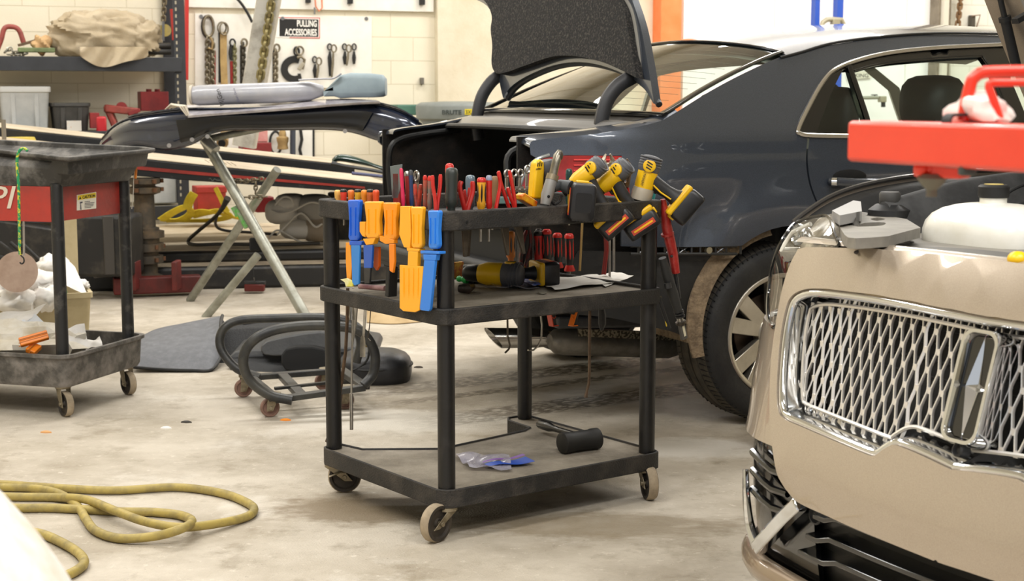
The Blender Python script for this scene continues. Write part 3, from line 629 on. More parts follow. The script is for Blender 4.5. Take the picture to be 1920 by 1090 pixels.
# --- wheel
rub = mat('tyre_rubber', '161616', .65, 0, '262523', 12, .45, .7, .15, 80); trd = mat('tyre_tread', '4a443a', .85, 0, '2a2723', 16)
def tyre_wheel(c, ax, r, rim, wid, parent, fwd):
    """ax points to the outside"""
    up_ = Z3; h = wid / 2; tb = MB()
    tb.lathe(c, ax, [(rim - .008, -h * .7), (rim + .02, -h), (r - .035, -h * 1.02), (r - .008, -h * .86)], 64)
    tb.v = tb.v; tb.f = [f for f in tb.f if len(f) == 4]; tb.mi = [0] * len(tb.f)
    k0 = len(tb.f); prof = []
    tb.m = 1
    for i, y in enumerate((-.86, -.5, -.48, -.44, -.42, -.02, .0, .04, .06, .42, .44, .48, .5, .86)): prof.append((r - (.008 if abs(y) > .8 else (0 if i % 4 in (1, 0) or True else 0)) - (.008 if i in (2, 3, 6, 7, 10, 11) else 0), y * h))
    t2 = MB(); t2.lathe(c, ax, prof, 64); t2.f = [f for f in t2.f if len(f) == 4]; tb.add(t2.v, t2.f)
    tb.m = 0
    t3 = MB(); t3.lathe(c, ax, [(r - .008, h * .86), (r - .016, h * .95), (r - .035, h * 1.02), (r - .06, h * 1.05), (rim + .035, h * 1.03), (rim + .014, h * .99), (rim + .01, h * .86), (rim - .006, h * .75)], 64); t3.f = [f for f in t3.f if len(f) == 4]; tb.add(t3.v, t3.f)
    gr = tb; tb.m = 2; x, y, d = basis(ax)                                       # sipes across the tread shoulder
    for i in range(90):
        a = 2 * math.pi * i / 90; rd = x * math.cos(a) + y * math.sin(a); tg = y * math.cos(a) - x * math.sin(a)
        for sg in (-1, 1):
            gr.bar(c + rd * (r + .0005) + d * (sg * h * .55), c + rd * (r - .014) + d * (sg * h * .97) + tg * .012, .0035, .003, rd)
    ty = tb.build('tyre', [rub, trd, dark], parent, smooth=35)
    al = mat('alloy', 'cfcabf', .3, .85, 'b3ada0', 4); wm_ = MB()
    t4 = MB(); t4.lathe(c, ax, [(rim + .012, h * .88), (rim + .012, h * .97), (rim + .004, h * 1.0), (rim - .008, h * .95), (rim - .014, h * .75), (rim - .03, -h * .6)], 64); t4.f = [f for f in t4.f if len(f) == 4]; wm_.add(t4.v, t4.f)
    for k in range(5):                                                  # five slotted spokes
        a = R(172 - 90) + 2 * math.pi * k / 5
        for da, w0, w1 in ((-.2, .026, .03), (.2, .026, .03)):
            r0 = x * math.cos(a + da * .9) + y * math.sin(a + da * .9); r1 = x * math.cos(a + da * 1.15) + y * math.sin(a + da * 1.15)
            tg0 = d.cross(r0); tg1 = d.cross(r1); p0 = c + r0 * .05 + d * (h * .62); p1 = c + r1 * (rim - .004) + d * (h * .86)
            rg = [[p0 - tg0 * w0 - d * .03, p0 + tg0 * w0 - d * .03, p0 + tg0 * w0, p0 - tg0 * w0], [p1 - tg1 * w1 - d * .04, p1 + tg1 * w1 - d * .04, p1 + tg1 * w1, p1 - tg1 * w1]]
            wm_.loft(rg)
    wm_.lathe(c + d * h * .3, d, [(.075, 0), (.075, h * .36), (.06, h * .42), (.001, h * .44)], 24)
    wm_.build('alloy_wheel', al, parent, .003)
    MB().lathe(c, d, [(rim - .035, -h * .55), (rim - .035, -h * .45), (.01, -h * .45)], 32).build('brake_dust_shield', dark, parent)
    MB().lathe(c, d, [(.14, h * .0), (.14, h * .12), (.07, h * .14), (.07, h * .3)], 32).build('brake_disc', mat('brake_steel', '5a4c40', .5, .6), parent)
tyre_wheel(sp(0, .115, RW), -SN, RW, .216, .225, sed, SE)
MB().lathe(sp(0, SW - .115, RW), SN, [(.2, -.1), (RW - .03, -.112), (RW, -.09), (RW, .09), (RW - .03, .112), (.2, .1)], 40).build('far_wheel', rub, sed)
for t_, q in ((.115, 1), (SW - .115, 1)): MB().lathe(sp(2.8, t_, RW), SN, [(.01, -.08), (.2, -.1), (RW - .03, -.112), (RW, -.09), (RW, .09), (RW - .03, .112), (.2, .1), (.01, .08)], 40).build('front_wheel', rub, sed)
# --- floor pan, silencer, tip
b = MB(); b.box(sp(1.5, SW / 2, .34), (2.6, SW - .5, .1), SE, SN, Z3); b.box(sp(-.55, SW / 2 + .1, .52), (.7, SW - .7, .16), SE, SN, Z3); b.build('floor_pan', mat('underbody', '1c1b1a', .8), sed, .02)
mz = lambda px, py, t_: onpl(px, py, sp(0, t_, 0), SN)
m0, m1 = mz(1040, 640, .5), mz(1270, 648, .5)
ex = mat('exhaust_steel', '8b8780', .4, .5, '5d5850', 8); 
MB().tube([m0 - SE * .02, m0, m0.lerp(m1, .08), m0.lerp(m1, .92), m1], [.028, .045, .052, .052, .04], 24, up=Z3).build('silencer', ex, sed, smooth=50)
tp0, tp1 = mz(925, 634, .62), mz(1050, 634, .55)
tb = MB(); ring = lambda p, r, sl_: [p + Z3 * (r * math.sin(a)) + SN * (r * 1.15 * math.cos(a)) + SE * (sl_ * -math.sin(a)) for a in [2 * math.pi * i / 24 for i in range(24)]]
tb.loft([ring(tp1, .026, 0), ring(tp0.lerp(tp1, .65), .037, 0), ring(tp0, .041, .032), ring(tp0, .037, .032), ring(tp0.lerp(tp1, .6), .033, 0)], True, True); tb.build('exhaust_tip', satin, sed, smooth=50)
MB().tube([tp1 - SE * .05, tp1 + SE * .05, m0 + SE * .02], .03, 14).build('exhaust_pipe', mat('rusty_pipe', '8a7657', .6, .5, '3f3326', 14), sed)
MB().bar(mz(1040, 604, .3), mz(1292, 600, .3), .05, .045).build('impact_bar', mat('impact_bar', '4a4b4d', .4, .3, '333436', 6), sed, .01)
sh = MB(); sh.grid(lambda a, b: mz(1085 + a * 180, 617 + b * 14 + a * 8, .45), 4, 2, SN * .01); sh.build('heat_shield', mat('embossed_foil', '9a917d', .5, .6, '4a443a', 120, .45, .55, detail=0), sed)
# --- interior: seats and trim seen through the glass
cloth = mat('seat_leather', '1d1d1e', .5, 0, '2a2a2b', 5)
def headrest(name, c, w, h, d): return MB().sph(c, (w / 2, d / 2, h / 2), 20, 12, SN, SE, Z3, lambda q: .82 / max(.82, (abs(q.x) ** 4 + abs(q.z) ** 4 + abs(q.y) ** 3) ** .25)).build(name, cloth, sed)
hr = onpl(1567, 212, sp(0, .42, 0), SN); headrest('headrest', hr, .27, .25, .14)
headrest('headrest', hr + SN * .9, .27, .2, .12)
hf = onpl(1748, 192, sp(0, .46, 0), SN); headrest('headrest', hf, .32, .27, .27)
headrest('headrest', hf + SN * .8, .3, .22, .2)
for c in (hf, hf + SN * .8): MB().sph(c - Z3 * .48 + SE * .0, (.27, .1, .42), 18, 12, SN, SE, Z3).build('seat_back', cloth, sed)
MB().box(sp(.24, SW / 2, .8), (.16, SW - .5, .44), SE, SN, Z3).build('rear_seat', cloth, sed, .05)
# parcel shelf
MB().grid(lambda a, b: rglass(0, .1 + b * .8) * (1 - a) + sp(.25, .25 + b * (SW - .5), 1.0) * a - Z3 * .025, 4, 8, V((0, 0, -.01))).build('parcel_shelf', mat('shelf_cloth', '2d2c2a', .95), sed)
# --- handle
def hd(px, py, o): return SP(px, py) - SN * o
MB().sph(SP(1593, 331), (.075, .012, .026), 20, 10, SE, SN, Z3).build('handle_cup', dark, sed)
h = MB().tube([hd(1553, 339, .01), hd(1558, 340, .035), hd(1590, 342, .045), hd(1640, 340, .04), hd(1652, 338, .012)], [.013, .0165, .0165, .0145, .011], 12, sq=(.8, 1)).build('door_handle', paint, sed)
MB().tube([hd(1551, 340, .028), hd(1557, 340, .04)], .0168, 12).build('handle_tip', chrome, h)
MB().sph(hd(1586, 352, .012), .008, 10, 6).build('key_lock', chrome, sed)
# ================================================================ the beige SUV in front, bonnet open
UA = R(29); UT = V((-math.sin(UA), math.cos(UA), 0)); UB = V((math.cos(UA), math.sin(UA), 0))      # across (to its far side), and back along the car
UC = atd(1820, 725, 2.5); UC.z = 0
def sv(u, z):
    """how far back the nose lies at half-width u and height z"""
    u = abs(u); k = max(0, u - .55)
    return .28 * (max(z, .47) - .66) + .03 * ss(z, .4, .15) + .15 * u * u + (2.1 - .5 * ss(z, .5, .62) - .2 * ss(z, .62, .72) - .75 * ss(z, .74, .9)) * k * k + 3.5 * max(0, u - .72) ** 2 + .12 * ss(z, .84, 1.0) ** 2
def up_(u, v, z): return UC + UT * u + UB * v + Z3 * z
def uf(u, z): return up_(u, sv(u, z), z)
def uxy(px, py, off=0):
    v = .05
    for _ in range(40):
        q = onpl(px, py, UC + UB * (v + off), UB); u = (q - UC).dot(UT); v = v * .7 + .3 * min(.6, sv(u, q.z))
    return (u, q.z)
def UPX(px, py, off=0): u, z = uxy(px, py, off); return up_(u, sv(u, z) + off, z)
suv = thing('suv', up_(0, 1.2, 0), 'beige sport utility car with mesh grille and opened bonnet', 'car')
tan = mat('beige_paint', 'a89a8a', .3, .45, 'b3a695', 500, .3, .7, coat=1, detail=1)
greyp = mat('grey_plastic_cover', '77736b', .6, 0, '8b867c', 8, bump=.1); blk = mat('engine_black', '17181a', .5, 0, '232323', 9, bump=.08)
silver = mat('grille_silver', 'e6e3de', .25, .55)
def pxu(pts, n=5, corners=(), closed=False): return [uxy(p.x, p.y) for p in crv(pts, n, closed, corners)]
def mir(h): return h + [(-a, b) for a, b in h[::-1] if abs(a) > 1e-4]
# grille opening: half outline from the bottom middle round the far end to the top middle, then mirrored
gz0 = uxy(1820, 893)[1]; gz1 = uxy(1820, 590)[1]
gh = [(0, gz0)] + pxu([(1790, 882), (1740, 858), (1700, 841), (1682, 837), (1664, 846), (1650, 856), (1636, 855), (1580, 832), (1510, 802), (1480, 788), (1468, 770), (1466, 720), (1472, 640), (1482, 585), (1492, 560), (1512, 547), (1545, 544), (1620, 552), (1700, 565)], 4) + [(0, gz1)]
gfull = mir(gh)
# painted front: outer half outline
fh = [(0, uxy(1820, 1068)[1])] + pxu([(1760, 1050), (1680, 1018), (1600, 985), (1540, 958), (1503, 940), (1482, 916), (1466, 886), (1456, 830), (1452, 760), (1455, 680), (1464, 610), (1476, 545), (1490, 500), (1505, 471)], 4, (5, 13))
fh += pxu([(1520, 467), (1570, 468), (1640, 471), (1720, 477)], 3) + [(0, uxy(1820, 488)[1])]
MB().panel(mir(fh), uf, .012, [gfull], res=.05, res2=.02).build('bumper_cover', tan, suv, smooth=50)
lip = [(0, uxy(1820, 488)[1])] + [p for p in fh[::-1][1:14]]
# rolled top edge of the nose
def rolled(a, b):
    u = -.62 + 1.24 * a; zt = min(p[1] for p in [fh[-1]]) 
    zz = fh[-1][1] - .012 * abs(u / .6) ** 2; return up_(u, sv(u, zz) + .05 * b, zz + .012 * math.sin(b * math.pi) - .006 * b)
MB().grid(rolled, 30, 6).build('nose_lip', tan, suv, smooth=60)
# chrome surround and deep chrome walls
ctr = (0, (gz0 + gz1) / 2)
def inset(poly, d):
    n = len(poly); out = []
    for i in range(n):
        a, p, b = V(poly[i - 2]), V(poly[i]), V(poly[(i + 2) % n]); t = (b - a); nrm = V((-t.y, t.x)); nrm.normalize() if nrm.length else None
        out.append((p.x + nrm.x * d, p.y + nrm.y * d))
    return out
sgn = 1 if sum(gfull[i][0] * gfull[(i + 1) % len(gfull)][1] - gfull[(i + 1) % len(gfull)][0] * gfull[i][1] for i in range(len(gfull))) > 0 else -1
g_in = inset(gfull, .018 * sgn)
def uo(p, o): return up_(p[0], sv(p[0], p[1]) + o, p[1])
gold = mat('gold_trim_edge', 'c8b28c', .25, .6)
MB().tube([uo(p, -.002) for p in inset(gfull, -.006 * sgn)], .0075, 8, closed=True).build('grille_gasket', gold, suv)
MB().tube([uo(p, -.001) for p in inset(gfull, .006 * sgn)], .0085, 10, closed=True).build('grille_surround', chrome, suv)
mb = MB(); w0 = [uo(p, .0) for p in inset(gfull, .008 * sgn)]; w1 = [uo((p[0], p[1]), .055) for p in inset(gfull, .022 * sgn)]
mb.loft([w0, w1], True, False)
mb.build('grille_wall', chrome, suv, smooth=50)
# bottom ledge of the surround: bright shelf in front of the mesh
MB().tube([uo((p[0], p[1]), .03) for p in inset(gfull, .03 * sgn)], .004, 6, closed=True).build('grille_inner_bead', silver, suv)
mb = MB(); zlo, zhi = min(p[1] for p in gfull), max(p[1] for p in gfull); ulo = max(p[0] for p in gfull); st_ = .0158; row = .0335
gbig = inset(gfull, .012 * sgn)
m_ = int(ulo / st_) + 1
def gp(u, z): return up_(u, sv(u, z) + .035, z)
tilt = -.0
for m in range(-m_, m_ + 1):
    run = []
    for k in range(0, int((zhi - zlo) / row) + 3):
        for f in (-.13, .13):
            z = zlo - .01 + (k + f) * row; sg = 1 if (m + k) % 2 == 0 else -1; 
            u = m * st_ + sg * .0035; ok = inpoly((u, z), gbig)
            if ok: run.append(gp(u, z))
            if (not ok) and len(run) > 1: mb.tube(run, .0023, 6, sq=(1, 1.6)); run = []
            elif not ok: run = []
        if sg == 1:
            z = zlo - .01 + k * row; u0 = m * st_ + .0035; u1 = (m + 1) * st_ - .0035
            if inpoly((u0, z), gbig) and inpoly((u1, z), gbig): mb.box((gp(u0, z) + gp(u1, z)) / 2, (.0095, .006, .0115), UT, UB, Z3)
    if len(run) > 1: mb.tube(run, .0023, 6, sq=(1, 1.6))
mb.build('grille_mesh', silver, suv, smooth=50)
MB().panel(inset(gfull, .01 * sgn), lambda u, z: up_(u, sv(u, z) + .11, z), .004, res=.12).build('radiator', mat('radiator_black', '0b0b0b', .7), suv)
fin_ = MB()
for k in range(9): fin_.tube([up_(-.4 + i * .1, sv(-.4 + i * .1, .7) + .1, zlo + .04 + k * .03) for i in range(9)], .002, 4)
fin_.build('radiator_fins', mat('fin_grey', '2c2c2c', .5), suv)
# emblem in the middle: tall rounded chrome frame, dark glossy panes and a four pointed star cross
ez = uxy(1820, 722)[1]; eo = up_(0, sv(0, ez) - .012, ez); EX, EN = -UT, -UB; EY = (up_(0, sv(0, ez + .08), ez + .08) - up_(0, sv(0, ez - .08), ez - .08)).normalized(); ENN = EX.cross(EY).normalized()
def er(w, h, r, d): return [eo + EX * p[0] + EY * p[1] + ENN * d for p in rrect(w, h, r, 6)]
em = MB(); em.loft([er(.086, .2, .026, -.05), er(.086, .2, .026, -.004), er(.080, .194, .024, .004), er(.068, .182, .02, .004), er(.060, .174, .018, -.006), er(.060, .174, .018, -.02)], True, True)
eb = em.build('emblem', chrome, suv, smooth=50)
MB().loft([er(.058, .172, .016, -.018), er(.058, .172, .016, -.007), ]).build('emblem_pane', gloss, eb)
sm = MB()
for pts in ([(0, .088), (.013, 0), (0, -.088), (-.013, 0)], [(0, .012), (.03, 0), (0, -.012), (-.03, 0)]):
    a = [eo + EX * p[0] + EY * p[1] + ENN * -.007 for p in pts]; sm.add(a + [eo + ENN * .012], [(i, (i + 1) % 4, 4) for i in range(4)] + [(3, 2, 1, 0)])
sm.build('emblem_star', chrome, eb, smooth=0)
MB().lathe(eo - EY * .108 + ENN * -.004, ENN, [(.012, -.02), (.012, .0), (.009, .002), (.006, -.004), (.001, -.003)], 16).build('nose_camera', blk, eb)
# headlamp
ho = [uxy(p.x, p.y) for p in crv([(1503, 473), (1488, 505), (1473, 560), (1456, 612), (1443, 600), (1441, 560), (1447, 510), (1461, 465), (1482, 430), (1500, 415), (1535, 406), (1556, 408), (1566, 440), (1573, 462), (1540, 468)], 4, True, (0,))]
HL = lambda o: (lambda u, z: up_(u, sv(u, z) + o, z))
MB().panel(ho, HL(.07), .01, res=.04, res2=.02).build('headlamp_shell', mat('lamp_chrome', 'b9b6b0', .16, .9, '6a6863', 14, .4, .6), suv)
lm = MB()
for x, y, r in ((1462, 575, .03), (1458, 535, .028), (1470, 490, .028), (1500, 440, .024)):
    q = UPX(x, y, .05); lm.lathe(q, -UB, [(r * .5, -.03), (r, 0), (r * .96, .008), (r * .7, -.004), (r * .6, -.02), (.001, -.022)], 18)
lm.build('projector_lens', mat('lens_chrome', 'd9dcde', .05, .9), suv)
MB().tube([UPX(x, y, .02) for x, y in ((1447, 590), (1444, 555), (1450, 510), (1464, 468), (1486, 436), (1520, 420))], .005, 8).build('light_strip', mat('light_guide', 'e6e6e2', .2), suv)
MB().panel(ho, HL(-.002), 0, res=.04, res2=.02).build('headlamp_cover', glassmat('clear_cover', (.93, .93, .91), .1), suv, smooth=60)
MB().tube([uo(p, -.002) for p in ho], .004, 6, closed=True).build('headlamp_edge', gloss, suv)
# side of the bumper under the lamp, wrapping round the corner (both ends of the nose)
lb = [p for p in fh if .25 < p[1] < .9]; cut = pxu([(1500, 937), (1482, 916), (1466, 886), (1456, 830), (1452, 760), (1455, 680), (1464, 618)], 4)
def band(z0f, z1f, u0f, u1, m, name, th=.012, sides=(1, -1), off=0, n=14):
    for sg in sides:
        MB().grid(lambda a, b: (lambda z: (lambda u: up_(sg * u, sv(u, z) + off, z))(u0f(z) + (u1 - u0f(z)) * a))(z0f(0) + (z1f(0) - z0f(0)) * b), n, n, UB * th).build(name, m, suv, smooth=60)
def ucut(z):
    for i in range(len(cut) - 1):
        (ua, za), (ub, zb2) = cut[i], cut[i + 1]
        if za <= z <= zb2: return ua + (ub - ua) * (z - za) / max(1e-6, zb2 - za) + .003
    return (cut[0][0] if z < cut[0][1] else cut[-1][0]) + .003
zc0, zc1 = uxy(1450, 838)[1], uxy(1452, 612)[1]
band(lambda a: zc0, lambda a: zc1, ucut, 1.0, tan, 'bumper_corner')
# vent at the corner: black slats, chrome blade
zv0 = uxy(1420, 1030)[1]
band(lambda a: zv0 - .06, lambda a: zc0, lambda z: ucut(z) - .01, .99, gloss, 'corner_vent', off=.03)
for sg in (1, -1):
    def vt(x, y, o=0): u, z = uxy(x, y); return up_(sg * u, sv(u, z) + o, z)
    MB().sweep([vt(*p, -.004) for p in ((1503, 944), (1480, 965), (1455, 992), (1424, 1027))], [(-.016, -.012), (.016, -.012), (.014, .012), (-.014, .012)], up=-UB).build('chrome_blade', chrome, suv, .004)
    MB().tube([vt(p.x, p.y, -.004) for p in crv([(1424, 1027), (1409, 985), (1403, 935), (1401, 880)], 5)], [.012 - .0004 * i for i in range(16)], 8, sq=(1, 1)).build('chrome_blade', chrome, suv)
    for y in (870, 905, 940):
        MB().tube([vt(1404, y - 22, .01), vt(1420, y - 4, .01), vt(1440, y + 14, .012), vt(1462, y + 24, .02)], .008, 8).build('vent_slat', gloss, suv)
# lower intake and lip
lo_out = [(0, uxy(1820, 1066)[1])] + pxu([(1760, 1052), (1680, 1020), (1600, 988), (1540, 962), (1512, 948), (1480, 975), (1440, 1015), (1425, 1035)], 3)
zl = lo_out[-1][1]
hz = [(0, .2)] + [(u, .2) for u in (.2, .4, .6)] + [(.78, .2), (.86, .225)]
MB().panel(mir(hz + lo_out[::-1][:-1] + [lo_out[0]]), lambda u, z: up_(u, sv(u, z) + .06, z), .01, res=.07, res2=.03).build('lower_intake', mat('intake_black', '0d0d0d', .45, 0, coat=.2), suv, smooth=50)
for k, (y0, y1) in enumerate(((968, 1080), (1005, 1120), (1035, 1150))):
    a0 = uxy(1525 - k * 14, y0); a1 = uxy(1760, y1)
    MB().sweep([up_(u, sv(u, a0[1]) + .03, a0[1] + (.012 if abs(u) < .3 else 0)) for u in [a0[0] * (1 - 2 * i / 20) for i in range(21)]], [(-.03, -.006), (.03, -.008), (.03, .008), (-.03, .004)]).build('intake_slat', gloss, suv, .002)
MB().lathe(UPX(1531, 967, .02), -UB, [(.018, -.02), (.018, .004), (.014, .006), (.011, 0), (.001, 0)], 18).build('parking_sensor', blk, suv)
def lip_(a, b):
    u = -1.0 + 2 * a; z = (.262 + .0 * u) - .05 * b - .02 * (1 - abs(u)) ; return up_(u, sv(u, .25) - .012 * math.sin(b * math.pi) - .005, z)
MB().grid(lip_, 40, 6, UB * .02).build('bumper_lip', mat('lip_bronze', '8f7d68', .3, .4, coat=.8), suv, smooth=60)
MB().grid(lambda a, b: up_(-1 + 2 * a, sv(-1 + 2 * a, .2) + .012 + .05 * b, .2 - .06 * b), 40, 3, UB * .02).build('air_dam', blk, suv)
# front wings running back, and the tyres
rp = [(q - UC).dot(UB) + 1j * q.z for q in [onpl(p.x, p.y, up_(.92, 0, 0), UT) for p in crv([(1487, 417), (1512, 397), (1552, 371), (1600, 352), (1660, 338), (1730, 328), (1800, 322), (1890, 318), (1990, 315)], 3)]]
def rim(a):
    k = a * (len(rp) - 1); i = min(int(k), len(rp) - 2); q = rp[i] * (1 - k + i) + rp[i + 1] * (k - i); return q.real, q.imag
for sg in (1, -1):
    def wing(a, b): v, z = rim(a); return up_(sg * (.925 + .035 * math.sin(b * 2.2) * ss(a, -.05, .2)), v + .38 * min(1, b * 4) * (1 - a), .5 + (z - .5) * (1 - b))
    MB().grid(wing, 24, 12, UT * (-.006 * sg)).build('front_wing', tan, suv, smooth=60)
    MB().tube([up_(sg * .92, *rim(i / 24)) for i in range(25)], .006, 8).build('wing_edge', mat('edge_shine', '565350', .2, .5), suv)
    def chan(a, b): v, z = rim(a); return up_(sg * (.915 - .17 * b), v + .03 * b, z - .012 - .03 * math.sin(b * 7) * 0 - (.055 * ss(b, .05, .45)) - .03 * ss(b, .5, 1))
    MB().grid(chan, 24, 12, Z3 * -.008).build('wing_channel', blk, suv, smooth=50)
    for o, r in ((.05, .006), (.1, .009)): MB().tube([up_(sg * (.915 - o), rim(i / 24)[0] + .05, rim(i / 24)[1] - .035 - o * .3) for i in range(3, 25)], r, 8).build('weather_strip', gloss, suv)
    MB().lathe(up_(sg * .8, .95, .36), UT * sg, [(.01, -.1), (.24, -.12), (.35, -.12), (.365, -.08), (.365, .08), (.35, .12), (.24, .12), (.22, .06), (.01, .05)], 40).build('front_wheel', rub, suv)
MB().box(up_(0, 1.35, .52), (1.9, 1.7, .5), UB, UT, Z3).build('engine_bay', dark, suv)
MB().box(up_(0, 2.6, .8), (1.6, 1.84, .9), UB, UT, Z3).build('cabin', tan, suv, .1)
MB().box(up_(0, 3.1, 1.45), (2.0, 1.5, .45), UB, UT, Z3).build('cabin_glass', gloss, suv, .1)
# --- under the bonnet
def flatp(name, pts, z, th, m, n=4, corners=(), holes=(), bev=.003, tilt=0):
    P = [onz(p.x, p.y, z) for p in crv(pts, n, True, corners)]; o = P[0]
    pol = [((q - o).x, (q - o).y) for q in P]; hs = [[((onz(p.x, p.y, z) - o).x, (onz(p.x, p.y, z) - o).y) for p in crv(h, 3, True)] for h in holes]
    mb = MB(); mb.panel(pol, lambda a, b: o + V((a, b, tilt * b)), th, hs, res=.08, res2=.012); return mb.build(name, m, suv, bev)
flatp('lamp_cover', [(1570, 405), (1612, 397), (1700, 411), (1726, 427), (1665, 443), (1604, 447), (1584, 441), (1573, 420)], .925, .02, greyp, 2, (0, 2, 3, 4), [[(1632, 411), (1645, 408), (1660, 411), (1645, 414)], [(1608, 424), (1622, 418), (1658, 417), (1654, 423), (1615, 425)], [(1622, 404), (1640, 402), (1656, 404), (1640, 405)]])
flatp('lamp_cover_bracket', [(1560, 395), (1600, 376), (1614, 378), (1616, 396), (1575, 404)], .95, .02, mat('light_grey_plastic', '9c9a97', .5), 1, (0, 1, 2, 3, 4))
cv = [(1556, 466), (1562, 452), (1586, 447), (1650, 449), (1690, 444), (1735, 436), (1748, 446), (1775, 453), (1850, 455), (1925, 462), (2050, 475), (2250, 505), (2250, 560), (1920, 499), (1760, 478), (1640, 470)]
flatp('radiator_cover', cv, .89, .012, greyp, 3, (0, 5, 11, 12), [[(1686, 456), (1700, 453), (1715, 454), (1700, 458)], [(1776, 452), (1786, 449.5), (1795, 452), (1786, 454)]])
flatp('radiator_cover_rib', [(1600, 470), (1640, 463), (1760, 463), (1880, 472), (2000, 488), (2000, 500), (1880, 481), (1760, 471), (1660, 468)], .895, .008, mat('dark_grey_cover', '5c5a57', .6), 3, (0, 4, 5))
MB().grid(lambda a, b: up_(-.55 + 1.1 * a, sv(.55 * (2 * a - 1), .86) + .06 + .05 * b, .885 - .12 * b), 14, 3, Z3 * -.01).build('lock_panel', blk, suv)
# padded black cover along the wing
def pad(a, b):
    P = crv([(1640, 392), (1700, 372), (1790, 349), (1890, 334), (2000, 322)], 6); k = a * (len(P) - 1); i = min(int(k), len(P) - 2); p = P[i].lerp(P[i + 1], k - i)
    q = onpl(p.x, p.y, up_(.72, 0, 0), UT); return q - UT * (.12 * b) - Z3 * (.16 * b ** 3) + Z3 * (.02 * math.sin(min(1, b * 1.8) * math.pi))
MB().grid(pad, 24, 12, Z3 * -.01).build('padded_cover', mat('padded_black', '2c2c2c', .75, 0, '414141', 12, bump=.1), suv, smooth=60)
c = onpl(1668, 383, up_(.7, 0, 0), UT)
MB().tube([c - Z3 * .08, c - Z3 * .012, c], [.05, .046, .03], 18).build('filler_neck', blk, suv)
c1 = MB(); c1.lathe(c, Z3, [(.019, -.004), (.0225, 0), (.0235, .022), (.02, .027), (.001, .028)], 20); c1.build('washer_cap', mat('cap_grey', '3c3b39', .6), suv)
# coolant tank
tk = onpl(1850, 425, up_(.42, 0, 0), UT); TKX, TKY = UT * -1, UB
tank = MB().sph(tk + TKX * .02 - Z3 * .025, (.145, .1, .075), 28, 16, TKX, TKY, Z3, lambda q: 1 / max(.8, (abs(q.x) ** 3.4 + abs(q.y) ** 3.4 + abs(q.z) ** 2.6) ** .3))
tank.tube([tk + TKX * .015 + Z3 * .035, tk + TKX * .015 + Z3 * .062], .027, 18)
tank.build('coolant_tank', mat('milky_plastic', 'ebe9e0', .35, 0, 'ddd9cb', 6, coat=.2), suv, smooth=50)
cp = tk + TKX * .015 + Z3 * .06; cb = MB(); cb.lathe(cp, Z3, [(.030, 0), (.0315, .004), (.0315, .022), (.027, .026), (.001, .0265)], 12); cb.build('coolant_cap', black, suv)
MB().lathe(cp + Z3 * .0265, Z3, [(.019, 0), (.019, .001), (.001, .001)], 20).build('cap_print', mat('cap_yellow', 'c9b264', .6), suv)
MB().tube([onpl(p.x, p.y, up_(.5, 0, 0), UT) for p in crv([(1880, 372), (1895, 358), (1925, 345), (1980, 335)], 4)], .004, 8).build('coolant_hose', blk, suv)
MB().tube([onpl(p.x, p.y, up_(.38, 0, 0), UT) for p in crv([(1900, 390), (1925, 378), (1980, 362)], 4)], .004, 8).build('coolant_hose', blk, suv)
hp = onz(1830, 452, .895); MB().sph(hp + Z3 * .0, (.034, .03, .034), 18, 10, (onz(1865, 455, .91) - onz(1800, 455, .91)).normalized(), UB, Z3, lambda q: 1).build('cover_knob', mat('knob_black', '2d2d2d', .7), suv)
MB().sph(onz(1908, 493, .905) + Z3 * .006, (.018, .018, .014), 12, 8).build('oil_cap', mat('yellow_cap', 'f2c010', .35), suv)
# lifted bonnet and its gas strut
H0v, H0z, H1v, H1z = 1.2, 1.03, .56, 2.0
def hood(a, b):
    u = (-.92 + 1.84 * a) * (1 - .10 * b ** 3); bow = .06 * (1 - (2 * a - 1) ** 2); return up_(u, H0v + (H1v - H0v) * b + bow * .6, H0z + (H1z - H0z) * b + bow)
hn = V((0, 0, 0)) + UB * .03 + Z3 * .02
MB().grid(hood, 16, 16, hn).build('bonnet', tan, suv, smooth=50)
MB().grid(lambda a, b: hood(.06 + .88 * a, .05 + .9 * b) - hn * .35, 14, 14, hn * .3).build('bonnet_lining', mat('lining_grey', 'a09d97', .6, 0, '8d8a84', 5), suv, smooth=50)
g0, g1 = onpl(1908, 135, up_(.86, 0, 0), UT), onpl(1870, -25, up_(.86, 0, 0), UT)
m = g0.lerp(g1, .62); st1 = MB().tube([g0, m], .0125, 12).build('gas_strut', blk, suv); MB().tube([m, g1], .007, 10).build('strut_rod', blk, st1); MB().tube([m - (g1 - g0) * .02, m + (g1 - g0) * .03], .0155, 12).build('strut_collar', blk, st1)
MB().bar(onpl(1903, 40, up_(.7, 0, 0), UT), onpl(1960, 8, up_(.7, 0, 0), UT), .02, .012).build('bonnet_hinge', blk, suv)
# ================================================================ tools on the cart
def mcol(c, **k): return mat('tool_' + c, c, k.pop('rough', .35), k.pop('metal', 0), **k)
steel = mat('tool_steel', 'b9b7b2', .28, .9, '8f8b84', 12); dsteel = mat('dark_steel', '5d564c', .45, .7, '3f3831', 14); brown = mat('worn_steel', '7a6552', .45, .6, '4d4037', 16)
RED, DRED, BLK, ORG, BLU = mcol('c8281f', col2='a81c18', scale=14), mcol('8e2420'), mcol('1e1f1e'), mcol('f59a12', col2='ea8a10', scale=10), mcol('1d62d6', col2='1856bd', scale=12)
YEL = mcol('f2c21a', col2='e2b010', scale=10); BLKT = mat('tool_black', '1b1b1c', .5, 0, '2a2a2b', 20); GRYT = mat('tool_grey', '4a4b4e', .5)
def along(p0, p1, prof, m, name, parent, n=14, sq=(1, 1)):
    p0, p1 = V(p0), V(p1); L_ = (p1 - p0).length; return MB().lathe(p0, p1 - p0, [(r, h * L_) for r, h in prof], n, up=UL, sq=sq).build(name, m, parent, smooth=45)
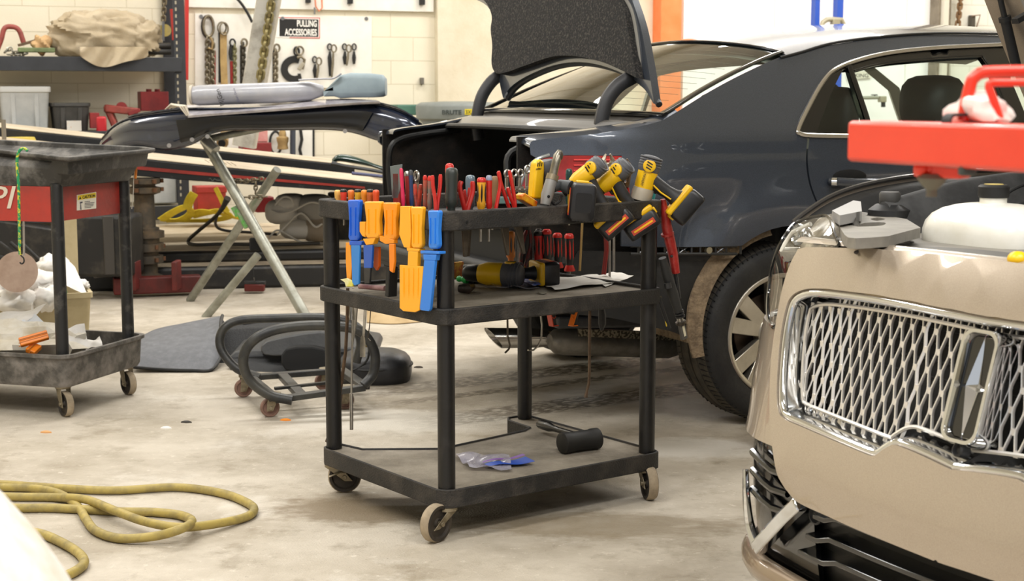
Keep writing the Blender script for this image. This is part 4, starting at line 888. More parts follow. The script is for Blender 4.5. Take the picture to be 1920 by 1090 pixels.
GRIP = [(.001, 0), (.6, .01), (.9, .05), (1, .15), (.95, .3), (.88, .5), (.98, .7), (.95, .84), (.62, .92), (.62, 1), (.3, 1)]
def driver(lab, p0, p1, r, m, cap=None, shaft=.1, sr=.003, ms=None, band=None, group=None, nm='screwdriver', gl=None, flare=None):
    p0, p1 = V(p0), V(p1); d = (p1 - p0).normalized(); t = thing(nm, p1, lab, 'screwdriver' if nm == 'screwdriver' else nm.replace('_', ' '), group)
    along(p0, p1, [(a * r, h) for a, h in GRIP], m, 'handle', t)
    if cap: along(p0 - d * .002, p0.lerp(p1, .12), [(.001, 0), (.7 * r, .05), (1.0 * r, .4), (1.06 * r, .8), (1.02 * r, 1)], cap, 'cap', t)
    if band:
        for k in range(6):
            a = k * math.pi / 3; x, y, _ = basis(d, UL); off = x * math.cos(a) + y * math.sin(a)
            mb = MB().tube([p0.lerp(p1, .16 + .6 * i / 6) + off * (r * (1.0, .96, .9, .88, .9, .95, .92)[i] * .93) for i in range(7)], [.0004 + r * .2 * math.sin(math.pi * (i + .3) / 6.6) for i in range(7)], 6); mb.build('grip_inlay', band, t)
    if flare: along(p0.lerp(p1, .8), p1 + d * .004, [(.8 * r, 0), (.85 * r, .3), (1.25 * r, .9), (1.2 * r, 1), (.1 * r, 1)], flare, 'collar', t)
    if shaft: MB().tube([p1 - d * .004, p1 + d * shaft], sr, 8).build('shaft', ms or steel, t)
    return t
def plier(lab, ha, hb, m, jl=.09, r=.0062, jm=None, group=None, up=1):
    """two handle centre lines (point lists, from the free end) that meet at a pivot"""
    A, B = [V(p) for p in ha], [V(p) for p in hb]; j = (A[-1] + B[-1]) / 2; d = ((A[-1] - A[0]).normalized() + (B[-1] - B[0]).normalized()).normalized()
    t = thing('pliers', j, lab, 'pliers', group)
    for P in (A, B): Q = crv(P + [j + (P[-1] - j) * .4 + d * .03], 5); MB().tube(Q, [r * (.75 if i in (0,) else 1) for i in range(len(Q))], 10, sq=(1, .8)).build('handle', m, t)
    x, y, _ = basis(d, UL); mb = MB(); mb.loft([[j + d * h + x * (a * w) + y * (b_ * .0045) for a, b_ in ((-1, -1), (1, -1), (1, 1), (-1, 1))] for h, w in ((.02, .008), (.035, .013), (.05, .011), (.03 + jl, .004))])
    mb.build('jaws', jm or dsteel, t, .001); return t
rowg = 'hand tools standing in the top of the cart'
def PL(lab, a, b, m, bb=.02, **k): plier(lab, [T(x, y, bb) for x, y in a], [T(x, y, bb) for x, y in b], m, **k)
def DR(lab, x0, y0, x1, y1, w, m, bb=.03, **k): return driver(lab, T(x0, y0, bb), T(x1, y1, bb), w / 2 * .00147, m, **k)
# short handles along the far end of the short rail
cols = [('e8b45c', 'pale tan'), ('d9402c', 'red'), ('e0742a', 'orange'), ('d8a52c', 'mustard'), ('e88a22', 'bright orange'), ('c9642a', 'brown'), ('e2511f', 'red orange')]
for i, (x, (c, n)) in enumerate(zip((633, 644, 658, 671, 683, 694, 705), cols)):
    p = S(x, 356, .03); driver(f'stubby {n} tool handle in the row of short handles on the rail', p, p - Z3 * .055, .0098, mcol(c), BLK if i % 2 else None, .05, group='stubby handles in a row on the short rail', nm='nut_driver')
# tall scrapers and drivers behind the short rail
def slab(nm, lab, cat, pts, thick, m, pl, dirv, parent=None, bev=.0015, group=None):
    P = [pl(*p) for p in pts]; mb = MB(); n = len(P); B = [p + dirv * thick for p in P]
    mb.add(P + B, [tuple(range(n))[::-1], tuple(range(n, 2 * n))] + [(i, (i + 1) % n, n + (i + 1) % n, n + i) for i in range(n)])
    o = mb.build(nm, m, parent, bev)
    if lab: tag(o, lab, cat, group)
    return o
s6 = lambda x, y: S(x, y, .06); s5 = lambda x, y: S(x, y, .09)
t = thing('putty_knife', s6(740, 380), 'wide grey bladed putty knife standing beside a pink handle', 'putty knife')
slab('blade', '', '', [(731, 312), (754, 308), (752, 345), (746, 372), (735, 372)], .0015, mcol('6f7a80', metal=.6), s6, UR, t); slab('handle', '', '', [(736, 325), (747, 325), (750, 440), (738, 440)], .012, DRED, s6, UR, t)
driver('tall pink handled pry tool next to the putty knife', S(752, 315, .05), S(757, 392, .05), .0058, mcol('d42a55'), None, .1)
driver('short dark red handle behind the pink pry tool', S(763, 322, .12), S(766, 392, .12), .008, DRED, steel, .08)
driver('slim navy handled pick with a blue ferrule', S(770, 320, .08), S(772, 392, .08), .0062, mcol('2c3f66'), GRYT, .08)
t = thing('ring_wrench', S(781, 352, .1), 'chrome ring end of a wrench over the red and black pliers', 'wrench')
MB().tube([S(781, 331, .1) + UL * (.010 * math.cos(a)) + Z3 * (.014 * math.sin(a)) for a in [i * math.pi / 8 for i in range(16)]], .004, 8, True).build('ring', steel, t); MB().bar(S(781, 341, .1), S(782, 420, .1), .012, .006).build('shaft', steel, t)
plier('red and black pliers with flared grips under the chrome ring', [S(778, 345, .03), S(780, 370, .03), S(783, 392, .03)], [S(789, 346, .03), S(787, 370, .03), S(785, 392, .03)], mcol('b8402e', col2='3a2a26', scale=30))
driver('worn red and grey handle, nearer the pink one, of a matching pair', S(797, 330, .02), S(797, 396, .02), .0058, mcol('8a5a4c', col2='c2452f', scale=25), RED, .09)
driver('worn grey handle with red end, second of a matching pair', S(806, 331, .01), S(805, 398, .01), .0062, mcol('6c665e', col2='a84e3c', scale=25), RED, .09)
PL('bright red plastic coated pliers standing left of the big black screwdriver'.replace(' left of', ' just before'), [(811, 329), (812, 350), (816, 375), (817, 398)], [(826, 327), (825, 350), (821, 378), (819, 398)], RED, .005)
DR('red screwdriver handle peeping out behind the big black screwdriver', 843, 306, 843, 392, 17, RED, .05, shaft=.06)
DR('big black fluted screwdriver above the nearest cart post', 847, 314, 846, 395, 24, mcol('2b302d', rough=.4), .012, shaft=.06, sr=.004)
PL('dark red pliers beside the big black screwdriver', [(865, 340), (862, 352), (868, 380), (872, 398)], [(886, 340), (886, 360), (879, 385), (876, 398)], mcol('b0221d'), .02, r=.008)
DR('clear blue topped handle behind dark red pliers', 882, 328, 881, 396, 19, mcol('5e707c', rough=.2), .10, shaft=.06)
PL('slim red pliers half hidden behind dark red pliers', [(871, 356), (873, 375), (875, 398)], [(880, 352), (878, 375), (877, 398)], mcol('a32420'), .07, r=.005)
DR('yellow and black striped screwdriver with red end cap', 903, 334, 902, 398, 17, mcol('e0a02a', rough=.3), .03, cap=RED, band=BLK, shaft=.08)
DR('red handle with a blue grey top beside striped screwdriver', 917, 330, 917, 398, 12, RED, .03, cap=mcol('8a93a8'), shaft=.08)
DR('round wooden file handle behind red pliers', 929, 330, 925, 392, 18, mat('wood_handle', '8a6844', .6, 0, '6d4f31', 9, stretch=(1, 1, .2)), .2, shaft=.06, nm='file')
PL('long red pliers crossing open near the row of chrome wrenches', [(935, 321), (938, 345), (933, 375), (930, 398)], [(934, 323), (941, 350), (951, 380), (956, 398)], RED, .02)
PL('single bowed red grip of pliers in front of the chrome wrenches', [(955, 320), (960, 345), (965, 375), (966, 398)], [(952, 352), (957, 370), (963, 385), (965, 398)], RED, .015)
for i, (x, y, h) in enumerate(((951, 326, 'first'), (964, 325, 'second'), (976, 325, 'third'), (989, 318, 'tallest'))):
    b_ = .36; p = T(x, y, b_); w_ = thing('ring_wrench', T(x, 392, b_), f'chrome ring wrench in the rack, {h} from the red pliers' if i < 3 else 'tallest chrome ring wrench, at the drill end of the rack', 'wrench', 'chrome wrenches in the rack')
    MB().tube([p + UR * (.0095 * math.cos(a)) + Z3 * (.0105 * math.sin(a)) for a in [k * math.pi / 10 for k in range(20)]], .0034, 8, True).build('ring', steel, w_)
    MB().bar(T(x - 1, y + 8, b_), T(x - 3, 388, b_), .009, .004, UL).build('shaft', steel, w_, .001)
t = thing('wrench_rack', T(955, 372, .34), 'polished socket rail behind the red pliers', 'rack'); MB().bar(T(915, 358, .34), T(1003, 356, .34), .014, .008).build('rail', steel, t, .002)
mb = MB()
for k in range(9): 
    q_ = T(922 + 9.5 * k, 356, .335); MB().cyl(q_ + Z3 * .003, q_ + Z3 * .010, .006, n=10).build('socket', steel, t)
MB().bar(T(922, 376, .35), T(990, 376, .35), .03, .022).build('tray', mat('teal_tray', '6f8f8c', .4), t, .004)
MB().bar(T(905, 386, .38), T(985, 386, .38), .05, .012).build('tray_base', mat('tray_dark', '2a2f30', .5), t, .003)
DR('dark teal transparent handle behind the cordless tools', 1067, 316, 1067, 392, 15, mcol('20423f', rough=.15), .3, shaft=.05)
DR('green screwdriver handle behind the first drill', 1116, 304, 1115, 392, 16, mcol('1f6b4a', rough=.2), .35, shaft=.05)
def jaws_up(lab, x, y0, y1, spread, m, bb, hm):
    t = thing('pliers', T(x, y1 + 30, bb), lab, 'pliers')
    for sg in (-1, 1): MB().tube([T(x + sg * spread * k, y, bb) for k, y in ((.45, y0), (1, y0 + 12), (.9, (y0 + y1) / 2), (.5, y1))], [.003, .0085, .0095, .006], 10, sq=(1, .7)).build('jaw', m, t)
    MB().cyl(T(x, y1 - 6, bb) - UL * .01, T(x, y1 - 6, bb) + UL * .01, .008, n=12).build('pivot', m, t)
    for sg in (-1, 1): MB().tube([T(x + sg * 4, y1, bb), T(x + sg * 8, y1 + 40, bb)], .006, 8).build('handle', hm, t)
jaws_up('end cutting pliers with bright open jaws behind the second drill', 1140, 289, 316, 9, mat('bright_jaw', 'a59c8c', .35, .7, '6b5f50', 20), .12, RED)
jaws_up('brown worn pliers with closed jaws near the corner drill', 1172, 298, 352, 8, brown, .05, RED)
MB_ = MB().cyl(T(1188, 366, .02), T(1188, 396, .02), .0075, n=14).build('socket', steel); tag(MB_, 'small chrome socket on the rail under the corner drill', 'socket')
DR('red grip just beside the corner drill nose', 1207, 358, 1206, 398, 12, RED, .04, shaft=.05)
DR('teal grip between corner drill and rail', 1222, 357, 1218, 398, 18, mcol('1b8f98'), .05, shaft=.05)
t = thing('oscillating_tool', T(1005, 380, .05), 'yellow bodied tool with grey head leaning beside the cordless ratchet', 'power tool')
slab('body', '', '', [(1000, 372), (1003, 330), (1006, 305), (1013, 298), (1021, 302), (1022, 320), (1018, 375)], .03, YEL, lambda x, y: T(x, y, .05), UL, t, .006)
along(T(1022, 300, .07), T(1030, 345, .07), [(.001, 0), (.02, .02), (.028, .2), (.024, .6), (.018, 1)], GRYT, 'head', t)
for k in range(3): MB().bar(T(1009 + k * 3.6, 303 + abs(k - 1) * 2, .049), T(1008 + k * 3.6, 312, .049), .002, .002).build('vent', BLKT, t)
text('DEWALT', T(1005, 319, .0485), T(1019, 317, .0485) - T(1005, 319, .0485), Z3, .0042, BLKT, t, w=.019)
slab('foot', '', '', [(978, 366), (985, 362), (1009, 378), (1007, 389), (1001, 389), (979, 375)], .03, mcol('e8bc1c', col2='d03a1a', scale=16), lambda x, y: T(x, y, .03), UL, t, .003)
# ---------------------------------------------------------------- cordless tools
LBLR, LBLY = mcol('c2452f'), mcol('f0b81c')
def I(dx, dy, dep=0): return V((dx, dep, -dy)).normalized()             # a direction seen as (right, down) with some depth
def battery(par, c, f, w_, fl=.105, fw=.074, th=.052, lab=LBLR):
    """c middle of the outer face, f facing direction, w_ long direction"""
    f = V(f).normalized(); y = (V(w_) - f * V(w_).dot(f)).normalized(); x = y.cross(f)
    def rr(a, b, r, d): return [c + x * p[0] + y * p[1] + f * d for p in rrect(a, b, r, 4)]
    o = MB().loft([rr(fw * .86, fl * .9, .012, -th), rr(fw * .96, fl, .014, -th * .8), rr(fw, fl, .014, -.012), rr(fw * .95, fl * .97, .014, -.002), rr(fw * .86, fl * .9, .012, 0)]).build('battery', mat('battery_black', '161618', .38, 0, '242426', 18), par, smooth=50)
    mb = MB()
    mb.loft([rr(fw * .62, fl * .52, .006, .0008), rr(fw * .62, fl * .52, .006, -.002)]); mb.build('battery_panel', mat('panel_dark', '0e0e10', .6), o)
    for k in range(7): MB().box(c + y * (-fl * .46) + x * (fw * (k - 3) * .12) + f * -.012, (.003, .006, .02), x, y, f).build('battery_rib', BLKT, o)
    for sg in (-1,):
        e = c + x * (sg * fw * .503) - f * (th * .42); MB().box(e, (.0015, fl * .72, th * .3), x, y, f).build('battery_label', lab, o); MB().box(e + x * sg * .0008, (.001, fl * .6, th * .1), x, y, f).build('label_stripe', LBLY, o)
    MB().box(c + y * fl * .47 - f * th * .8, (fw * .5, .016, .02), x, y, f).build('release_latch', YEL, par, .003)
    return o
def drill(lab, B, cd, hd, side, hl=.1, bl=.13, br=.029, face=None, wl=None, chuck=True, txt=True):
    """B middle of the motor body; cd towards the chuck; hd along the grip to the battery"""
    cd, hd = V(cd).normalized(), V(hd).normalized(); side = V(side).normalized(); t = thing('cordless_drill', B + hd * hl, lab, 'drill', 'yellow and black cordless tools')
    Bm = B; MB().tube([Bm - cd * bl * .5, Bm - cd * bl * .42, Bm - cd * bl * .3, Bm + cd * bl * .2, Bm + cd * bl * .36], [br * .55, br * .9, br, br, br * .8], 18, up=side).build('motor_housing', YEL, t, smooth=50)
    cap = MB(); 
    for k in range(5): cap.tube([Bm - cd * (bl * .5 - k * .0085) - cd * .012, Bm - cd * (bl * .5 - k * .0085) - cd * .008, Bm - cd * (bl * .5 - k * .0085) - cd * .004], [br * (.35, .75, .93, 1.0, 1.04)[k], br * (.62, .9, 1.02, 1.07, 1.1)[k], br * (.5, .8, .95, 1.02, 1.05)[k]], 18)
    MB().tube([Bm - cd * bl * .56, Bm - cd * bl * .54, Bm - cd * bl * .46, Bm - cd * bl * .26, Bm - cd * bl * .16], [br * .4, br * .78, br * 1.04, br * 1.12, br * 1.02], 18).build('rear_cap', mat('rubber_grey', '55565a', .55), t, smooth=50)
    for k in range(4): MB().tube([Bm - cd * bl * (.5 - k * .065) + side.cross(cd) * (br * 1.06 * math.cos(a)) + side * (br * 1.06 * math.sin(a)) for a in [i * math.pi / 9 for i in range(18)]], .0028, 6, True).build('cap_rib', mat('rubber_grey', '55565a', .55), t)
    e = Bm - cd * bl * .3 + side * br * 1.06                       # round vented badge on the cheek
    MB().lathe(e, side, [(.019, -.012), (.0185, .001), (.015, .003), (.001, .003)], 18).build('side_vent', YEL, t)
    for k in range(3): MB().bar(e + side * .0034 + cd * ((k - 1) * .008) - hd * .009, e + side * .0034 + cd * ((k - 1) * .008) + hd * .009, .0035, .0012, side).build('vent_slot', BLKT, t)
    if chuck: MB().tube([Bm + cd * bl * .33, Bm + cd * bl * .4, Bm + cd * bl * .62, Bm + cd * bl * .7], [br * .8, br * .78, br * .7, br * .45], 16).build('chuck', mat('chuck_black', '232323', .4, .2), t)
    g0 = Bm + hd * br * .6; g1 = Bm + hd * hl
    MB().tube([g0, g0.lerp(g1, .3), g0.lerp(g1, .6), g0.lerp(g1, .85), g1], [.021, .0185, .017, .019, .025], 14, sq=(1.15, .95), up=side).build('grip', BLKT, t, smooth=60)
    for sg in (1,): MB().tube([g0.lerp(g1, .1) + side * .019 + cd * .006, g0.lerp(g1, .4) + side * .0165 + cd * .012, g0.lerp(g1, .8) + side * .018 + cd * .012], .0025, 6).build('grip_trim', YEL, t)
    tr = g0 + cd * .018 + hd * .012; MB().box(tr, (.016, .012, .024), cd, side, hd).build('trigger', BLKT, t, .004)
    f = V(face) if face is not None else hd; wv = V(wl) if wl is not None else cd
    f.normalize(); wv = (wv - f * wv.dot(f)).normalized()
    MB().box(g1 + f * .006, (.07, .105, .018), f.cross(wv), wv, f).build('foot', YEL, t, .006)
    battery(t, g1 + f * .062, f, wv); 
    return t
SV = V((-.15, -.95, .1))
# corner drill
D1 = T(1212, 334, .0)
d4 = drill('yellow cordless driver hanging at the far corner, white nose down in the rail', D1, I(-18, 71), I(66, 44, -.25), (-.1, -1, .05), .108, .12, .029, I(48, 40, -.5), I(-25, 44), chuck=False)
MB().tube([D1 + I(-18, 71) * .03, D1 + I(-18, 71) * .04, D1 + I(-18, 71) * .066, D1 + I(-18, 71) * .07], [.03, .0315, .03, .02], 18).build('nose', mat('nose_grey', 'b3aa98', .4, .2), d4); MB().tube([D1 + I(-18, 71) * .066, D1 + I(-18, 71) * .092], .013, 12).build('bit_holder', steel, d4)
nrm = V((-.1, -1, .05)).normalized(); tx = I(18, -71); text('DEWALT', D1 + nrm * .0305 + I(-18, 71) * .022 + I(1, 0) * -.004, tx, tx.cross(nrm) * -1, .007, BLKT, d4, w=.042)
# tool A: cordless ratchet with a bare metal head, battery towards the camera
ra = thing('cordless_ratchet', T(1040, 360, .02), 'cordless ratchet with a long bare metal neck leaning up from the rail', 'power tool', 'yellow and black cordless tools')
rA = lambda x, y: T(x, y, -.01)
MB().tube([rA(1022, 384), rA(1026, 366), rA(1034, 338)], [.0135, .0175, .0165], 18).build('sleeve', mat('sleeve_grey', '8e8c88', .4, .3), ra); MB().tube([rA(1034, 338), rA(1037, 328)], .0175, 18).build('collar', mat('collar_brown', '8c8069', .35, .6), ra)
MB().tube([rA(1037, 328), rA(1041, 310), rA(1046, 292), rA(1050, 283)], [.0135, .013, .0145, .009], 16, sq=(1, .8)).build('neck', mat('neck_steel', '8a8578', .3, .8, '5c564a', 20), ra, smooth=60); MB().sph(rA(1047, 292) - UL * .011, (.008, .004, .012), 12, 8, UR, UL, Z3).build('neck_recess', dsteel, ra)
MB().sph(rA(1022, 368) - UL * .016, .004, 10, 6).build('plug', dark, ra)
MB().tube([rA(1036, 352), rA(1050, 347), T(1070, 352, -.04)], [.014, .016, .02], 14).build('grip', mat('grip_grey', '3a3d3f', .5), ra)
MB().tube([rA(1030, 375), rA(1040, 384), rA(1050, 377), rA(1052, 366)], .004, 8).build('trigger_guard', BLKT, ra)
cA = T(1094, 381, -.085); fA = V((.12, -1, -.05)); battery(ra, cA, fA, I(6, -72), .105, .072, .055); MB().box(cA - fA.normalized() * .058, (.07, .1, .012), fA.normalized().cross(Z3), Z3, fA.normalized()).build('foot', YEL, ra, .004)
# drills B and C
B2 = T(1097, 330, .06); drill('cordless drill behind the ratchet battery, grip bending down, middle one of three batteries', B2, I(-28, 22, .3), I(36, 60, -.75), (-.5, -.8, .1), .125, .115, .027, I(30, 34, -1), I(46, -66))
B3 = T(1146, 334, .045); drill('cordless drill nearest the corner post, its battery lowest of all', B3, I(-28, 24, .35), I(44, 66, -.5), (-.5, -.8, .1), .125, .115, .028, I(40, 60, -.7), I(46, -56))
# red hydraulic ram and black grip hung on the far post
t = thing('air_ratchet', S(1258, 500, CL + .05), 'red air tool with ribbed grip hanging outside the corner post', 'power tool'); ss_ = lambda x, y: T(x, y, -.02)
MB().tube([ss_(1243, 374), ss_(1246, 395), ss_(1250, 425), ss_(1256, 452), ss_(1262, 478), ss_(1267, 512)], [.009, .012, .0165, .017, .0155, .013], 16, sq=(1, .9)).build('body', mcol('9c2420', col2='b23630', scale=30, bump=.3), t, smooth=60)
MB().tube([ss_(1251, 437) , ss_(1252, 441)], .0195, 16).build('ring', mcol('9c2420', col2='b23630', scale=30, bump=.3), t); MB().sph(ss_(1253, 480) - UL * .014, .0045, 10, 6).build('button', BLKT, t); MB().tube([ss_(1266, 508), ss_(1273, 560)], .007, 8).build('hose_end', BLKT, t)
t = thing('grease_gun', ss_(1270, 600), 'black hose grip with a worn metal tip hanging below the red tool', 'tool')
MB().tube([ss_(1242, 484), ss_(1252, 520), ss_(1262, 552), ss_(1272, 585)], [.012, .0155, .016, .0125], 16).build('grip', mat('grip_rubber', '2a2a29', .6, bump=.1), t, smooth=60)
for y in (582, 587, 592): MB().tube([ss_(1272 + (y - 582) * .3, y), ss_(1272.6 + (y - 582) * .3, y + 3)], .0145, 14).build('collar_ring', BLKT, t)
MB().tube([ss_(1246, 530) - UL * .012, ss_(1247, 540) - UL * .014], .011, 12).build('end_plug', BLKT, t)
MB().tube([ss_(1274, 594), ss_(1276, 603)], .010, 12).build('neck', steel, t); MB().tube([ss_(1276, 603), ss_(1277, 607)], .016, 14).build('flange', dsteel, t); MB().bar(ss_(1277, 606), ss_(1283, 636), .021, .012, UL).build('tip', mat('tip_grey', '55524d', .5), t, .002); MB().bar(ss_(1278, 611) - UL * .0065, ss_(1282, 630) - UL * .0065, .008, .002, UL).build('label', mat('label_pale', 'd9d2b8', .6), t)
t = thing('pry_bar', ss_(1242, 570), 'thin dark lever with a yellow edge hanging from the middle shelf corner', 'lever'); MB().tube([ss_(1234, 553), ss_(1244, 585), ss_(1255, 616)], .0062, 8).build('bar', BLKT, t); MB().tube([ss_(1238, 556), ss_(1250, 612)], .0022, 6).build('edge', mcol('d8b93a'), t)
# ---------------------------------------------------------------- body trim scrapers hung on the short rail
so = lambda x, y: S(x, y, -.05)
def scraper(lab, hx0, hx1, hy0, hy1, parts, m, d=.016):
    t = thing('trim_scraper', so((hx0 + hx1) / 2, hy1), lab, 'scraper', 'plastic trim scrapers hung on the short rail')
    w_ = (hx1 - hx0); P = [(hx0, hy0 + 2), (hx0 + 2, hy0), (hx1 - 2, hy0), (hx1, hy0 + 2), (hx1 - 1, hy0 + 12), (hx1 - w_ * .12, (hy0 + hy1) / 2), (hx1 - w_ * .06, hy1 - 6), (hx1 - w_ * .2, hy1), (hx0 + w_ * .2, hy1), (hx0 + w_ * .06, hy1 - 6), (hx0 + w_ * .12, (hy0 + hy1) / 2), (hx0 + 1, hy0 + 12)]
    slab('handle', '', '', P, d, m, so, UR, t, .004)
    for k in (-.22, .22): MB().tube([so((hx0 + hx1) / 2 + w_ * k, hy0 + 14) - UR * .001, so((hx0 + hx1) / 2 + w_ * k * .9, hy1 - 10) - UR * .001], .0022, 6).build('grip_rib', m, t)
    for nm, pts, th_, mm in parts: slab(nm, '', '', pts, th_, mm, so, UR, t, .0015)
    return t
B1, O1, O2, O3 = BLU, mcol('f7a81a'), ORG, mcol('fbb022')
scraper('blue trim scraper nearest the far corner post, long straight blade', 651, 673, 375, 452, [('guard', [(655, 452), (678, 453), (677, 460), (655, 460)], .02, B1), ('blade', [(658, 460), (674, 460), (672, 533), (664, 536), (660, 530)], .007, mcol('2b80cf'))], B1)
scraper('orange trim scraper with a blue black bit, second from the far corner post', 682, 713, 378, 447, [('tab', [(674, 416), (684, 416), (684, 445), (679, 443), (674, 435)], .012, O1), ('neck', [(680, 448), (703, 447), (699, 458), (686, 460)], .016, O1), ('blade', [(681, 460), (698, 460), (696, 503), (682, 503)], .007, mcol('1f54b0')), ('tip', [(682, 503), (694, 503), (692, 532), (683, 532)], .007, BLKT)], O1)
scraper('slim orange trim scraper with a narrow curved blade, in the middle of the row', 717, 743, 380, 450, [('guard', [(711, 442), (738, 450), (738, 457), (722, 458), (712, 452)], .014, O2), ('blade', [(729, 458), (738, 458), (739, 490), (736, 512), (730, 508)], .008, mcol('f0850f'))], O2)
t = scraper('widest orange trim scraper with a ribbed spade blade hanging lowest', 769, 791, 388, 466, [('second_handle', [(750, 387), (768, 387), (770, 440), (768, 466), (757, 464), (748, 440)], .012, O3), ('guard', [(762, 465), (786, 467), (785, 472), (763, 471)], .02, O3), ('neck', [(765, 471), (783, 472), (782, 500), (764, 499)], .012, O3), ('blade', [(749, 497), (793, 500), (790, 540), (786, 582), (778, 586), (756, 584), (749, 578)], .006, O3)], O3)
for x in (757, 766, 775, 784): MB().tube([so(x, 503) - UR * .0005, so(x * .97 + 23, 545) - UR * .001, so(x * .95 + 38.5, 566) + UR * .001], [.0022, .0022, .0006], 6).build('blade_rib', O3, t)
scraper('bright blue trim scraper with a thick tapered blade beside the nearest post', 801, 822, 395, 467, [('guard', [(788, 470), (823, 472), (823, 477), (788, 476)], .022, mcol('2d7fe0')), ('neck', [(793, 477), (818, 478), (816, 489), (794, 488)], .014, mcol('2d7fe0')), ('blade', [(795, 488), (815, 489), (806, 580), (803, 584), (788, 582), (787, 577)], .009, mcol('2d7fe0'))], mcol('2d7fe0'))
sp2 = lambda x, y: S(x, y, -.02)
slab('trim_wedge', 'short amber wedge peeping out behind the first blue scraper', 'wedge', [(648, 455), (656, 455), (659, 500), (657, 527), (650, 526), (648, 490)], .008, mcol('f39c1c'), sp2, UR)
slab('trim_wedge', 'narrow red orange wedge between two orange scrapers', 'wedge', [(702, 463), (710, 463), (710, 500), (705, 508), (700, 500)], .008, mcol('f0680f'), sp2, UR)
MB_ = MB().bar(S(735, 500, -.015), S(733, 556, -.015), .018, .03, UR).build('tool_holder', black, None, .003); tag(MB_, 'black plastic holder standing on the middle shelf behind the spade scraper', 'holder')
# ---------------------------------------------------------------- on and under the middle shelf
ZS = ZM - .011
sh = lambda x, y, z=0: onz(x, y, ZS + z)
MB_ = MB().tube([S(674, 537, -.012), S(722, 541, .02)], .0075, 14).build('tube', mat('pink_tube', '8f5d63', .5, 0, 'b08a86', 20)); tag(MB_, 'dusty pink plastic tube lying on the edge of the middle shelf', 'tube')
slab('tag', 'pale yellow plastic tag at the post end of the middle shelf', 'tag', [(637, 524), (650, 522), (662, 528), (661, 538), (648, 538), (646, 530)], .006, mat('pale_tag', 'e6e2b8', .6, 0, 'd6d040', 20), lambda x, y: S(x, y, -.03), UR)
# upright screwdrivers standing in the middle shelf, red bulb collars down
def ud(lab, x, y0, y1, b_, m, inl, flare, shaft=.11, w_=20, cap=RED):
    return driver(lab, T(x, y0, b_), T(x + 1, y1, b_), w_ / 2 * .00152, m, cap, shaft, .0035, band=inl, flare=flare)
def bof(px, py, z): q = onz(px, py, z); return (q - CN).dot(UL)
b1 = CW - .03; ud('black screwdriver with red inlay and collar, nearest the brass rod', 1067, 439, 506, b1, BLK, RED, RED); ud('black screwdriver with red inlay, second from the brass rod', 1045, 438, 500, b1 - .015, BLK, RED, RED)
ud('black screwdriver with red stripe, third from the brass rod', 1025, 431, 498, b1 - .01, BLK, RED, None); ud('red screwdriver with wide red front, fourth from brass rod', 1009, 434, 498, b1 + .005, RED, BLK, None, cap=BLK)
ud('orange handled driver with a black oval inlay on the middle shelf', 957, 433, 490, b1 - .02, mcol('c8792a'), BLK, None, cap=None)
plier('black and red gripped pliers standing behind the lying drill', [T(987, 432, b1 + .01), T(980, 455, b1 + .01), T(976, 495, b1 + .01)], [T(992, 432, b1 + .01), T(994, 455, b1 + .01), T(986, 495, b1 + .01)], mcol('2a2a2a', col2='8a1f1b', scale=30), .04, .008)
driver('short red screwdriver standing at the back of the middle shelf', T(1010, 430, b1 + .02), T(1011, 490, b1 + .02), .012, DRED, BLK, .06)
pr = T(1087, 521, b1 - .04); pr.z = ZS; MB_ = MB().cyl(T(1092, 415, b1 - .04), pr, .004, n=10).build('brass_rod', mat('brass', 'b59a66', .3, .8)); tag(MB_, 'thin brass coloured rod between the top tray and middle shelf', 'rod')
for x, y0, y1, lab in ((1143, 463, 520, 'longer'), (1151, 463, 508, 'shorter')):
    MB_ = MB().cyl(T(x, y0 - 40, .3), T(x, y1, .3), .004, n=10).build('extension_bar', steel); tag(MB_, f'{lab} chrome extension bar behind the drill batteries', 'bar')
MB_ = MB().tube([T(1136, 440, .3), T(1137, 470, .3), T(1132, 515, .3)], .0075, 10).build('pry_bar', DRED); tag(MB_, 'dark red pry bar handle beside the chrome extension bars', 'pry bar')
# drill lying on its side
L0 = sh(942, 516, .04); ld = drill('yellow cordless drill lying on its side on the middle shelf', L0 + UL * .03, (UR * -.55 + UL * .85), (UR * .9 - UL * .35), Z3, .12, .15, .035, UR * .95 - UL * .3, UL * .9 + UR * .3)
t = thing('battery_charger', sh(890, 520), 'ribbed black block on the middle shelf beside the lying drill', 'battery'); q = sh(890, 513, .028); MB().box(q, (.06, .05, .056), UR, UL, Z3).build('case', BLKT, t, .006)
for k in range(6): MB().box(q + Z3 * (-.022 + k * .009) - UL * .027, (.05, .006, .004), UR, UL, Z3).build('rib', BLKT, t)
MB_ = MB().box(sh(873, 510, .025) + UL * .06, (.06, .012, .05), UR, UL, Z3).build('parts_box', mat('orange_print', 'b5642a', .6, 0, 'd9b13a', 60, .42, .58)); tag(MB_, 'small orange and yellow printed box behind the ribbed black block', 'box')
p0 = sh(922, 508, .016); p1 = sh(968, 531, .014); driver('red and black screwdriver lying across the clear bag', p1, p0, .0135, RED, RED, .03, band=BLK)
MB_ = MB().lathe(sh(858, 523, .012), -UL + UR * .3, [(.001, 0), (.008, .001), (.01, .006), (.008, .012), (.008, .022), (.012, .026), (.012, .04), (.001, .041)], 14).build('valve_cap', mcol('18b04c')); tag(MB_, 'small green plastic cap on the middle shelf behind the nearest post', 'cap')
MB_ = MB().tube([sh(862, 541, .012), sh(876, 542, .012), sh(886, 538, .012)], [.012, .0155, .009], 14).build('hose_fitting', mat('fitting_black', '2a2523', .4, 0, '55463d', 30)); tag(MB_, 'black knobbly fitting on the middle shelf by the nearest post', 'fitting')
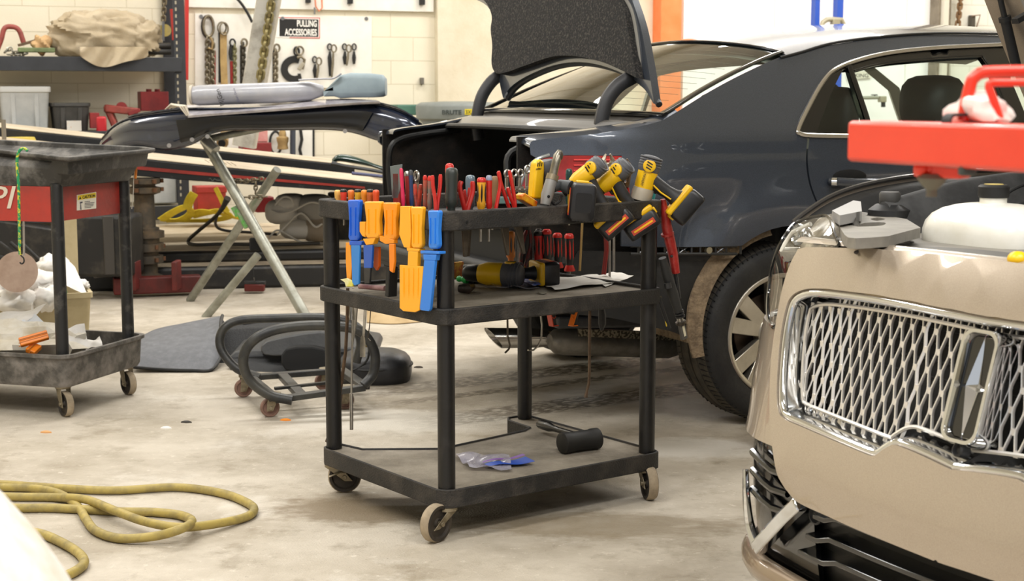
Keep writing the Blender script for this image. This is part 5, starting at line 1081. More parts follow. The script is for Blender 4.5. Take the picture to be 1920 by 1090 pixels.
def sheet(nm, lab, cat, pts, m, wob=.004, z=.004, th=.0006, n=12, base=None):
    base = base or sh; P = [base(*p) for p in pts]
    o = MB().grid(lambda a, b: (P[0].lerp(P[1], a)).lerp(P[3].lerp(P[2], a), b) + Z3 * (z + wob * (1 + math.sin(9 * a + 4 * b) * math.sin(7 * b + 2 * a))), n, n, Z3 * -th).build(nm, m, None, smooth=60); tag(o, lab, cat); return o
bagm = mat('clear_bag', 'd9d6e2', .15, 0, 'b9b4c6', 25, alpha=.45); 
bg = sheet('plastic_bag', 'clear zip bag with a blue printed end on the middle shelf', 'bag', [(872, 518), (930, 545), (1012, 546), (985, 520)], bagm, .006, .003)
MB().grid(lambda a, b: (sh(990, 524).lerp(sh(1014, 543), a)).lerp(sh(965, 527).lerp(sh(1000, 546), a), b) + Z3 * (.015 + .002 * math.sin(9 * a)), 8, 4, Z3 * -.0005).build('bag_print', mat('print_blue', '2d4fa8', .5, 0, 'c8d0ea', 60, .5, .6), bg)
sheet('paper_sheet', 'wrinkled white paper lying at the front of the middle shelf', 'paper', [(1005, 530), (1040, 549), (1165, 532), (1120, 518)], mat('paper', 'e6e3dc', .8, 0, 'd6d2c8', 9), .004, .004)
sheet('paper_sheet', 'second white paper partly under the wrinkled one near the corner post', 'paper', [(1105, 523), (1135, 540), (1188, 519), (1150, 511)], mat('paper', 'e6e3dc', .8, 0, 'd6d2c8', 9), .002, .001)
MB_ = MB().lathe(sh(1017, 549, .002), Z3, [(.028, 0), (.028, .0025), (.001, .003)], 20, sq=(1, .45)).build('disc', mat('scrap_grey', '8a8578', .6)); tag(MB_, 'thin dusty oval scrap in front of the paper on the middle shelf', 'scrap')
# shafts that hang below the middle shelf at the short side
hs = lambda x, y, a=.06: S(x, y, a)
def hang(nm, lab, cat, pts, r, m, a=.06, n=8, sq=None):
    o = MB().tube([hs(p[0], p[1], a) for p in pts], r, n, sq=sq).build(nm, m); tag(o, lab, cat); return o
hang('pry_bar', 'long dark steel pry bar with bent flat tip hanging beside the far post', 'pry bar', [(652, 540), (651, 600), (648, 660), (638, 735), (627, 790), (614, 828)], [.0055, .0055, .0055, .0055, .0065, .008], brown, .02, sq=(1, .8))
t = thing('extension_bar', hs(660, 805), 'long steel extension bar with a socket end hanging below the middle shelf', 'bar'); MB().tube([hs(662, 540), hs(659, 740)], .0032, 10).build('rod', steel, t); MB().tube([hs(659, 738), hs(659, 806)], .0055, 12).build('socket', steel, t)
MB().tube([hs(658, 566), hs(660, 600)], .008, 12).build('sleeve', steel, t)
hang('tin_snip', 'polished tapering steel shank hanging next to the long extension bar', 'shank', [(668, 545), (664, 610), (660, 650)], [.009, .008, .003], steel, .09)
t = thing('chisel', hs(680, 672), 'flat steel chisel hanging below the middle shelf', 'chisel'); MB().tube([hs(686, 550, .1), hs(682, 630, .1)], .005, 4).build('shank', steel, t); MB().loft([[hs(x0, y, .1 + d_) for x0, d_ in ((677 - k, 0), (683 + k, 0), (683 + k, .003), (677 - k, .003))] for y, k in ((630, 0), (640, 2), (670, 2))]).build('blade', steel, t)
hang('pick', 'thin wire pick hanging behind the flat chisel', 'pick', [(697, 550), (693, 610), (690, 634), (695, 640)], .0016, dsteel, .16)
# and on the long side
def hangT(nm, lab, cat, pts, r, m, b_, sq=None, n=8): o = MB().tube([T(p[0], p[1], b_) for p in pts], r, n, sq=sq).build(nm, m); return tag(o, lab, cat)
hangT('pry_bar', 'long slim pry bar with bent foot hanging under the middle shelf centre', 'pry bar', [(1106, 545), (1105, 700), (1104, 720), (1100, 735), (1098, 746)], [.0045, .0045, .0045, .004, .006], brown, .2)
hangT('pick', 'hooked steel pick in front of the back post', 'pick', [(1013, 585), (1016, 610), (1015, 635), (1008, 650), (1000, 657), (990, 657)], .0028, steel, .25)
hangT('pick', 'dark bent pick hanging across the exhaust tip', 'pick', [(951, 570), (952, 630), (956, 648), (954, 655), (947, 662)], .003, dsteel, .25)
hangT('paddle', 'black oval paddle hanging under the middle shelf near the corner post', 'paddle', [(1127, 565), (1129, 590), (1129, 608), (1128, 620)], [.008, .012, .012, .004], BLKT, .2)
for x0, x1, c, lab in ((1030, 1037, 'c23a1a', 'red orange'), (1084, 1073, 'f07a18', 'bright orange')):
    t = thing('snap_knife', T(x1, 612, .2), f'{lab} and black knife sheath hanging under the middle shelf', 'knife'); MB().bar(T(x0, 560, .2), T(x1, 612, .2), .016, .02, UL).build('sheath', BLKT, t, .002); MB().bar(T(x0 - 3, 575, .195), T(x1 - 3, 612, .195), .003, .022, UL).build('edge', mcol(c), t); MB().bar(T(x1 - 4, 611, .195), T(x1 + 7, 610, .195), .003, .02, UL).build('edge', mcol(c), t); MB().tube([T(x1 - 1, 595, .19), T(x1 + 2, 598, .19), T(x1 + 5, 593, .19)], .0014, 6).build('mark', mcol(c), t)
# ---------------------------------------------------------------- bottom shelf
zl_ = ZB - .006
bs = lambda x, y, z=0: onz(x, y, zl_ + z)
t = thing('rubber_mallet', bs(1090, 838), 'black rubber mallet lying on the bottom shelf', 'mallet'); h0, h1 = bs(1010, 795, .026), bs(1078, 816, .035)
MB().tube([h0, h0.lerp(h1, .06), h0.lerp(h1, .3), h0.lerp(h1, .42), h0.lerp(h1, .6), h1], [.010, .0145, .0145, .010, .009, .010], 14).build('handle', mat('mallet_handle', '0c0c0d', .35, coat=.2), t)
m0, m1 = bs(1052, 832, .032), bs(1122, 822, .032); MB().tube([m0, m0.lerp(m1, .03), m0.lerp(m1, .2), m0.lerp(m1, .25), m0.lerp(m1, .75), m0.lerp(m1, .8), m0.lerp(m1, .97), m1], [.026, .032, .032, .030, .030, .032, .032, .026], 24).build('head', mat('mallet_rubber', '171614', .6), t)
bg = sheet('plastic_bag', 'clear zip bag with a blue strip on the bottom shelf', 'bag', [(853, 858), (880, 884), (960, 888), (955, 858)], bagm, .008, .003, base=bs)
MB().grid(lambda a, b: bs(918, 882).lerp(bs(1003, 874), a).lerp(bs(908, 878).lerp(bs(985, 865), a), b) + Z3 * (.012 + .003 * math.sin(7 * a)), 10, 4, Z3 * -.0006).build('bag_strip', mat('bag_blue', '1a4db8', .4), bg)
MB().grid(lambda a, b: bs(905, 877).lerp(bs(985, 864), a).lerp(bs(905, 875).lerp(bs(980, 861), a), b) + Z3 * (.0145 + .003 * math.sin(7 * a)), 10, 2, Z3 * -.0006).build('bag_strip', mat('bag_purple', '8a5fb0', .4), bg)
# ================================================================ parts washer trolley
KA = R(73); KR = V((math.cos(KA), math.sin(KA), 0)); KL = V((-math.sin(KA), math.cos(KA), 0)); K0 = V((-1.66, 5.56, 0)); KW, KN = .5, 1.05
def K(a, b, z): return K0 + KR * a + KL * b + Z3 * z
wash = thing('parts_washer', K(KW / 2, KN / 2, 0), 'grimy black and red parts washing trolley with a deep tub and lower tray', 'trolley')
tub = mat('tub_plastic', '33312e', .6, 0, '84807a', 7, .46, .72, .2, 60, rvar=.2); ored = mat('worn_red', 'b23a30', .5, 0, '8e3b36', 5, .4, .65, .1, 60); kleg = mat('scuffed_leg', '1d1d1d', .5, 0, '55524d', 16, .52, .75)
gtray = mat('dirty_tray', '4d4a45', .7, 0, '86807a', 12, .42, .68, .2, 90)
for a, b in ((.02, .02), (KW - .02, .02), (.02, KN - .02), (KW - .02, KN - .02)): MB().cyl(K(a, b, .12), K(a, b, .87), .0235, n=20).build('leg', kleg, wash)
mb = MB()
def rk(o, r, z): return [K(KW / 2 + p[0], KN / 2 + p[1], z) for p in rrect(KW + o, KN + o, r, 5)]
mb.loft([rk(.03, .04, .115), rk(.05, .05, .13), rk(.06, .05, .222), rk(.085, .06, .228), rk(.085, .06, .24), rk(.05, .05, .24), rk(.03, .04, .13)], True, True); mb.build('lower_tray', gtray, wash, 0, 35)
for a, b, an in ((.03, .03, R(310)), (KW - .03, .03, R(310)), (.03, KN - .03, R(300)), (KW - .03, KN - .03, R(290))): caster(wash, K(a, b, .118), an, .048, .028, trail=.02)
ap = MB(); ap.box(K(KW / 2, .03, .795), (KW, .008, .13), KR, KL); ap.box(K(.004, KN / 2, .795), (.008, KN - .04, .13), KR, KL); ap.build('red_apron', ored, wash)
rim = [atd(x, y, d) for x, y, d in ((-160, 270, 5.95), (0, 281, 5.66), (100, 292, 5.5), (128, 294.5, 5.45), (152, 292, 5.5), (225, 285, 5.8), (289, 279, 6.08), (291, 277.5, 6.12), (272, 275, 6.3), (150, 269, 6.35), (0, 262, 6.45), (-160, 256, 6.65))]
cx = sum((p for p in rim), V()) / len(rim)
low = [K(a, b, .858) for a, b in ((.0, KN), (.0, .45), (.0, .06), (.02, .0), (.06, -.01), (.3, -.01), (KW - .03, -.01), (KW, .02), (KW, .1), (KW, .4), (KW, .7), (KW, KN))]
mid = [l.lerp(r, .62) * .72 + (l + Z3 * .06) * .28 for l, r in zip(low, rim)]
lipo = rim; lipu = [p - Z3 * .014 for p in rim]; lipi = [p + (cx - p) * .06 for p in rim]; inn = [p + (cx - p) * .1 - Z3 * .07 for p in rim]
mb = MB(); mb.loft([low, mid, [p + (cx - p) * .07 - Z3 * .02 for p in rim], lipu, lipo, lipi, inn], True, True); mb.build('tub', tub, wash, .004, 45)
nK = -KL * -1; 
# CAUTION sticker on the short apron face, white letters on the long one
def kf(px, py): return onpl(px, py, K(0, .0255, 0), KL)
sx = (kf(180, 361) - kf(144, 366)); stk = [kf(144, 366), kf(180, 360), kf(180, 391), kf(144, 395)]
s_o = MB().add([p - KL * .001 for p in stk] + [p + KL * .001 for p in stk], [(0, 1, 2, 3), (7, 6, 5, 4), (0, 4, 5, 1), (1, 5, 6, 2), (2, 6, 7, 3), (3, 7, 4, 0)]).build('caution_sticker', mat('sticker_white', 'efe9da', .5), wash, smooth=0)
hd_ = [kf(145, 367), kf(179, 361.3), kf(179, 370.5), kf(145, 375.5)]; MB().add([p - KL * .0018 for p in hd_], [(0, 1, 2, 3)]).build('sticker_header', mat('sticker_yellow', 'f0cf1e', .5), s_o, smooth=0)
inkm = mat('ink_black', '141414', .6); o_ = kf(154, 373.2) - KL * .002; text('CAUTION', o_, kf(177.5, 369.6) - kf(154, 373.2), Z3, .0115, inkm, s_o, w=(kf(177.5, 369.6) - kf(154, 373.2)).length, bold=.02)
tri = MB(); tri.add([kf(147, 374) - KL * .002, kf(152, 373.3) - KL * .002, kf(149.4, 368.2) - KL * .002], [(0, 1, 2)]); tri.build('warning_mark', inkm, s_o, smooth=0)
ln = MB()
for k, (x0, x1) in enumerate(((158, 168), (158, 176), (158, 175), (158, 174), (158, 170))): ln.add([kf(x, y) - KL * .002 for x, y in ((x0, 378 + 2.8 * k), (x1, 376.9 + 2.8 * k), (x1, 378 + 2.8 * k), (x0, 379 + 2.8 * k))], [(0, 1, 2, 3)])
ln.add([kf(x, y) - KL * .002 for x, y in ((149, 379), (154, 378), (154, 381), (149, 382))], [(0, 1, 2, 3)]); ln.add([kf(x, y) - KL * .002 for x, y in ((150, 382), (151, 382), (152, 393), (150, 393.4))], [(0, 1, 2, 3)])
ln.build('sticker_print', mat('print_grey', '4c4a55', .6), s_o, smooth=0)
def kl(px, py): return onpl(px, py, K(-.001, 0, 0), KR)
tx = (kl(30, 392) - kl(-30, 390)); text('PI', kl(-22, 391) - KR * .002, kl(30, 391) - kl(-22, 391), Z3, .082, mat('letter_cream', 'd8cdbb', .6), wash, w=.125, shear=.25)
# bungee cord with hook over the tub rim
t = thing('bungee_cord', atd(40, 480, 5.5), 'green and yellow bungee cord with black hook hanging over the tub rim', 'cord'); bq_ = lambda p: atd(p[0], p[1], 5.48)
bp = [bq_(p) for p in ((52, 283), (46, 279), (38, 281), (33, 292), (32, 312), (35, 350), (36, 420), (37, 465), (38, 478))]
MB().tube(crv(bp, 4), .0055, 8).build('cord', mat('bungee_green', '1f8f5a', .6, 0, 'd8d03a', 60, .5, .58), t)
hk = MB(); hk.tube([bq_(p) for p in crv([(38, 474), (40, 480), (44, 484), (45, 491), (41, 495), (37, 492)], 4)], .0028, 8); hk.build('hook', black, t)
for k in range(4): MB().tube([bq_((35, 462 + k * 4)), bq_((42, 463 + k * 4))], .004, 8).build('hook_coil', black, t)
o = MB().tube([atd(44, 415, 6.2), atd(45, 480, 6.2)], .004, 6).build('wire', mat('white_wire', 'e8e2da', .5)); tag(o, 'straight white wire hanging behind the bungee cord', 'wire')
o = MB().tube([atd(p.x, p.y, 6.1) for p in crv([(246, 291), (252, 293), (255, 305), (251, 330), (250, 360), (247, 392)], 4)], .0016, 6).build('string', mat('string_white', 'ddd6c8', .7)); tag(o, 'thin pale string dangling from the tub rim', 'string')
o = MB().tube([atd(255, 306, 6.1), atd(255, 320, 6.1), atd(254, 335, 6.1)], [.004, .0055, .005], 8).build('orange_tag', mcol('f08a1c')); tag(o, 'small orange plug on the string at the tub corner', 'plug')
# papers and sanding blocks in the lower tray
pw = mat('white_paper', 'ece9e4', .8, 0, 'dcd8d0', 8); 
def leaf(lab, pts, z, wob=.006, m=None, nm='paper_sheet'):
    P = [atd(*p) for p in pts]; o = MB().grid(lambda a, b: (P[0].lerp(P[1], a)).lerp(P[3].lerp(P[2], a), b) + V((0, -1, .6)) * (wob * math.sin(7 * a + 2 * b + z) * math.sin(5 * b + z * 3)), 10, 10, V((0, .0008, 0))).build(nm, m or pw, None, smooth=60); return tag(o, lab, 'paper')
leaf('stiff white paper standing in the washer tray against the near leg', [(113, 660, 5.75), (166, 655, 5.85), (158, 606, 5.95), (113, 620, 5.85)], 1)
leaf('long white paper roll end sloping down in the washer tray', [(-20, 632, 5.9), (40, 610, 5.9), (90, 572, 6.05), (0, 590, 6.1)], 2, .015)
leaf('folded white paper leaning across the washer tray', [(20, 625, 5.85), (60, 645, 5.8), (85, 606, 5.95), (60, 585, 6.0)], 3, .012, mat('bluish_paper', 'd9dcdf', .8))
leaf('torn white towel at the sticker end of the washer tray', [(160, 655, 5.9), (193, 650, 5.95), (188, 633, 6.05), (160, 640, 6.0)], 5, .012)
hp_ = MB(); c = K(.25, .47, .225); hp_.sph(c, (.165, .37, .085), 26, 14, KR, KL, Z3, lambda q: 1 + .16 * math.sin(7 * q.x + 4 * q.y) * math.sin(6 * q.z + 5 * q.y) + .1 * math.sin(15 * q.y + 9 * q.x)); o = hp_.build('paper_towels', mat('towel_cream', 'e6e0d2', .9, 0, 'cfc5ae', 10)); tag(o, 'heap of crumpled cream paper towels filling the washer tray', 'paper towels', kind='stuff')
for lab, p0, p1, w_ in (('ribbed orange sanding block lying on the paper towels', (37, 643), (90, 628), .035), ('short orange sanding block beside the ribbed one', (56, 661), (70, 648), .04)):
    t = thing('sanding_block', atd(*p0, 5.6), lab, 'block'); a, b = atd(*p0, 5.62), atd(*p1, 5.66); MB().bar(a, b, w_, .02, V((0, -1, .6))).build('body', mcol('e8821e'), t, .003)
    for k in (-1, 0, 1): MB().bar(a + V((0, -.008, .012 * k)) - V((0, .004, 0)), b + V((0, -.012, .012 * k)), .003, .003, V((0, -1, .6))).build('groove', mat('groove_brown', 'b0661c', .6), t)
# beige post and bin of waste paper behind
o = MB().bar(onz(134, 617), onz(134, 617) + Z3 * .66, .085, .07, WN).build('post', mat('beige_steel', 'b9aa86', .5, 0, 'a89872', 4), None, .004); tag(o, 'upright beige steel post behind the parts washer', 'post')
t = thing('waste_bin', atd(50, 620, 7.2), 'low beige metal bin heaped with waste paper behind the trolley', 'bin'); c = atd(40, 600, 7.25); c.z = .14
mb = MB(); x, y = WD, V((-WD.y, WD.x, 0))
mb.loft([[c + x * p[0] * k + y * p[1] * k + Z3 * z for p in rrect(.62, .4, .02, 3)] for k, z in ((.94, -.14), (1, .1), (1.03, .1), (1.03, .125), (.97, .125), (.93, -.12))]); mb.build('bin_body', mat('beige_steel', 'b9aa86', .5, 0, 'a89872', 4), t, 0, 30)
def crumple(lab, p, r, seed, m=None, sq=.75):
    r *= .84
    rd = random.Random(seed); k = [rd.uniform(4, 9) for _ in range(6)]; f = [rd.uniform(0, 6) for _ in range(6)]
    o = MB().sph(p, (r, r * .8, r * sq), 22, 14, fn=lambda q: .82 + .18 * abs(math.sin(k[0] * q.x + f[0] + 2 * math.sin(k[3] * q.z))) + .16 * math.sin(k[1] * q.y + f[1] + k[2] * q.x) * math.sin(k[4] * q.z + f[2])).build('crumpled_paper', m or pw, None, smooth=75); return tag(o, lab, 'paper')
for lab, x, y, d, r in (('crumpled white paper at the frame edge on top of the bin', 15, 540, 7.15, .12), ('crumpled white paper over the middle of the bin', 62, 535, 7.15, .13), ('flattened white wad in front of the bin heap', 30, 565, 7.05, .12), ('white paper wad beside the near washer leg on the bin', 85, 560, 7.1, .1), ('white wad at the back of the bin by the beige post', 100, 500, 7.4, .1), ('small white wad sticking out past the beige post', 152, 535, 7.3, .05)): crumple(lab, atd(x, y, d), r, x)
leaf('white sheet corner poking up beside the beige post', [(108, 528, 7.2), (165, 555, 7.2), (140, 500, 7.35), (118, 480, 7.4)], 4, .006)
o = MB().lathe(atd(32, 510, 7.0), V((.1, -1, .25)), [(.001, -.002), (.095, -.002), (.095, .002), (.001, .002)], 36).build('paper_disc', mat('sanding_disc', 'c0a796', .8, 0, 'b09684', 14)); tag(o, 'round pale brown sanding disc in the bin heap', 'disc')
o = MB().sph(atd(118, 548, 7.0), (.02, .02, .03), 10, 8).build('bottle_cap', mcol('1d8f4e')); tag(o, 'green plastic cap among the papers by the post', 'cap')
# ================================================================ trestle with the bumper cover and masking roll
galv = mat('galvanised', '9b9c92', .4, .6, '7d7c70', 10, .4, .65, .1, 60); tr = thing('trestle', onz(470, 590), 'folding galvanised trestle with crossed tube legs carrying a bumper cover', 'trestle')
def leg(p, d0, d1, r=.0235): o = MB().tube([atd(p[0], p[1], d0), atd(p[2], p[3], d1)], r, 14).build('leg', galv, tr); return o
leg((384, 262, 580, 606), 8.5, 8.0, .030); leg((520, 318, 356, 564), 8.35, 8.85, .024); leg((484, 478, 384, 597), 8.15, 8.2, .022)
g = MB().tube([atd(440, 387, 8.4), atd(449, 404, 8.4)], .0245, 12).build('paint_smear', mat('smear_green', '4fae3c', .6, 0, '9b9c92', 30), tr)
g = MB().tube([atd(448, 392, 8.385), atd(466, 425, 8.36)], .026, 12).build('paint_smear', mat('smear_green', '4fae3c', .6, 0, '9b9c92', 30), tr)
MB().tube([atd(384, 262, 8.5), atd(520, 234, 8.5)], .02, 12).build('top_tube', galv, tr)
MB().tube([atd(384, 262, 8.45), atd(404, 283, 8.42)], .033, 14).build('sleeve', mat('sleeve_bright', 'b9b9b2', .3, .8), tr)
MB().box(atd(480, 458, 8.3), (.07, .04, .07)).build('foot_block', dark, tr, .01)
def chain(lab, pts, r, L_, m, nm='chain', parent=None, cat='chain', group=None):
    """separate oval links along a line of points"""
    P = [V(p) for p in pts]; cum = [0]
    for a, b in zip(P, P[1:]): cum.append(cum[-1] + (b - a).length)
    def at(s_):
        for i in range(len(P) - 1):
            if s_ <= cum[i + 1] or i == len(P) - 2: return P[i].lerp(P[i + 1], (s_ - cum[i]) / max(1e-6, cum[i + 1] - cum[i])), (P[i + 1] - P[i]).normalized()
    mb = MB(); k = 0; s_ = 0; st_ = L_ - 2.4 * r
    while s_ + L_ <= cum[-1] + st_:
        c, d = at(s_ + L_ / 2); x, y, _ = basis(d, V((0, -1, .1))); w_ = x if k % 2 else y; hw = L_ * .3; hl = L_ / 2 - hw
        mb.tube([c + d * (hl * (1 if math.sin(a) > 0 else -1) + hw * math.sin(a)) + w_ * (hw * math.cos(a)) for a in [(i + .5) * math.pi / 6 for i in range(12)]], r, 6, True); s_ += st_; k += 1
    o = mb.build(nm, m, parent)
    return o if parent else tag(o, lab, cat, group)
lk = mat('chain_steel', '6e6554', .45, .7, '8b8069', 30)
chain('', [atd(434, 338, 8.4), atd(460, 340, 8.38), atd(490, 336, 8.35)], .0045, .034, lk, 'chain', tr); chain('', [atd(480, 340, 8.35), atd(479, 362, 8.35)], .004, .03, lk, 'chain', tr); chain('', [atd(458, 370, 8.35), atd(497, 369, 8.35)], .0045, .034, lk, 'chain', tr)
# bumper cover
topc = crv([(193, 262, 8.75), (216, 237, 8.62), (245, 222, 8.52), (300, 212, 8.42), (350, 207, 8.36), (430, 207, 8.33), (520, 205, 8.33), (610, 198, 8.36), (690, 194, 8.36), (738, 203, 8.3), (768, 217, 8.25), (792, 234, 8.25)], 4)
botc = crv([(186, 292, 8.72), (222, 282, 8.55), (262, 276, 8.45), (310, 283, 8.38), (360, 272, 8.33), (415, 247, 8.32), (520, 245, 8.32), (610, 244, 8.34), (660, 249, 8.34), (705, 263, 8.28), (745, 274, 8.22), (772, 278, 8.22)], 4)
bc = thing('bumper_cover', atd(480, 245, 8.3), 'dark blue painted bumper cover laid across the trestle', 'bumper')
def bumpf(a, b):
    k = a * (len(topc) - 1); i = min(int(k), len(topc) - 2); f = k - i; p, q = topc[i].lerp(topc[i + 1], f), botc[i].lerp(botc[i + 1], f); P, Q = atd(*p), atd(*q); m = P.lerp(Q, b)
    return m + V((.0, -.10 * math.sin(math.pi * min(1, b * .9 + .08)) ** .7 * (1 - .5 * abs(2 * a - 1) ** 3), 0)) + V((0, -.012 * math.sin(b * 9), 0))
cov = mat('bumper_blue', '20283a', .2, .35, '333b52', 30, .55, .72, coat=1); MB().grid(bumpf, 44, 14, V((0, .008, 0))).build('cover', cov, bc, smooth=60)
MB().grid(lambda a, b: bumpf(.18 + a * .8, 0) + V((0, .32 * b - .03, .015 - .02 * b)), 30, 4, V((0, 0, -.008))).build('top_ledge', cov, bc, smooth=60)
recf = lambda a, b: bumpf(.34 + a * .42, .25 + .62 * b) + V((0, -.012, 0)); MB().grid(recf, 20, 6, V((0, .006, 0))).build('black_insert', mat('insert_black', '131314', .35), bc, smooth=60)
for px, py in ((360, 262), (389, 256), (317, 273), (647, 246)): MB().cyl(atd(px, py, 8.26), atd(px, py, 8.2), .012, n=10).build('clip', mat('clip_grey', '8e8a86', .5, .3), bc)
MB().tube([bumpf(i / 40, .02) + V((0, -.004, .004)) for i in range(41)], .006, 6).build('edge_highlight', cov, bc)
# masking roll and flattened sheet on top
rollm = mat('grey_film', '9a9ba2', .32, 0, 'a9a8ab', 9, coat=.3); edg = mat('film_edge', 'b9b0a2', .6)
rl = thing('masking_roll', atd(480, 195, 8.35), 'grey plastic wrapped masking roll with black print lying on the bumper cover', 'roll')
P = [(359, 179, 8.3), (372, 179, 8.3), (460, 176, 8.32), (540, 173, 8.35), (580, 171, 8.38), (606, 170, 8.4)]
MB().tube([atd(*p) for p in P], [.045, .055, .056, .055, .053, .03], 24, up=Z3).build('wrapped_roll', rollm, rl, smooth=60)
MB().tube([atd(357, 178, 8.3), atd(362, 178, 8.3)], [.05, .054], 24).build('roll_end', edg, rl)
e0 = atd(418, 192, 8.243); text('M|Gen', atd(424, 196, 8.243), V((-.3, 0, 1)), V((-1, 0, -.3)), .034, inkm, rl, w=.09, depth=.001)
text("Don't Drive", atd(449, 190, 8.243), V((-.35, 0, 1)), V((-1, 0, -.35)), .012, mat('ink_blue', '31365a', .6), rl, w=.075, depth=.001)
fm = mat('foam_blue_grey', '8b9aa0', .6, 0, '7c8b92', 4)
t = thing('foam_block', atd(670, 190, 8.4), 'blue grey wrapped foam block at the end of the masking roll', 'foam block')
MB().loft([[atd(x, y, 8.42) + V((0, p[0], 0)) + Z3 * p[1] for p in rrect(.16, h_, .03, 3)] for x, y, h_ in ((610, 176, .03), (628, 167, .08), (640, 163, .125), (660, 160, .135), (700, 160.5, .13), (718, 161, .12), (724, 163, .09))]).build('foam', fm, t, 0, 60)
MB().tube([atd(p.x, p.y, 8.33) for p in crv([(560, 150, 0), (600, 148, 0), (625, 147, 0), (640, 138, 0)], 5)], [.012] * 16, 10, sq=(1, .4)).build('film_flap', rollm, t)
fs = thing('flat_film', atd(480, 212, 8.3), 'flattened shiny film sheet with rolled beige end under the masking roll', 'film')
def ff(a, b): 
    top = crv([(336, 199, 0), (380, 199, 0), (460, 197, 0), (560, 190, 0), (640, 187, 0), (705, 189, 0)], 5); bt = crv([(352, 219, 0), (400, 215, 0), (480, 209, 0), (560, 203, 0), (640, 196, 0), (712, 192, 0)], 5)
    k = a * (len(top) - 1); i = min(int(k), len(top) - 2); p = top[i].lerp(top[i + 1], k - i); q = bt[i].lerp(bt[i + 1], k - i); r_ = p.lerp(q, b); return atd(r_.x, r_.y - 2, 8.42 - .22 * b)
MB().grid(ff, 24, 8, V((0, .01, -.012))).build('sheet', mat('film_shine', '9f9ba3', .25, 0, 'c3bfc2', 14, coat=.5), fs, smooth=60)
for k in range(3): MB().tube([atd(310 + 7 * k, 205 - k, 8.25), atd(322 + 6 * k, 196 + k * 1, 8.22), atd(338 + 5 * k, 199, 8.2), atd(350 + 2 * k, 217 - k, 8.2)], [.004, .012, .012, .004], 8, sq=(1, .6)).build('rolled_edge', mat('film_beige', 'c9bfae', .6), fs)
# ================================================================ mats, trims, dolly on the floor
rubm = mat('ribbed_mat', '5c5e63', .55, 0, '6b6d72', 30, bump=.4, bscale=500); carp = mat('black_carpet', '262626', .95, 0, '3f3f40', 300, .45, .6, .5, 400)
def matf(a, b):
    b0 = crv([(250, 690, 6.5), (300, 694, 6.5), (360, 696, 6.5), (398, 694, 6.52), (420, 660, 6.72)], 4); b1 = crv([(250, 640, 6.9), (290, 618, 7.0), (345, 606, 7.05), (395, 596, 7.05), (417, 592, 7.0)], 4)
    k = a * (len(b0) - 1); i = min(int(k), len(b0) - 2); f = k - i; p, q = b0[i].lerp(b0[i + 1], f), b1[i].lerp(b1[i + 1], f)
    P, Q = atd(*p), atd(*q); P.z = max(P.z, .004); return P.lerp(Q, b) + V((0, -.05 * math.sin(math.pi * b), .03 * math.sin(math.pi * b)))
mt = thing('car_mat', atd(330, 690, 6.6), 'grey rubber backed car mat folded over with its black carpet side showing', 'car mat'); MB().grid(matf, 24, 14, V((0, .004, -.003))).build('rubber_back', rubm, mt, smooth=60)
MB().tube([matf(1, i / 12) for i in range(13)] , .008, 8).build('binding', black, mt); MB().tube([matf(i / 16, 0) + Z3 * .003 for i in range(17)], .007, 8).build('binding', black, mt)
def mat2(a, b):
    P = atd(372 + 55 * a, 696 - 22 * a * a, 6.62 + .3 * a); P.z = .006; Q = atd(412 + 26 * a, 594 + 30 * a, 7.05); return P.lerp(Q, b) + V((.03 * math.sin(math.pi * b), 0, 0))
MB().grid(mat2, 10, 12, V((0, .006, 0))).build('carpet_side', carp, mt, smooth=60)
bt_ = mat('trim_black', '232425', .5, 0, '2f3031', 10, bump=.1)
tp = thing('door_trim', onz(520, 680), 'black plastic door trim pieces lying behind the tubular dolly', 'car trim')
def slabz(name, pts, d, m, par, th, n=3): P = [atd(p.x, p.y, d) if len(p) < 3 else atd(p.x, p.y, p.z) for p in crv(pts, n, True)]; mb = MB(); k = len(P); B = [p + V(th) for p in P]; mb.add(P + B, [tuple(range(k))[::-1], tuple(range(k, 2 * k))] + [(i, (i + 1) % k, k + (i + 1) % k, k + i) for i in range(k)]); return mb.build(name, m, par, .008, 50)
slabz('trim_panel', [(432, 695, 6.55), (520, 702, 6.5), (612, 700, 6.5), (690, 690, 6.6), (700, 655, 6.62), (612, 652, 6.55), (520, 655, 6.55), (440, 660, 6.6)], 0, bt_, tp, (0, .35, .02))
slabz('carpet_panel', [(400, 688, 6.72), (470, 678, 6.75), (560, 655, 6.8), (560, 618, 6.85), (430, 618, 6.9), (405, 640, 6.85)], 0, carp, tp, (0, .2, .01))
slabz('arm_rest', [(495, 666, 6.5), (560, 668, 6.5), (605, 668, 6.5), (625, 640, 6.5), (600, 622, 6.52), (500, 640, 6.55)], 0, bt_, tp, (0, .15, .01))
slabz('trim_pocket', [(535, 695, 6.42), (608, 695, 6.42), (606, 655, 6.44), (535, 655, 6.46)], 0, dark, tp, (0, .06, 0))
MB().tube([atd(p.x, p.y, p.z) for p in crv([(455, 606, 7.0), (530, 596, 7.05), (620, 592, 7.1), (660, 604, 7.0), (690, 630, 6.9)], 5)], .02, 10, sq=(1, .6)).build('seal_strip', black, tp)
dl = thing('tube_dolly', onz(560, 770), 'low black tubular dolly with two hoops and small casters', 'dolly'); dm = mat('dolly_tube', '2a2b2c', .4, .2, '45443f', 10)
MB().tube([atd(p.x, p.y, p.z) for p in crv([(548, 751, 5.55), (505, 741, 5.55), (470, 715, 5.55), (456, 680, 5.55), (466, 648, 5.55), (498, 625, 5.56), (550, 613, 5.58), (620, 611, 5.6), (676, 622, 5.62), (702, 660, 5.64), (700, 700, 5.64), (682, 723, 5.62)], 5)], .019, 12).build('hoop', dm, dl)
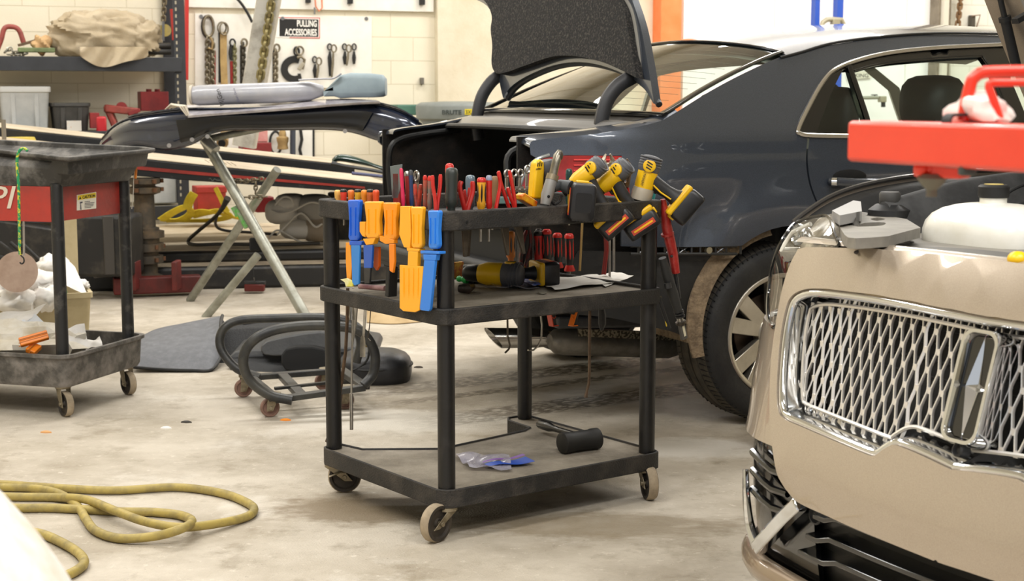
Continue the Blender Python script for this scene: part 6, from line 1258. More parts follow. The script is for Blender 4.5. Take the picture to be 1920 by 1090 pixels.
MB().tube([atd(p.x, p.y, p.z) for p in crv([(486, 708, 5.95), (445, 692, 5.95), (418, 662, 5.96), (412, 635, 5.97), (424, 612, 5.98), (455, 600, 6.0), (520, 597, 6.02), (600, 596, 6.04), (655, 606, 6.05), (676, 640, 6.05), (668, 680, 6.05)], 5)], .018, 12).build('hoop', dm, dl)
for a, b in (((515, 750, 5.56), (684, 727, 5.66)), ((470, 708, 5.95), (640, 695, 6.1)), ((515, 748, 5.56), (468, 708, 5.95)), ((684, 726, 5.66), (640, 695, 6.1)), ((565, 742, 5.6), (530, 705, 5.98))): MB().bar(atd(*a), atd(*b), .04, .022).build('frame_bar', dm, dl, .003)
MB().bar(atd(515, 729, 5.7), atd(640, 715, 5.8), .02, .01).build('frame_bar', dm, dl)
cw = [mat('caster_pink', '8a6a5c', .7, 0, '6a5246', 10)] * 2
for x, y, d in ((512, 760, 5.58), (462, 722, 5.96), (652, 752, 5.72), (612, 712, 6.1)): q_ = atd(x, y, d); q_.z = .092; caster(dl, q_, R(200), .036, .022, trail=.012, wm=cw)
sc = thing('creeper_cushion', onz(705, 722), 'black vinyl cushion with piped rim lying behind the cart', 'cushion'); c = atd(703, 692, 6.35)
cu = MB().sph(c - Z3 * .0, (.155, .16, .085), 26, 14, fn=lambda q: 1 / max(.8, (abs(q.x) ** 3 + abs(q.y) ** 3 + abs(q.z) ** 3) ** .33)); cu.build('cushion', mat('vinyl_black', '202022', .45, 0, '2b2b2d', 8, bump=.1), sc, smooth=60)
c.z = max(c.z, .085); MB().tube([c + V((.158 * math.cos(a), .163 * math.sin(a), -.02)) for a in [i * math.pi / 16 for i in range(32)]], .005, 6, True).build('piping', black, sc)
MB().tube([atd(p.x, p.y, p.z) for p in crv([(640, 700, 6.2), (672, 690, 6.2), (690, 672, 6.2), (690, 645, 6.22), (683, 635, 6.25)], 4)], .005, 6).build('cord', black, sc)
MB().tube([atd(p.x, p.y, p.z) for p in crv([(686, 650, 6.3), (697, 642, 6.3), (706, 652, 6.32), (706, 664, 6.3)], 4)], .006, 6).build('strap_loop', mcol('5b5030', col2='c7a62a', scale=40), sc)
def cl(a, b): q_ = onz(688 + 145 * a, 606 - 26 * b + 3 * math.sin(a * 5), 0); return q_ + Z3 * (.006 + .10 * max(0, 1 - abs(a - .25) * 1.5) * math.sin(math.pi * b) * (1 + .3 * math.sin(13 * a + 5 * b)))
o = MB().grid(cl, 26, 12, V((0, .002, -.004))).build('drop_cloth', mat('tan_cloth', 'bfa67e', .95, 0, 'ad936b', 6), None, smooth=60); tag(o, 'tan drop cloth bunched on the floor under the cart shelf line', 'cloth')
lamp_ = thing('red_lamp', onz(478, 550), 'small dark red and black block on the floor under the trestle', 'block'); MB().box(onz(478, 550) + Z3 * .035, (.12, .06, .045)).build('body', mcol('5e1a16'), lamp_, .006); MB().box(onz(478, 550) + Z3 * .065, (.13, .05, .02)).build('lid', BLKT, lamp_, .004)
o = MB().tube([onz(478, 550) + Z3 * .07, atd(476, 520, 8.6), atd(475, 500, 8.6)], .0025, 6).build('cord', BLKT); tag(o, 'thin black cord rising from the dark red block', 'cord')
MB_ = MB().box(onz(265, 548) + Z3 * .012, (.10, .03, .022)).build('bracket', brown, None, .003); tag(MB_, 'small rusty bracket lying on the floor near the red beam', 'bracket')
for i, (x, y, c_, n) in enumerate(((536, 789, 'f2901e', 'small orange scrap on the floor in front of the dolly'), (312, 804, 'f3f1ec', 'white paper scrap on the open floor'), (87, 812, 'd9a26a', 'pale orange scrap on the floor by the trolley'), (350, 793, '3a3632', 'dark speck on the floor before the dolly'), (785, 690, '4a4035', 'curled brown wire scrap beside the cushion'))):
    q_ = onz(x, y); o = MB().loft([[q_ + V((p[0] * k, p[1] * k * .7, z)) for p in ((-.022, 0), (-.01, .012), (.012, .01), (.02, -.004), (0, -.012))] for k, z in ((1, 0), (.9, .005), (.4, .008))]).build('scrap', mat('scrap_' + c_, c_, .7)); tag(o, n, 'scrap')
cb_ = onz(1400, 850); o = MB().box(cb_ + Z3 * .12 + V((.12, .15, 0)), (.24, .012, .24), V((.6, .8, 0)), V((-.8, .6, 0)), Z3).build('cardboard', mat('cardboard', 'b07a44', .85, 0, 'a06b38', 8)); tag(o, 'brown cardboard edge standing behind the beige bumper corner', 'cardboard')
# ================================================================ frame machine behind
BA = R(10); BD = V((math.cos(BA), math.sin(BA), 0)); BN = V((math.sin(BA), -math.cos(BA), 0)); B0 = atd(420, 480, 9.75); B0.z = 0
dkm = mat('deck_concrete', 'cdbfa6', .7, 0, 'bba98b', 3, bump=.1); bkm = mat('base_black', '1f1e1d', .5, .2, '4a443b', 6, .5, .75)
def bb_(s_, n_, z): return B0 + BD * s_ - BN * n_ + Z3 * z
fmch = thing('frame_machine', bb_(0, 1, 0), 'low black steel base of the frame machine with a dusty deck', 'machine')
MB().box(bb_(.1, 1.15, .19), (5.4, 2.1, .03), BD, BN).build('deck', dkm, fmch); 
MB().box(bb_(.2, .05, .165), (5.2, .1, .075), BD, BN).build('base_beam', bkm, fmch, .02); MB().box(bb_(.2, -.12, .12), (5.2, .3, .028), BD, BN).build('ledge', mat('dusty_ledge', 'a2937c', .8, 0, '7c6f5c', 5), fmch); MB().box(bb_(.2, -.3, .07), (5.2, .08, .14), BD, BN).build('base_beam', bkm, fmch, .02)
rb = thing('pulling_beam', atd(300, 535, 9.1), 'dark red steel beam with two upright lugs on the floor', 'beam'); q0, q1 = atd(212, 525, 9.0), atd(376, 524, 9.15); q0.z = q1.z = .07; rm = mat('oxide_red', '6e2420', .5, .1, '4e1b18', 8)
MB().bar(q0, q1, .1, .1).build('beam', rm, rb, .008)
for x in (255, 331): MB().box(atd(x, 516, 8.98) , (.03, .14, .17)).build('lug', rm, rb, .005)
# sloping ramp with two runways
RA_ = atd(-60, 265, 8.95); RBp = atd(735, 347.5, 9.75); RD = (RBp - RA_); RN_ = V((-RD.y, RD.x, 0)).normalized()
ramp = thing('ramp', (RA_.lerp(RBp, .5).x, RA_.lerp(RBp, .5).y, 0), 'long sloping cream decked ramp with black sides and a red stripe', 'ramp')
cream = mat('ramp_cream', 'c4b7a2', .7, 0, 'aa9c85', 3, .4, .7, .1); rblk = mat('ramp_black', '17181a', .45, 0, '3a3a38', 40, .6, .75)
def rq(a, n_, z): return RA_ + RD * a + RN_ * n_ + Z3 * z
def rq(a, n_, z): return RA_ + RD * a + RN_ * n_ + Z3 * (z + (.075 if n_ > 1 else 0))
for n0, n1, nm in ((0, .8, 'runway'), (1.1, 1.7, 'runway')):
    mb = MB(); mb.loft([[rq(a, n0, -h_), rq(a, n0, 0), rq(a, n1, .02), rq(a, n1, -h_)] for a, h_ in ((0, .12), (.5, .1), (1, .06))]); rw = mb.build(nm, rblk, ramp, .004, 20)
    MB().grid(lambda a, b: rq(a, n0 + .005 + (n1 - n0 - .01) * b, .004 + .02 * b), 10, 4, V((0, 0, .004))).build('top_plate', cream, rw)
    if n0 == 0:
        MB().loft([[rq(a, -.004, -h_ * .62), rq(a, -.004, -h_ * .42), rq(a, .004, -h_ * .42), rq(a, .004, -h_ * .62)] for a, h_ in ((0, .12), (.5, .1), (.93, .065))]).build('red_stripe', mat('stripe_red', '9c2f26', .5, 0, '7a2a24', 8), rw)
        for a0, nn in ((.44, .5), (.56, .42), (.13, .6), (.02, .5)):
            for k in range(7): MB().bar(rq(a0 + k * .011, nn - .15, .014), rq(a0 + k * .011 + .004, nn + .15, .022), .006, .004).build('louvre', mat('louvre_dark', '7d7059', .8), rw)
        MB().tube([rq(.545 + .0035 * k, -.005, -.08 + .011 * math.sin(k * 1.9) * (.5 + .5 * math.sin(k * .7))) for k in range(20)], .002, 6).build('worn_script', mat('scribble_grey', '5c645c', .6), rw)
MB().grid(lambda a, b: rq(a, .79 + .2 * b, -.05), 8, 2, V((0, 0, -.01))).build('between_plate', rblk, ramp)
for a in (.02, .99): MB().bar(V((rq(a, .9, 0).x, rq(a, .9, 0).y, .206)), rq(a, .9, -.1), .14, .4).build('ramp_leg', bkm, ramp)
def rpl(px, py): return onpl(px, py, rq(0, 0, .013), RD.cross(RN_))
# flanged column carrying the ramp
cl_ = atd(272, 430, 9.3); zt_ = rq(.42, .3, -.1).z
co = thing('column', (cl_.x, cl_.y, 0), 'rusty flanged steel column with bolted rings under the ramp', 'column'); rs = mat('rusty_steel', '4a443b', .6, .4, '6f5d47', 9, .45, .7, .2, 60)
zz = lambda y: EYE - (y - HOR) * 9.3 / FPX
MB().lathe(V((cl_.x, cl_.y, 0)), Z3, [(.12, 0.0), (.12, zz(520)), (.07, zz(512)), (.07, zz(493)), (.105, zz(492)), (.105, zz(478)), (.075, zz(477)), (.075, zz(470)), (.11, zz(469)), (.11, zz(455)), (.085, zz(454)), (.085, zz(445)), (.115, zz(444)), (.115, zz(432)), (.085, zz(430)), (.085, zz(426)), (.066, zz(424)), (.06, zz(364)), (.1, zz(360)), (.1, zz(350)), (.07, zz(348)), (.07, zz(345)), (.1, zz(343)), (.1, zz(333))], 28).build('post', rs, co, smooth=35)
for y in (485, 461, 354, 338):
    for k in range(6): an = R(60 * k + 20); q_ = V((cl_.x + .107 * math.cos(an), cl_.y + .107 * math.sin(an), zz(y))); MB().lathe(q_ - Z3 * .012, Z3, [(.014, 0), (.014, .024)], 6).build('bolt', mat('rusty_bolt', '6b4a33', .6, .4), co)
mc = thing('machine_carriage', atd(195, 500, 8.9), 'dark steel carriage behind the parts washer legs', 'machine'); 
MB().box(atd(205, 458, 9.0), (.34, .3, .36)).build('housing', bkm, mc, .02); MB().bar(atd(175, 405, 8.9), atd(190, 520, 8.9), .09, .05, WN).build('strut', mat('strut_dark', '3c3833', .6), mc, .005); MB().bar(atd(202, 405, 8.85), atd(206, 515, 8.85), .06, .04, WN).build('strut', mat('strut_dark', '3c3833', .6), mc, .005)
MB().bar(atd(-20, 440, 8.9), atd(120, 462, 8.9), .16, .2).build('cross_member', bkm, mc, .01)
for k in range(3): MB().tube([atd(0 + 20 * k, 455, 8.6), atd(85 + 12 * k, 520, 8.5)], .01, 8).build('brace', bkm, mc)
# ================================================================ store rack
def rk_(px, py, off): return wpt(px, py, off)
OF = .62; rkm = mat('rack_grey', '33353a', .45, .1, '2a2c30', 6); RX, RY = WD, WN
rack = thing('storage_rack', wpt(100, 500, OF / 2) * 1 - Z3 * wpt(100, 500, OF / 2).z + Z3 * .2, 'dark grey steel storage rack with slotted posts against the block wall', 'rack')
q0 = (wpt(337, 100, OF) - WP).dot(WD); qL = q0 - 2.3
def ra_(q_, off, z): return WP + WD * q_ + WN * off + Z3 * (z - WP.z)
for q_, off in ((q0, OF), (q0, .04), (qL, OF), (qL, .04)):
    mb = MB(); s2 = .055
    for sg, (X_, Y_) in ((1, (WD, WN)),):
        mb.box(ra_(q_ - .002, off, 1.565), (.085, .006, 2.7), WD, WN); mb.box(ra_(q_ + .042, off - .03, 1.565), (.006, .06, 2.7), WD, WN)
    up1 = mb.build('post', rkm, rack)
    if q_ == q0:
        for k in range(44):
            for dx in (-.022, .018): MB().box(ra_(q_ + dx, off + .0035, .42 + k * .052), (.012, .002, .026), WD, WN).build('slot', mat('slot_light', 'a79f8c', .8), up1) if k < 50 and off == OF and dx < 0 else None
zs = [1.50, .93, .335]
for z_ in zs:
    MB().box(ra_((q0 + qL) / 2, OF + .012, z_ - .055), (q0 - qL + .02, .03, .11), WD, WN).build('shelf_beam', rkm, rack, .003); MB().box(ra_((q0 + qL) / 2, OF / 2, z_ - .012), (q0 - qL, OF - .06, .02), WD, WN).build('shelf_board', mat('board_dusty', '8d8470', .9), rack)
def on(px, py, off): return wpt(px, py, off)
o = MB().bar(wpt(321, 17, .2), wpt(325, 75, .2), .03, .02).build('red_bar', mcol('a8332c')); tag(o, 'short red bar hanging between the rack posts', 'bar')
o = MB().bar(wpt(350, -20, .12), wpt(349, 150, .12), .045, .03).build('red_rail', mcol('c2322c')); tag(o, 'long bright red bar hanging behind the slotted rack post', 'bar')
t = thing('pulley', wpt(310, 75, .2), 'pale yellow pulley on a chain between the rack posts', 'pulley'); MB().lathe(wpt(309, 57, .2), WN, [(.001, -.015), (.05, -.015), (.045, 0), (.05, .015), (.001, .015)], 20).build('sheave', mat('pulley_yellow', 'b9a34e', .5, 0, '8d8361', 9), t); chain('', [wpt(309, -10, .2), wpt(306, 45, .2)], .007, .05, lk, 'chain', t); MB().bar(wpt(306, 40, .22), wpt(306, 77, .22), .02, .02).build('cheek', mat('washer_grey', '8f8f8f', .3, .8), t)
# canvas heap
can = mat('canvas', 'b9ab93', .95, 0, 'a39378', 4, .35, .7, .2, 90); zs0 = zs[0]
from mathutils import noise as NZ
def folds(p, seed):
    w_ = p + V((NZ.noise(p * 1.7 + V((seed, 0, 0))), NZ.noise(p * 1.7 + V((0, seed, 3))), NZ.noise(p * 1.7 + V((5, 0, seed))))) * .55
    r1 = 1 - abs(NZ.noise(w_ * 1.5 + V((seed, 2, 1)))) * 2.2; r2 = 1 - abs(NZ.noise(w_ * 3.1 + V((1, seed, 7)))) * 2.2
    return max(-.5, r1) * .62 + max(-.5, r2) * .26
tp_ = thing('canvas_tarp', on(185, 104, .42), 'crumpled beige canvas tarpaulin heaped on the top shelf, spilling over its edge', 'tarpaulin')
def heapb(mb, c, rx, ry, rz, seed, n=80, k=46, am=.3):
    mb.sph(c, (rx, ry, rz), n, k, WD, WN, Z3, lambda q: (1 / max(.84, (abs(q.x) ** 3 + abs(q.z) ** 3 + abs(q.y) ** 3) ** .33)) * (.80 + am * folds(q, seed)))
    mb.v = [v if v.z > zs0 + .006 else V((v.x, v.y, zs0 + .006 + .02 * max(0, v.z - zs0 + .05))) for v in mb.v]
hb_ = MB(); heapb(hb_, on(190, 68, .40), .40, .2, .20, 3.3); hb_.build('heap', can, tp_, smooth=60)
hb_ = MB(); heapb(hb_, on(262, 72, .42), .17, .17, .15, 8.1, 50, 30); hb_.build('heap_fold', can, tp_, smooth=60)
def spill(a, b):
    x = 150 + 128 * a; yb = 104 + 25 * max(0, math.sin(math.pi * a)) ** .7 * (.75 + .25 * math.sin(a * 6.3)); y = 88 + (yb - 88) * b
    return wpt(x, y, OF + .075 + .015 * b + .024 * math.sin(9 * a + 2 * b) + .015 * math.sin(21 * a + 4 * b))
MB().grid(spill, 44, 12, WN * -.012).build('hanging_fold', can, tp_, smooth=70)
o = MB().sph(on(78, 84, .46), (.085, .1, .08), 26, 16, WD, WN, Z3, lambda q: .85 + .16 * math.sin(6 * q.x + 5 * q.z) + .1 * abs(math.sin(9 * q.y + 4 * q.x))).build('cloth_bundle', mat('cloth_tan', 'c6a579', .95, 0, 'b4916a', 7)); tag(o, 'small tan cloth bundle tucked against the canvas heap', 'cloth')
def otube(nm, lab, cat, pts, off, r, m, n=10): o = MB().tube([on(p.x, p.y, off) for p in crv(pts, 5)], r, n).build(nm, m); return tag(o, lab, cat)
otube('clamp_frame', 'bent red steel tube handle at the end of the top shelf', 'handle', [(-8, 100), (2, 75), (8, 54), (20, 50), (35, 56), (45, 82)], .45, .02, mat('faded_red', '9b4a42', .5, 0, '7c3a34', 8))
o = MB().box(on(68, 94, .5), (.27, .1, .035), WD, WN).build('green_block', mat('faded_green', '7f8f62', .7, 0, '5f6b48', 9), None, .006); tag(o, 'faded green flat bar lying on the top shelf', 'bar')
for k, (y, lab) in enumerate(((86, 'upper'), (97, 'lower'))): o = MB().tube([on(272, y, .5), on(320, y, .5)], .024, 16).build('pipe', mat('pipe_dark', '3b3936', .5, .3)); tag(o, f'{lab} of two short dark pipes beside the canvas heap', 'pipe')
chain('loose steel chain bunched on the top shelf', [on(p.x, p.y, .52) for p in crv([(8, 99), (18, 92), (28, 99), (40, 97), (48, 101), (30, 103), (14, 102)], 4)], .006, .042, mat('chain_bright', '8a877c', .35, .8))
o = MB().bar(on(35, 85, .52), on(78, 73, .45), .03, .02).build('rod', brown); tag(o, 'short brown rod leaning over the green bar', 'rod')
# bins and red blocks on the middle shelf
def bin_(lab, x0, x1, y0, y1, m, mr, off=.36, dp=.34, lid=None):
    a, b = on(x0, y1, off + dp / 2), on(x1, y1, off + dp / 2); z0 = zs[1]; z1 = on(x0, y0, off + dp / 2).z; c = (a + b) / 2 - WN * dp / 2; w_ = (b - a).length
    t = thing('storage_bin', V((c.x, c.y, z0)), lab, 'bin'); rr = lambda k, z, r=.03: [V((c.x, c.y, z)) + WD * p[0] + WN * p[1] for p in rrect(w_ * k, dp * k, r, 4)]
    h_ = z1 - z0; MB().loft([rr(.84, z0, .03), rr(.94, z0 + h_ * .88), rr(.9, z0 + h_ * .88), rr(.8, z0 + .02, .02)]).build('body', m, t, 0, 40)
    MB().loft([rr(.95, z0 + h_ * .86), rr(1.0, z0 + h_ * .88), rr(1.0, z1 - .005), rr(.98, z1), rr(.9, z1), rr(.9, z0 + h_ * .9)]).build('rim', mr, t, 0, 35)
    for s_ in (-.22, .22): MB().box(V((c.x, c.y, z0 + h_ * .46)) + WD * w_ * s_ + WN * (dp * .452), (.035, .02, h_ * .78), WD, WN).build('rib', m, t, .006)
    return t, c, w_, dp
wg_ = mat('bin_white', 'c3c5c5', .5, 0, 'aeb2b3', 4); bin_('pale grey plastic tote with thick rim on the rack', -2, 98, 162, 235, wg_, mat('bin_rim_white', 'd3d4d2', .45))
t_, c, w_, dp = bin_('dark grey tote with a paper label beside the pale tote', 98, 172, 193, 245, mat('bin_grey', '3b3a38', .55, 0, '4c4a47', 6), mat('bin_grey', '3b3a38', .55, 0, '4c4a47', 6))
MB().box(on(139, 236, .36 + dp / 2 + .014), (.11, .004, .08), WD, WN).build('label', mat('label_white', 'e4e0d8', .6, 0, 'd8a060', 40, .6, .7), t_)
rdm = mat('block_red', '8c2424', .5, 0, '741d1f', 7)
t = thing('red_block', on(286, 205, .32), 'dark red steel block with two stubs on the rack by the post', 'block'); MB().box(on(287, 190, .3), (.22, .2, .155), WD, WN).build('body', rdm, t, .004)
for x in (279, 295): MB().cyl(on(x, 176, .3), on(x, 167, .3), .022, n=14).build('stub', rdm, t)
t = thing('pull_clamp', on(225, 225, .5), 'worn red pulling clamp arm lying on the rack shelf', 'clamp'); MB().bar(on(196, 203, .52), on(258, 210, .52), .12, .06).build('arm', mat('clamp_red', '9c4038', .5, 0, '7a3a30', 10), t, .01); MB().bar(on(200, 198, .5), on(218, 240, .52), .11, .05).build('jaw', mat('clamp_red', '9c4038', .5, 0, '7a3a30', 10), t, .015); MB().cyl(on(228, 202, .56), on(228, 202, .48), .045, n=18).build('pivot', rdm, t); MB().bar(on(240, 214, .56), on(262, 206, .56), .06, .03).build('hook_plate', rdm, t, .004)
o = MB().prism([(-.04, -.06)] + [(.04 * math.cos(R(a)), .03 + .04 * math.sin(R(a))) for a in range(180, -1, -20)][::-1][::1] + [(.04, -.06)], on(190, 232, .6), WD, Z3, WN * .03).build('red_lug', mcol('c2262c')) if False else MB().box(on(190, 234, .6), (.08, .03, .13), WD, WN).build('red_lug', mcol('b8242c'), None, .02); tag(o, 'bright red rounded lug in front of the dark tote', 'lug')
o = MB().box(on(177, 226, .56), (.07, .1, .12), WD, WN).build('red_box', rdm, None, .004); tag(o, 'dark red box edge between dark tote and bright lug', 'box')
o = MB().tube([rpl(8, 264) + Z3 * .13, rpl(8, 264)], .014, 12).build('pin', mat('pin_steel', '8b857a', .4, .7)); tag(o, 'short upright steel pin on the ramp end', 'pin')
o = MB().lathe(rpl(38, 263), Z3, [(.1, 0), (.09, .02), (.001, .022)], 24).build('yellow_disc', mat('disc_yellow', 'cdb548', .6)); tag(o, 'yellow disc lying on the cream ramp behind the tub', 'disc')
o = MB().box(on(306, 357, .45), (.18, .2, .2), WD, WN).build('white_bin', mat('bin_white', 'c3c5c5', .5), None, .01); tag(o, 'pale box on the bottom shelf beside the slotted post', 'box')
# things on and beside the deck near the wall
ylw = mat('strap_yellow', 'e8d43a', .7, 0, 'c9b22c', 9)
ys = thing('tow_strap', on(365, 415, .9) - Z3 * 0, 'wide yellow webbing strap heaped in loops on the deck', 'strap')
def ribbon(pts, w_, off, par, m, nm='loop'):
    P = [V(p) for p in pts]; MB().sweep(P, [(-w_ / 2, -.003), (w_ / 2, -.003), (w_ / 2, .003), (-w_ / 2, .003)], up=V((.25, .45, .85))).build(nm, m, par, smooth=60)
dz_ = lambda x, y, z=.21: onz(x, y, z)
for pts in ([(302, 413, .22), (325, 398, .24), (350, 388, .3), (358, 400, .26), (340, 412, .22), (310, 414, .22)], [(300, 412, .215), (345, 414, .215), (400, 413, .22), (430, 405, .25), (415, 395, .3), (385, 400, .26), (360, 406, .23)], [(355, 404, .23), (380, 396, .27), (408, 400, .25), (440, 408, .215), (452, 410, .215)]):
    ribbon([atd(p.x, p.y, 11.75 - (417 - p.y) * .008) for p in crv(pts, 6)], .062, 0, ys, ylw)
ribbon([atd(p.x, p.y, 11.4) for p in crv([(404, 352), (414, 372), (420, 385), (428, 398)], 5)], .07, 0, ys, ylw); ribbon([atd(p.x, p.y, 11.45) for p in crv([(350, 392), (356, 375), (364, 362)], 5)], .07, 0, ys, ylw)
t = thing('tool_box', atd(392, 398, 11.75), 'faded red metal tool box on the deck by the yellow strap', 'tool box'); q_ = atd(393, 374, 11.75); MB().box(q_, (.22, .2, .19), WD, WN).build('box', mat('box_red', 'a8342c', .55, 0, '8c2f28', 7), t, .006); MB().box(q_ + Z3 * .08, (.235, .21, .05), WD, WN).build('lid', mat('box_red', 'a8342c', .55, 0, '8c2f28', 7), t, .006)
o = MB().box(atd(494, 383, 11.6), (.14, .12, .12), WD, WN).build('red_can', mcol('7d1f26'), None, .01); tag(o, 'dark red can standing on the deck behind the trestle', 'can')
hs_ = MB().tube([atd(p.x, p.y, p.z) for p in crv([(425, 370, 9.4), (420, 388, 9.5), (400, 410, 9.7), (370, 435, 9.9), (353, 452, 10.0), (365, 459, 9.9), (420, 458, 9.9), (520, 459, 9.9), (600, 456, 9.9)], 6)], .012, 8).build('air_line', mat('hose_black', '34312d', .5)); tag(hs_, 'black air line curling across the dusty deck', 'hose')
hs_ = MB().tube([atd(p.x, p.y, p.z) for p in crv([(428, 376, 9.5), (412, 395, 9.9), (404, 420, 10.3), (420, 432, 10.4), (470, 436, 10.4), (520, 440, 10.4)], 6)], .010, 8).build('air_line', mat('hose_black', '34312d', .5)); tag(hs_, 'second thinner black hose looping behind the trestle leg', 'hose')
o = MB().tube([atd(427, 372, 9.38), atd(418, 389, 9.42)], [.022, .014], 10).build('hose_coupling', mat('hose_black', '34312d', .5)); tag(o, 'thick black hose coupling at the trestle leg', 'coupling')
gs = mat('seat_grey', 'dedad3', .8, 0, 'ccc8c1', 6, bump=.1); sg_ = thing('seat_foam', atd(550, 455, 10.2), 'heap of grey upholstered seat pieces on the deck behind the cart', 'seat')
for x, y, rx, rz, m in ((532, 405, .12, .085, gs), (562, 436, .13, .075, mat('seat_grey2', 'd2cec7', .8)), (590, 400, .13, .1, mat('seat_dark', 'a5a29c', .8)), (545, 388, .1, .06, gs), (600, 435, .12, .1, mat('seat_tan', '9a8d7c', .8))):
    MB().sph(atd(x, y, 10.2) + Z3 * .03, (rx, .14, rz), 20, 12, fn=lambda q: 1 / max(.82, (abs(q.x) ** 3 + abs(q.y) ** 3 + abs(q.z) ** 3) ** .33)).build('cushion', m, sg_, smooth=60)
for pts in ([(508, 395), (525, 400), (550, 395), (580, 380), (602, 382)], [(520, 440), (540, 420), (565, 400), (590, 425), (604, 420)], [(515, 385), (530, 370), (545, 372), (552, 385)], [(505, 445), (522, 432), (560, 452), (590, 455)]): MB().tube([atd(p.x, p.y, 10.04) for p in crv(pts, 5)], .007, 6).build('piping', mat('piping_pale', 'd8d4cc', .7), sg_)
# ================================================================ wall boards and pulling gear
brd = mat('board_white', 'eeebe3', .5, 0, 'e3dfd4', 3)
def wq4(nm, pts, off, th, m, parent=None): 
    P = [wpt(x, y, off) for x, y in pts]; n = len(P); B = [p - WN * th for p in P]; return MB().add(P + B, [tuple(range(n)), tuple(range(n, 2 * n))[::-1]] + [(i, (i + 1) % n, n + (i + 1) % n, n + i) for i in range(n)]).build(nm, m, parent, smooth=0)
bd1 = thing('tool_board', wpt(530, 165, .02), 'white pegless tool board with sign and hanging pulling gear', 'board'); wq4('panel', [(366, 165), (697, 165), (697, 31), (366, 25)], .022, .02, brd, bd1)
for x, y in ((377, 31), (687, 35)): MB().cyl(wpt(x, y, .02), wpt(x, y, .03), .016, n=14).build('screw_washer', mat('washer_grey', '8f8f8f', .3, .8), bd1)
bd2 = thing('tool_board', wpt(480, 297, .02), 'lower white tool board edged in black, below the signed board', 'board'); wq4('panel', [(368, 330), (588, 330), (588, 166), (368, 166)], .022, .02, brd, bd2); wq4('edge', [(586, 330), (590, 330), (590, 235), (586, 235)], .024, .02, black, bd2)
bd3 = thing('upper_board', wpt(580, 10, .03), 'long white board along the top of the wall with black brackets', 'board'); wq4('panel', [(345, 13), (813, 22), (813, -60), (345, -60)], .035, .03, brd, bd3)
for x0, y1 in ((574, 5), (653, 7), (788, 9)): wq4('bracket', [(x0, y1), (x0 + 9, y1), (x0 + 9, -20), (x0, -20)], .075, .035, black, bd3)
sgn_ = thing('sign', wpt(562, 53, .025), 'black and white sign with red border reading pulling accessories', 'sign'); so_ = .026
wq4('plate', [(519, 70), (600, 72), (600, 33), (519, 32)], so_, .003, mat('sign_white', 'f2efe8', .5), sgn_); wq4('black_field', [(524, 68), (597, 69.5), (597, 36.5), (524, 35)], so_ + .001, .002, inkm, sgn_)
for p in ([(519, 33.5), (600, 34.5), (600, 33), (519, 32)], [(598.7, 72), (600, 72), (600, 33), (598.7, 33)], [(543, 71), (600, 72), (600, 70.6), (543, 69.8)]): wq4('red_border', p, so_ + .001, .002, mat('sign_red', 'c63232', .5), sgn_)
MB().cyl(wpt(530, 34.5, .027), wpt(530, 34.5, .034), .016, n=14).build('screw_washer', mat('washer_grey', '8f8f8f', .3, .8), sgn_)
wl_ = mat('letter_white', 'f4f1ea', .5)
def wtext(s_, x0, x1, y, h_px, m, par, off, **k): a, b = wpt(x0, y, off), wpt(x1, y, off); hh = (wpt(x0, y - h_px, off) - a).length; return text(s_, a, WD, Z3, hh, m, par, w=(b - a).length, **k)
wtext('PULLING', 557, 594, 50, 12.5, wl_, sgn_, so_ + .002, bold=.025); wtext('ACCESSORIES', 534, 594, 66.5, 13, wl_, sgn_, so_ + .002, bold=.025)
cs2 = mat('gear_steel', '8d8471', .4, .7, '6b6250', 20); sil = mat('silhouette_black', '1c1c1c', .6)
def ring(par, x, y, rx, ry, r, m=None, off=.06, ang=0): MB().tube([wpt(x, y, off) + WD * (rx * math.cos(a) * math.cos(ang) - ry * math.sin(a) * math.sin(ang)) + Z3 * (ry * math.sin(a) * math.cos(ang) + rx * math.cos(a) * math.sin(ang)) for a in [i * math.pi / 10 for i in range(20)]], r, 8, True).build('ring', m or cs2, par)
wch = lambda pts, off: [wpt(x, y, off) for x, y in pts]
t = thing('ring_chain', wpt(393, 155, .06), 'chain with a large oval ring and hook at the end of the white board', 'chain'); ring(t, 391, 49, .042, .085, .011); ring(t, 389, 50, .047, .09, .008, sil, .03); chain('', wch([(389, 68), (389, 160)], .06), .008, .05, cs2, 'links', t); chain('', wch([(399, 72), (398, 160)], .07), .008, .05, cs2, 'links', t); MB().tube(wch([(394, 70), (399, 80), (397, 92), (390, 90)], .09), .011, 8).build('hook', mat('hook_tan', 'a08a63', .4, .5), t); MB().tube(wch([(402, 95), (402, 160)], .04), .012, 8).build('red_line', DRED, t)
t = thing('web_sling', wpt(418, 155, .06), 'worn tan web sling hanging from twin rings', 'sling'); ring(t, 416, 52, .035, .045, .007); ring(t, 420, 54, .034, .05, .007, None, .08); MB().loft([[p - WD * .03 + WN * d, p + WD * .03 + WN * d] for p, d in ()] ) if False else None
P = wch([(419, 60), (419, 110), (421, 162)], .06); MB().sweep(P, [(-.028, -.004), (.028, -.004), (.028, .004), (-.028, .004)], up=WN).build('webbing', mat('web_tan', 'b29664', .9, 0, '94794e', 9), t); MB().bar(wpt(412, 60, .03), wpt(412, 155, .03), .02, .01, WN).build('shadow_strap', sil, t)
t = thing('grab_chain', wpt(437, 155, .06), 'chain with a red handle hanging next to the web sling', 'chain'); ring(t, 436, 80, .022, .028, .008, sil); chain('', wch([(440, 82), (440, 160)], .06), .007, .046, mat('chain_green', '7d7a58', .5, .5), 'links', t); MB().tube(wch([(434, 115), (435, 160)], .05), .014, 8).build('red_handle', DRED, t); MB().tube(wch([(434, 85), (432, 100), (434, 112)], .05), .016, 8).build('black_end', sil, t)
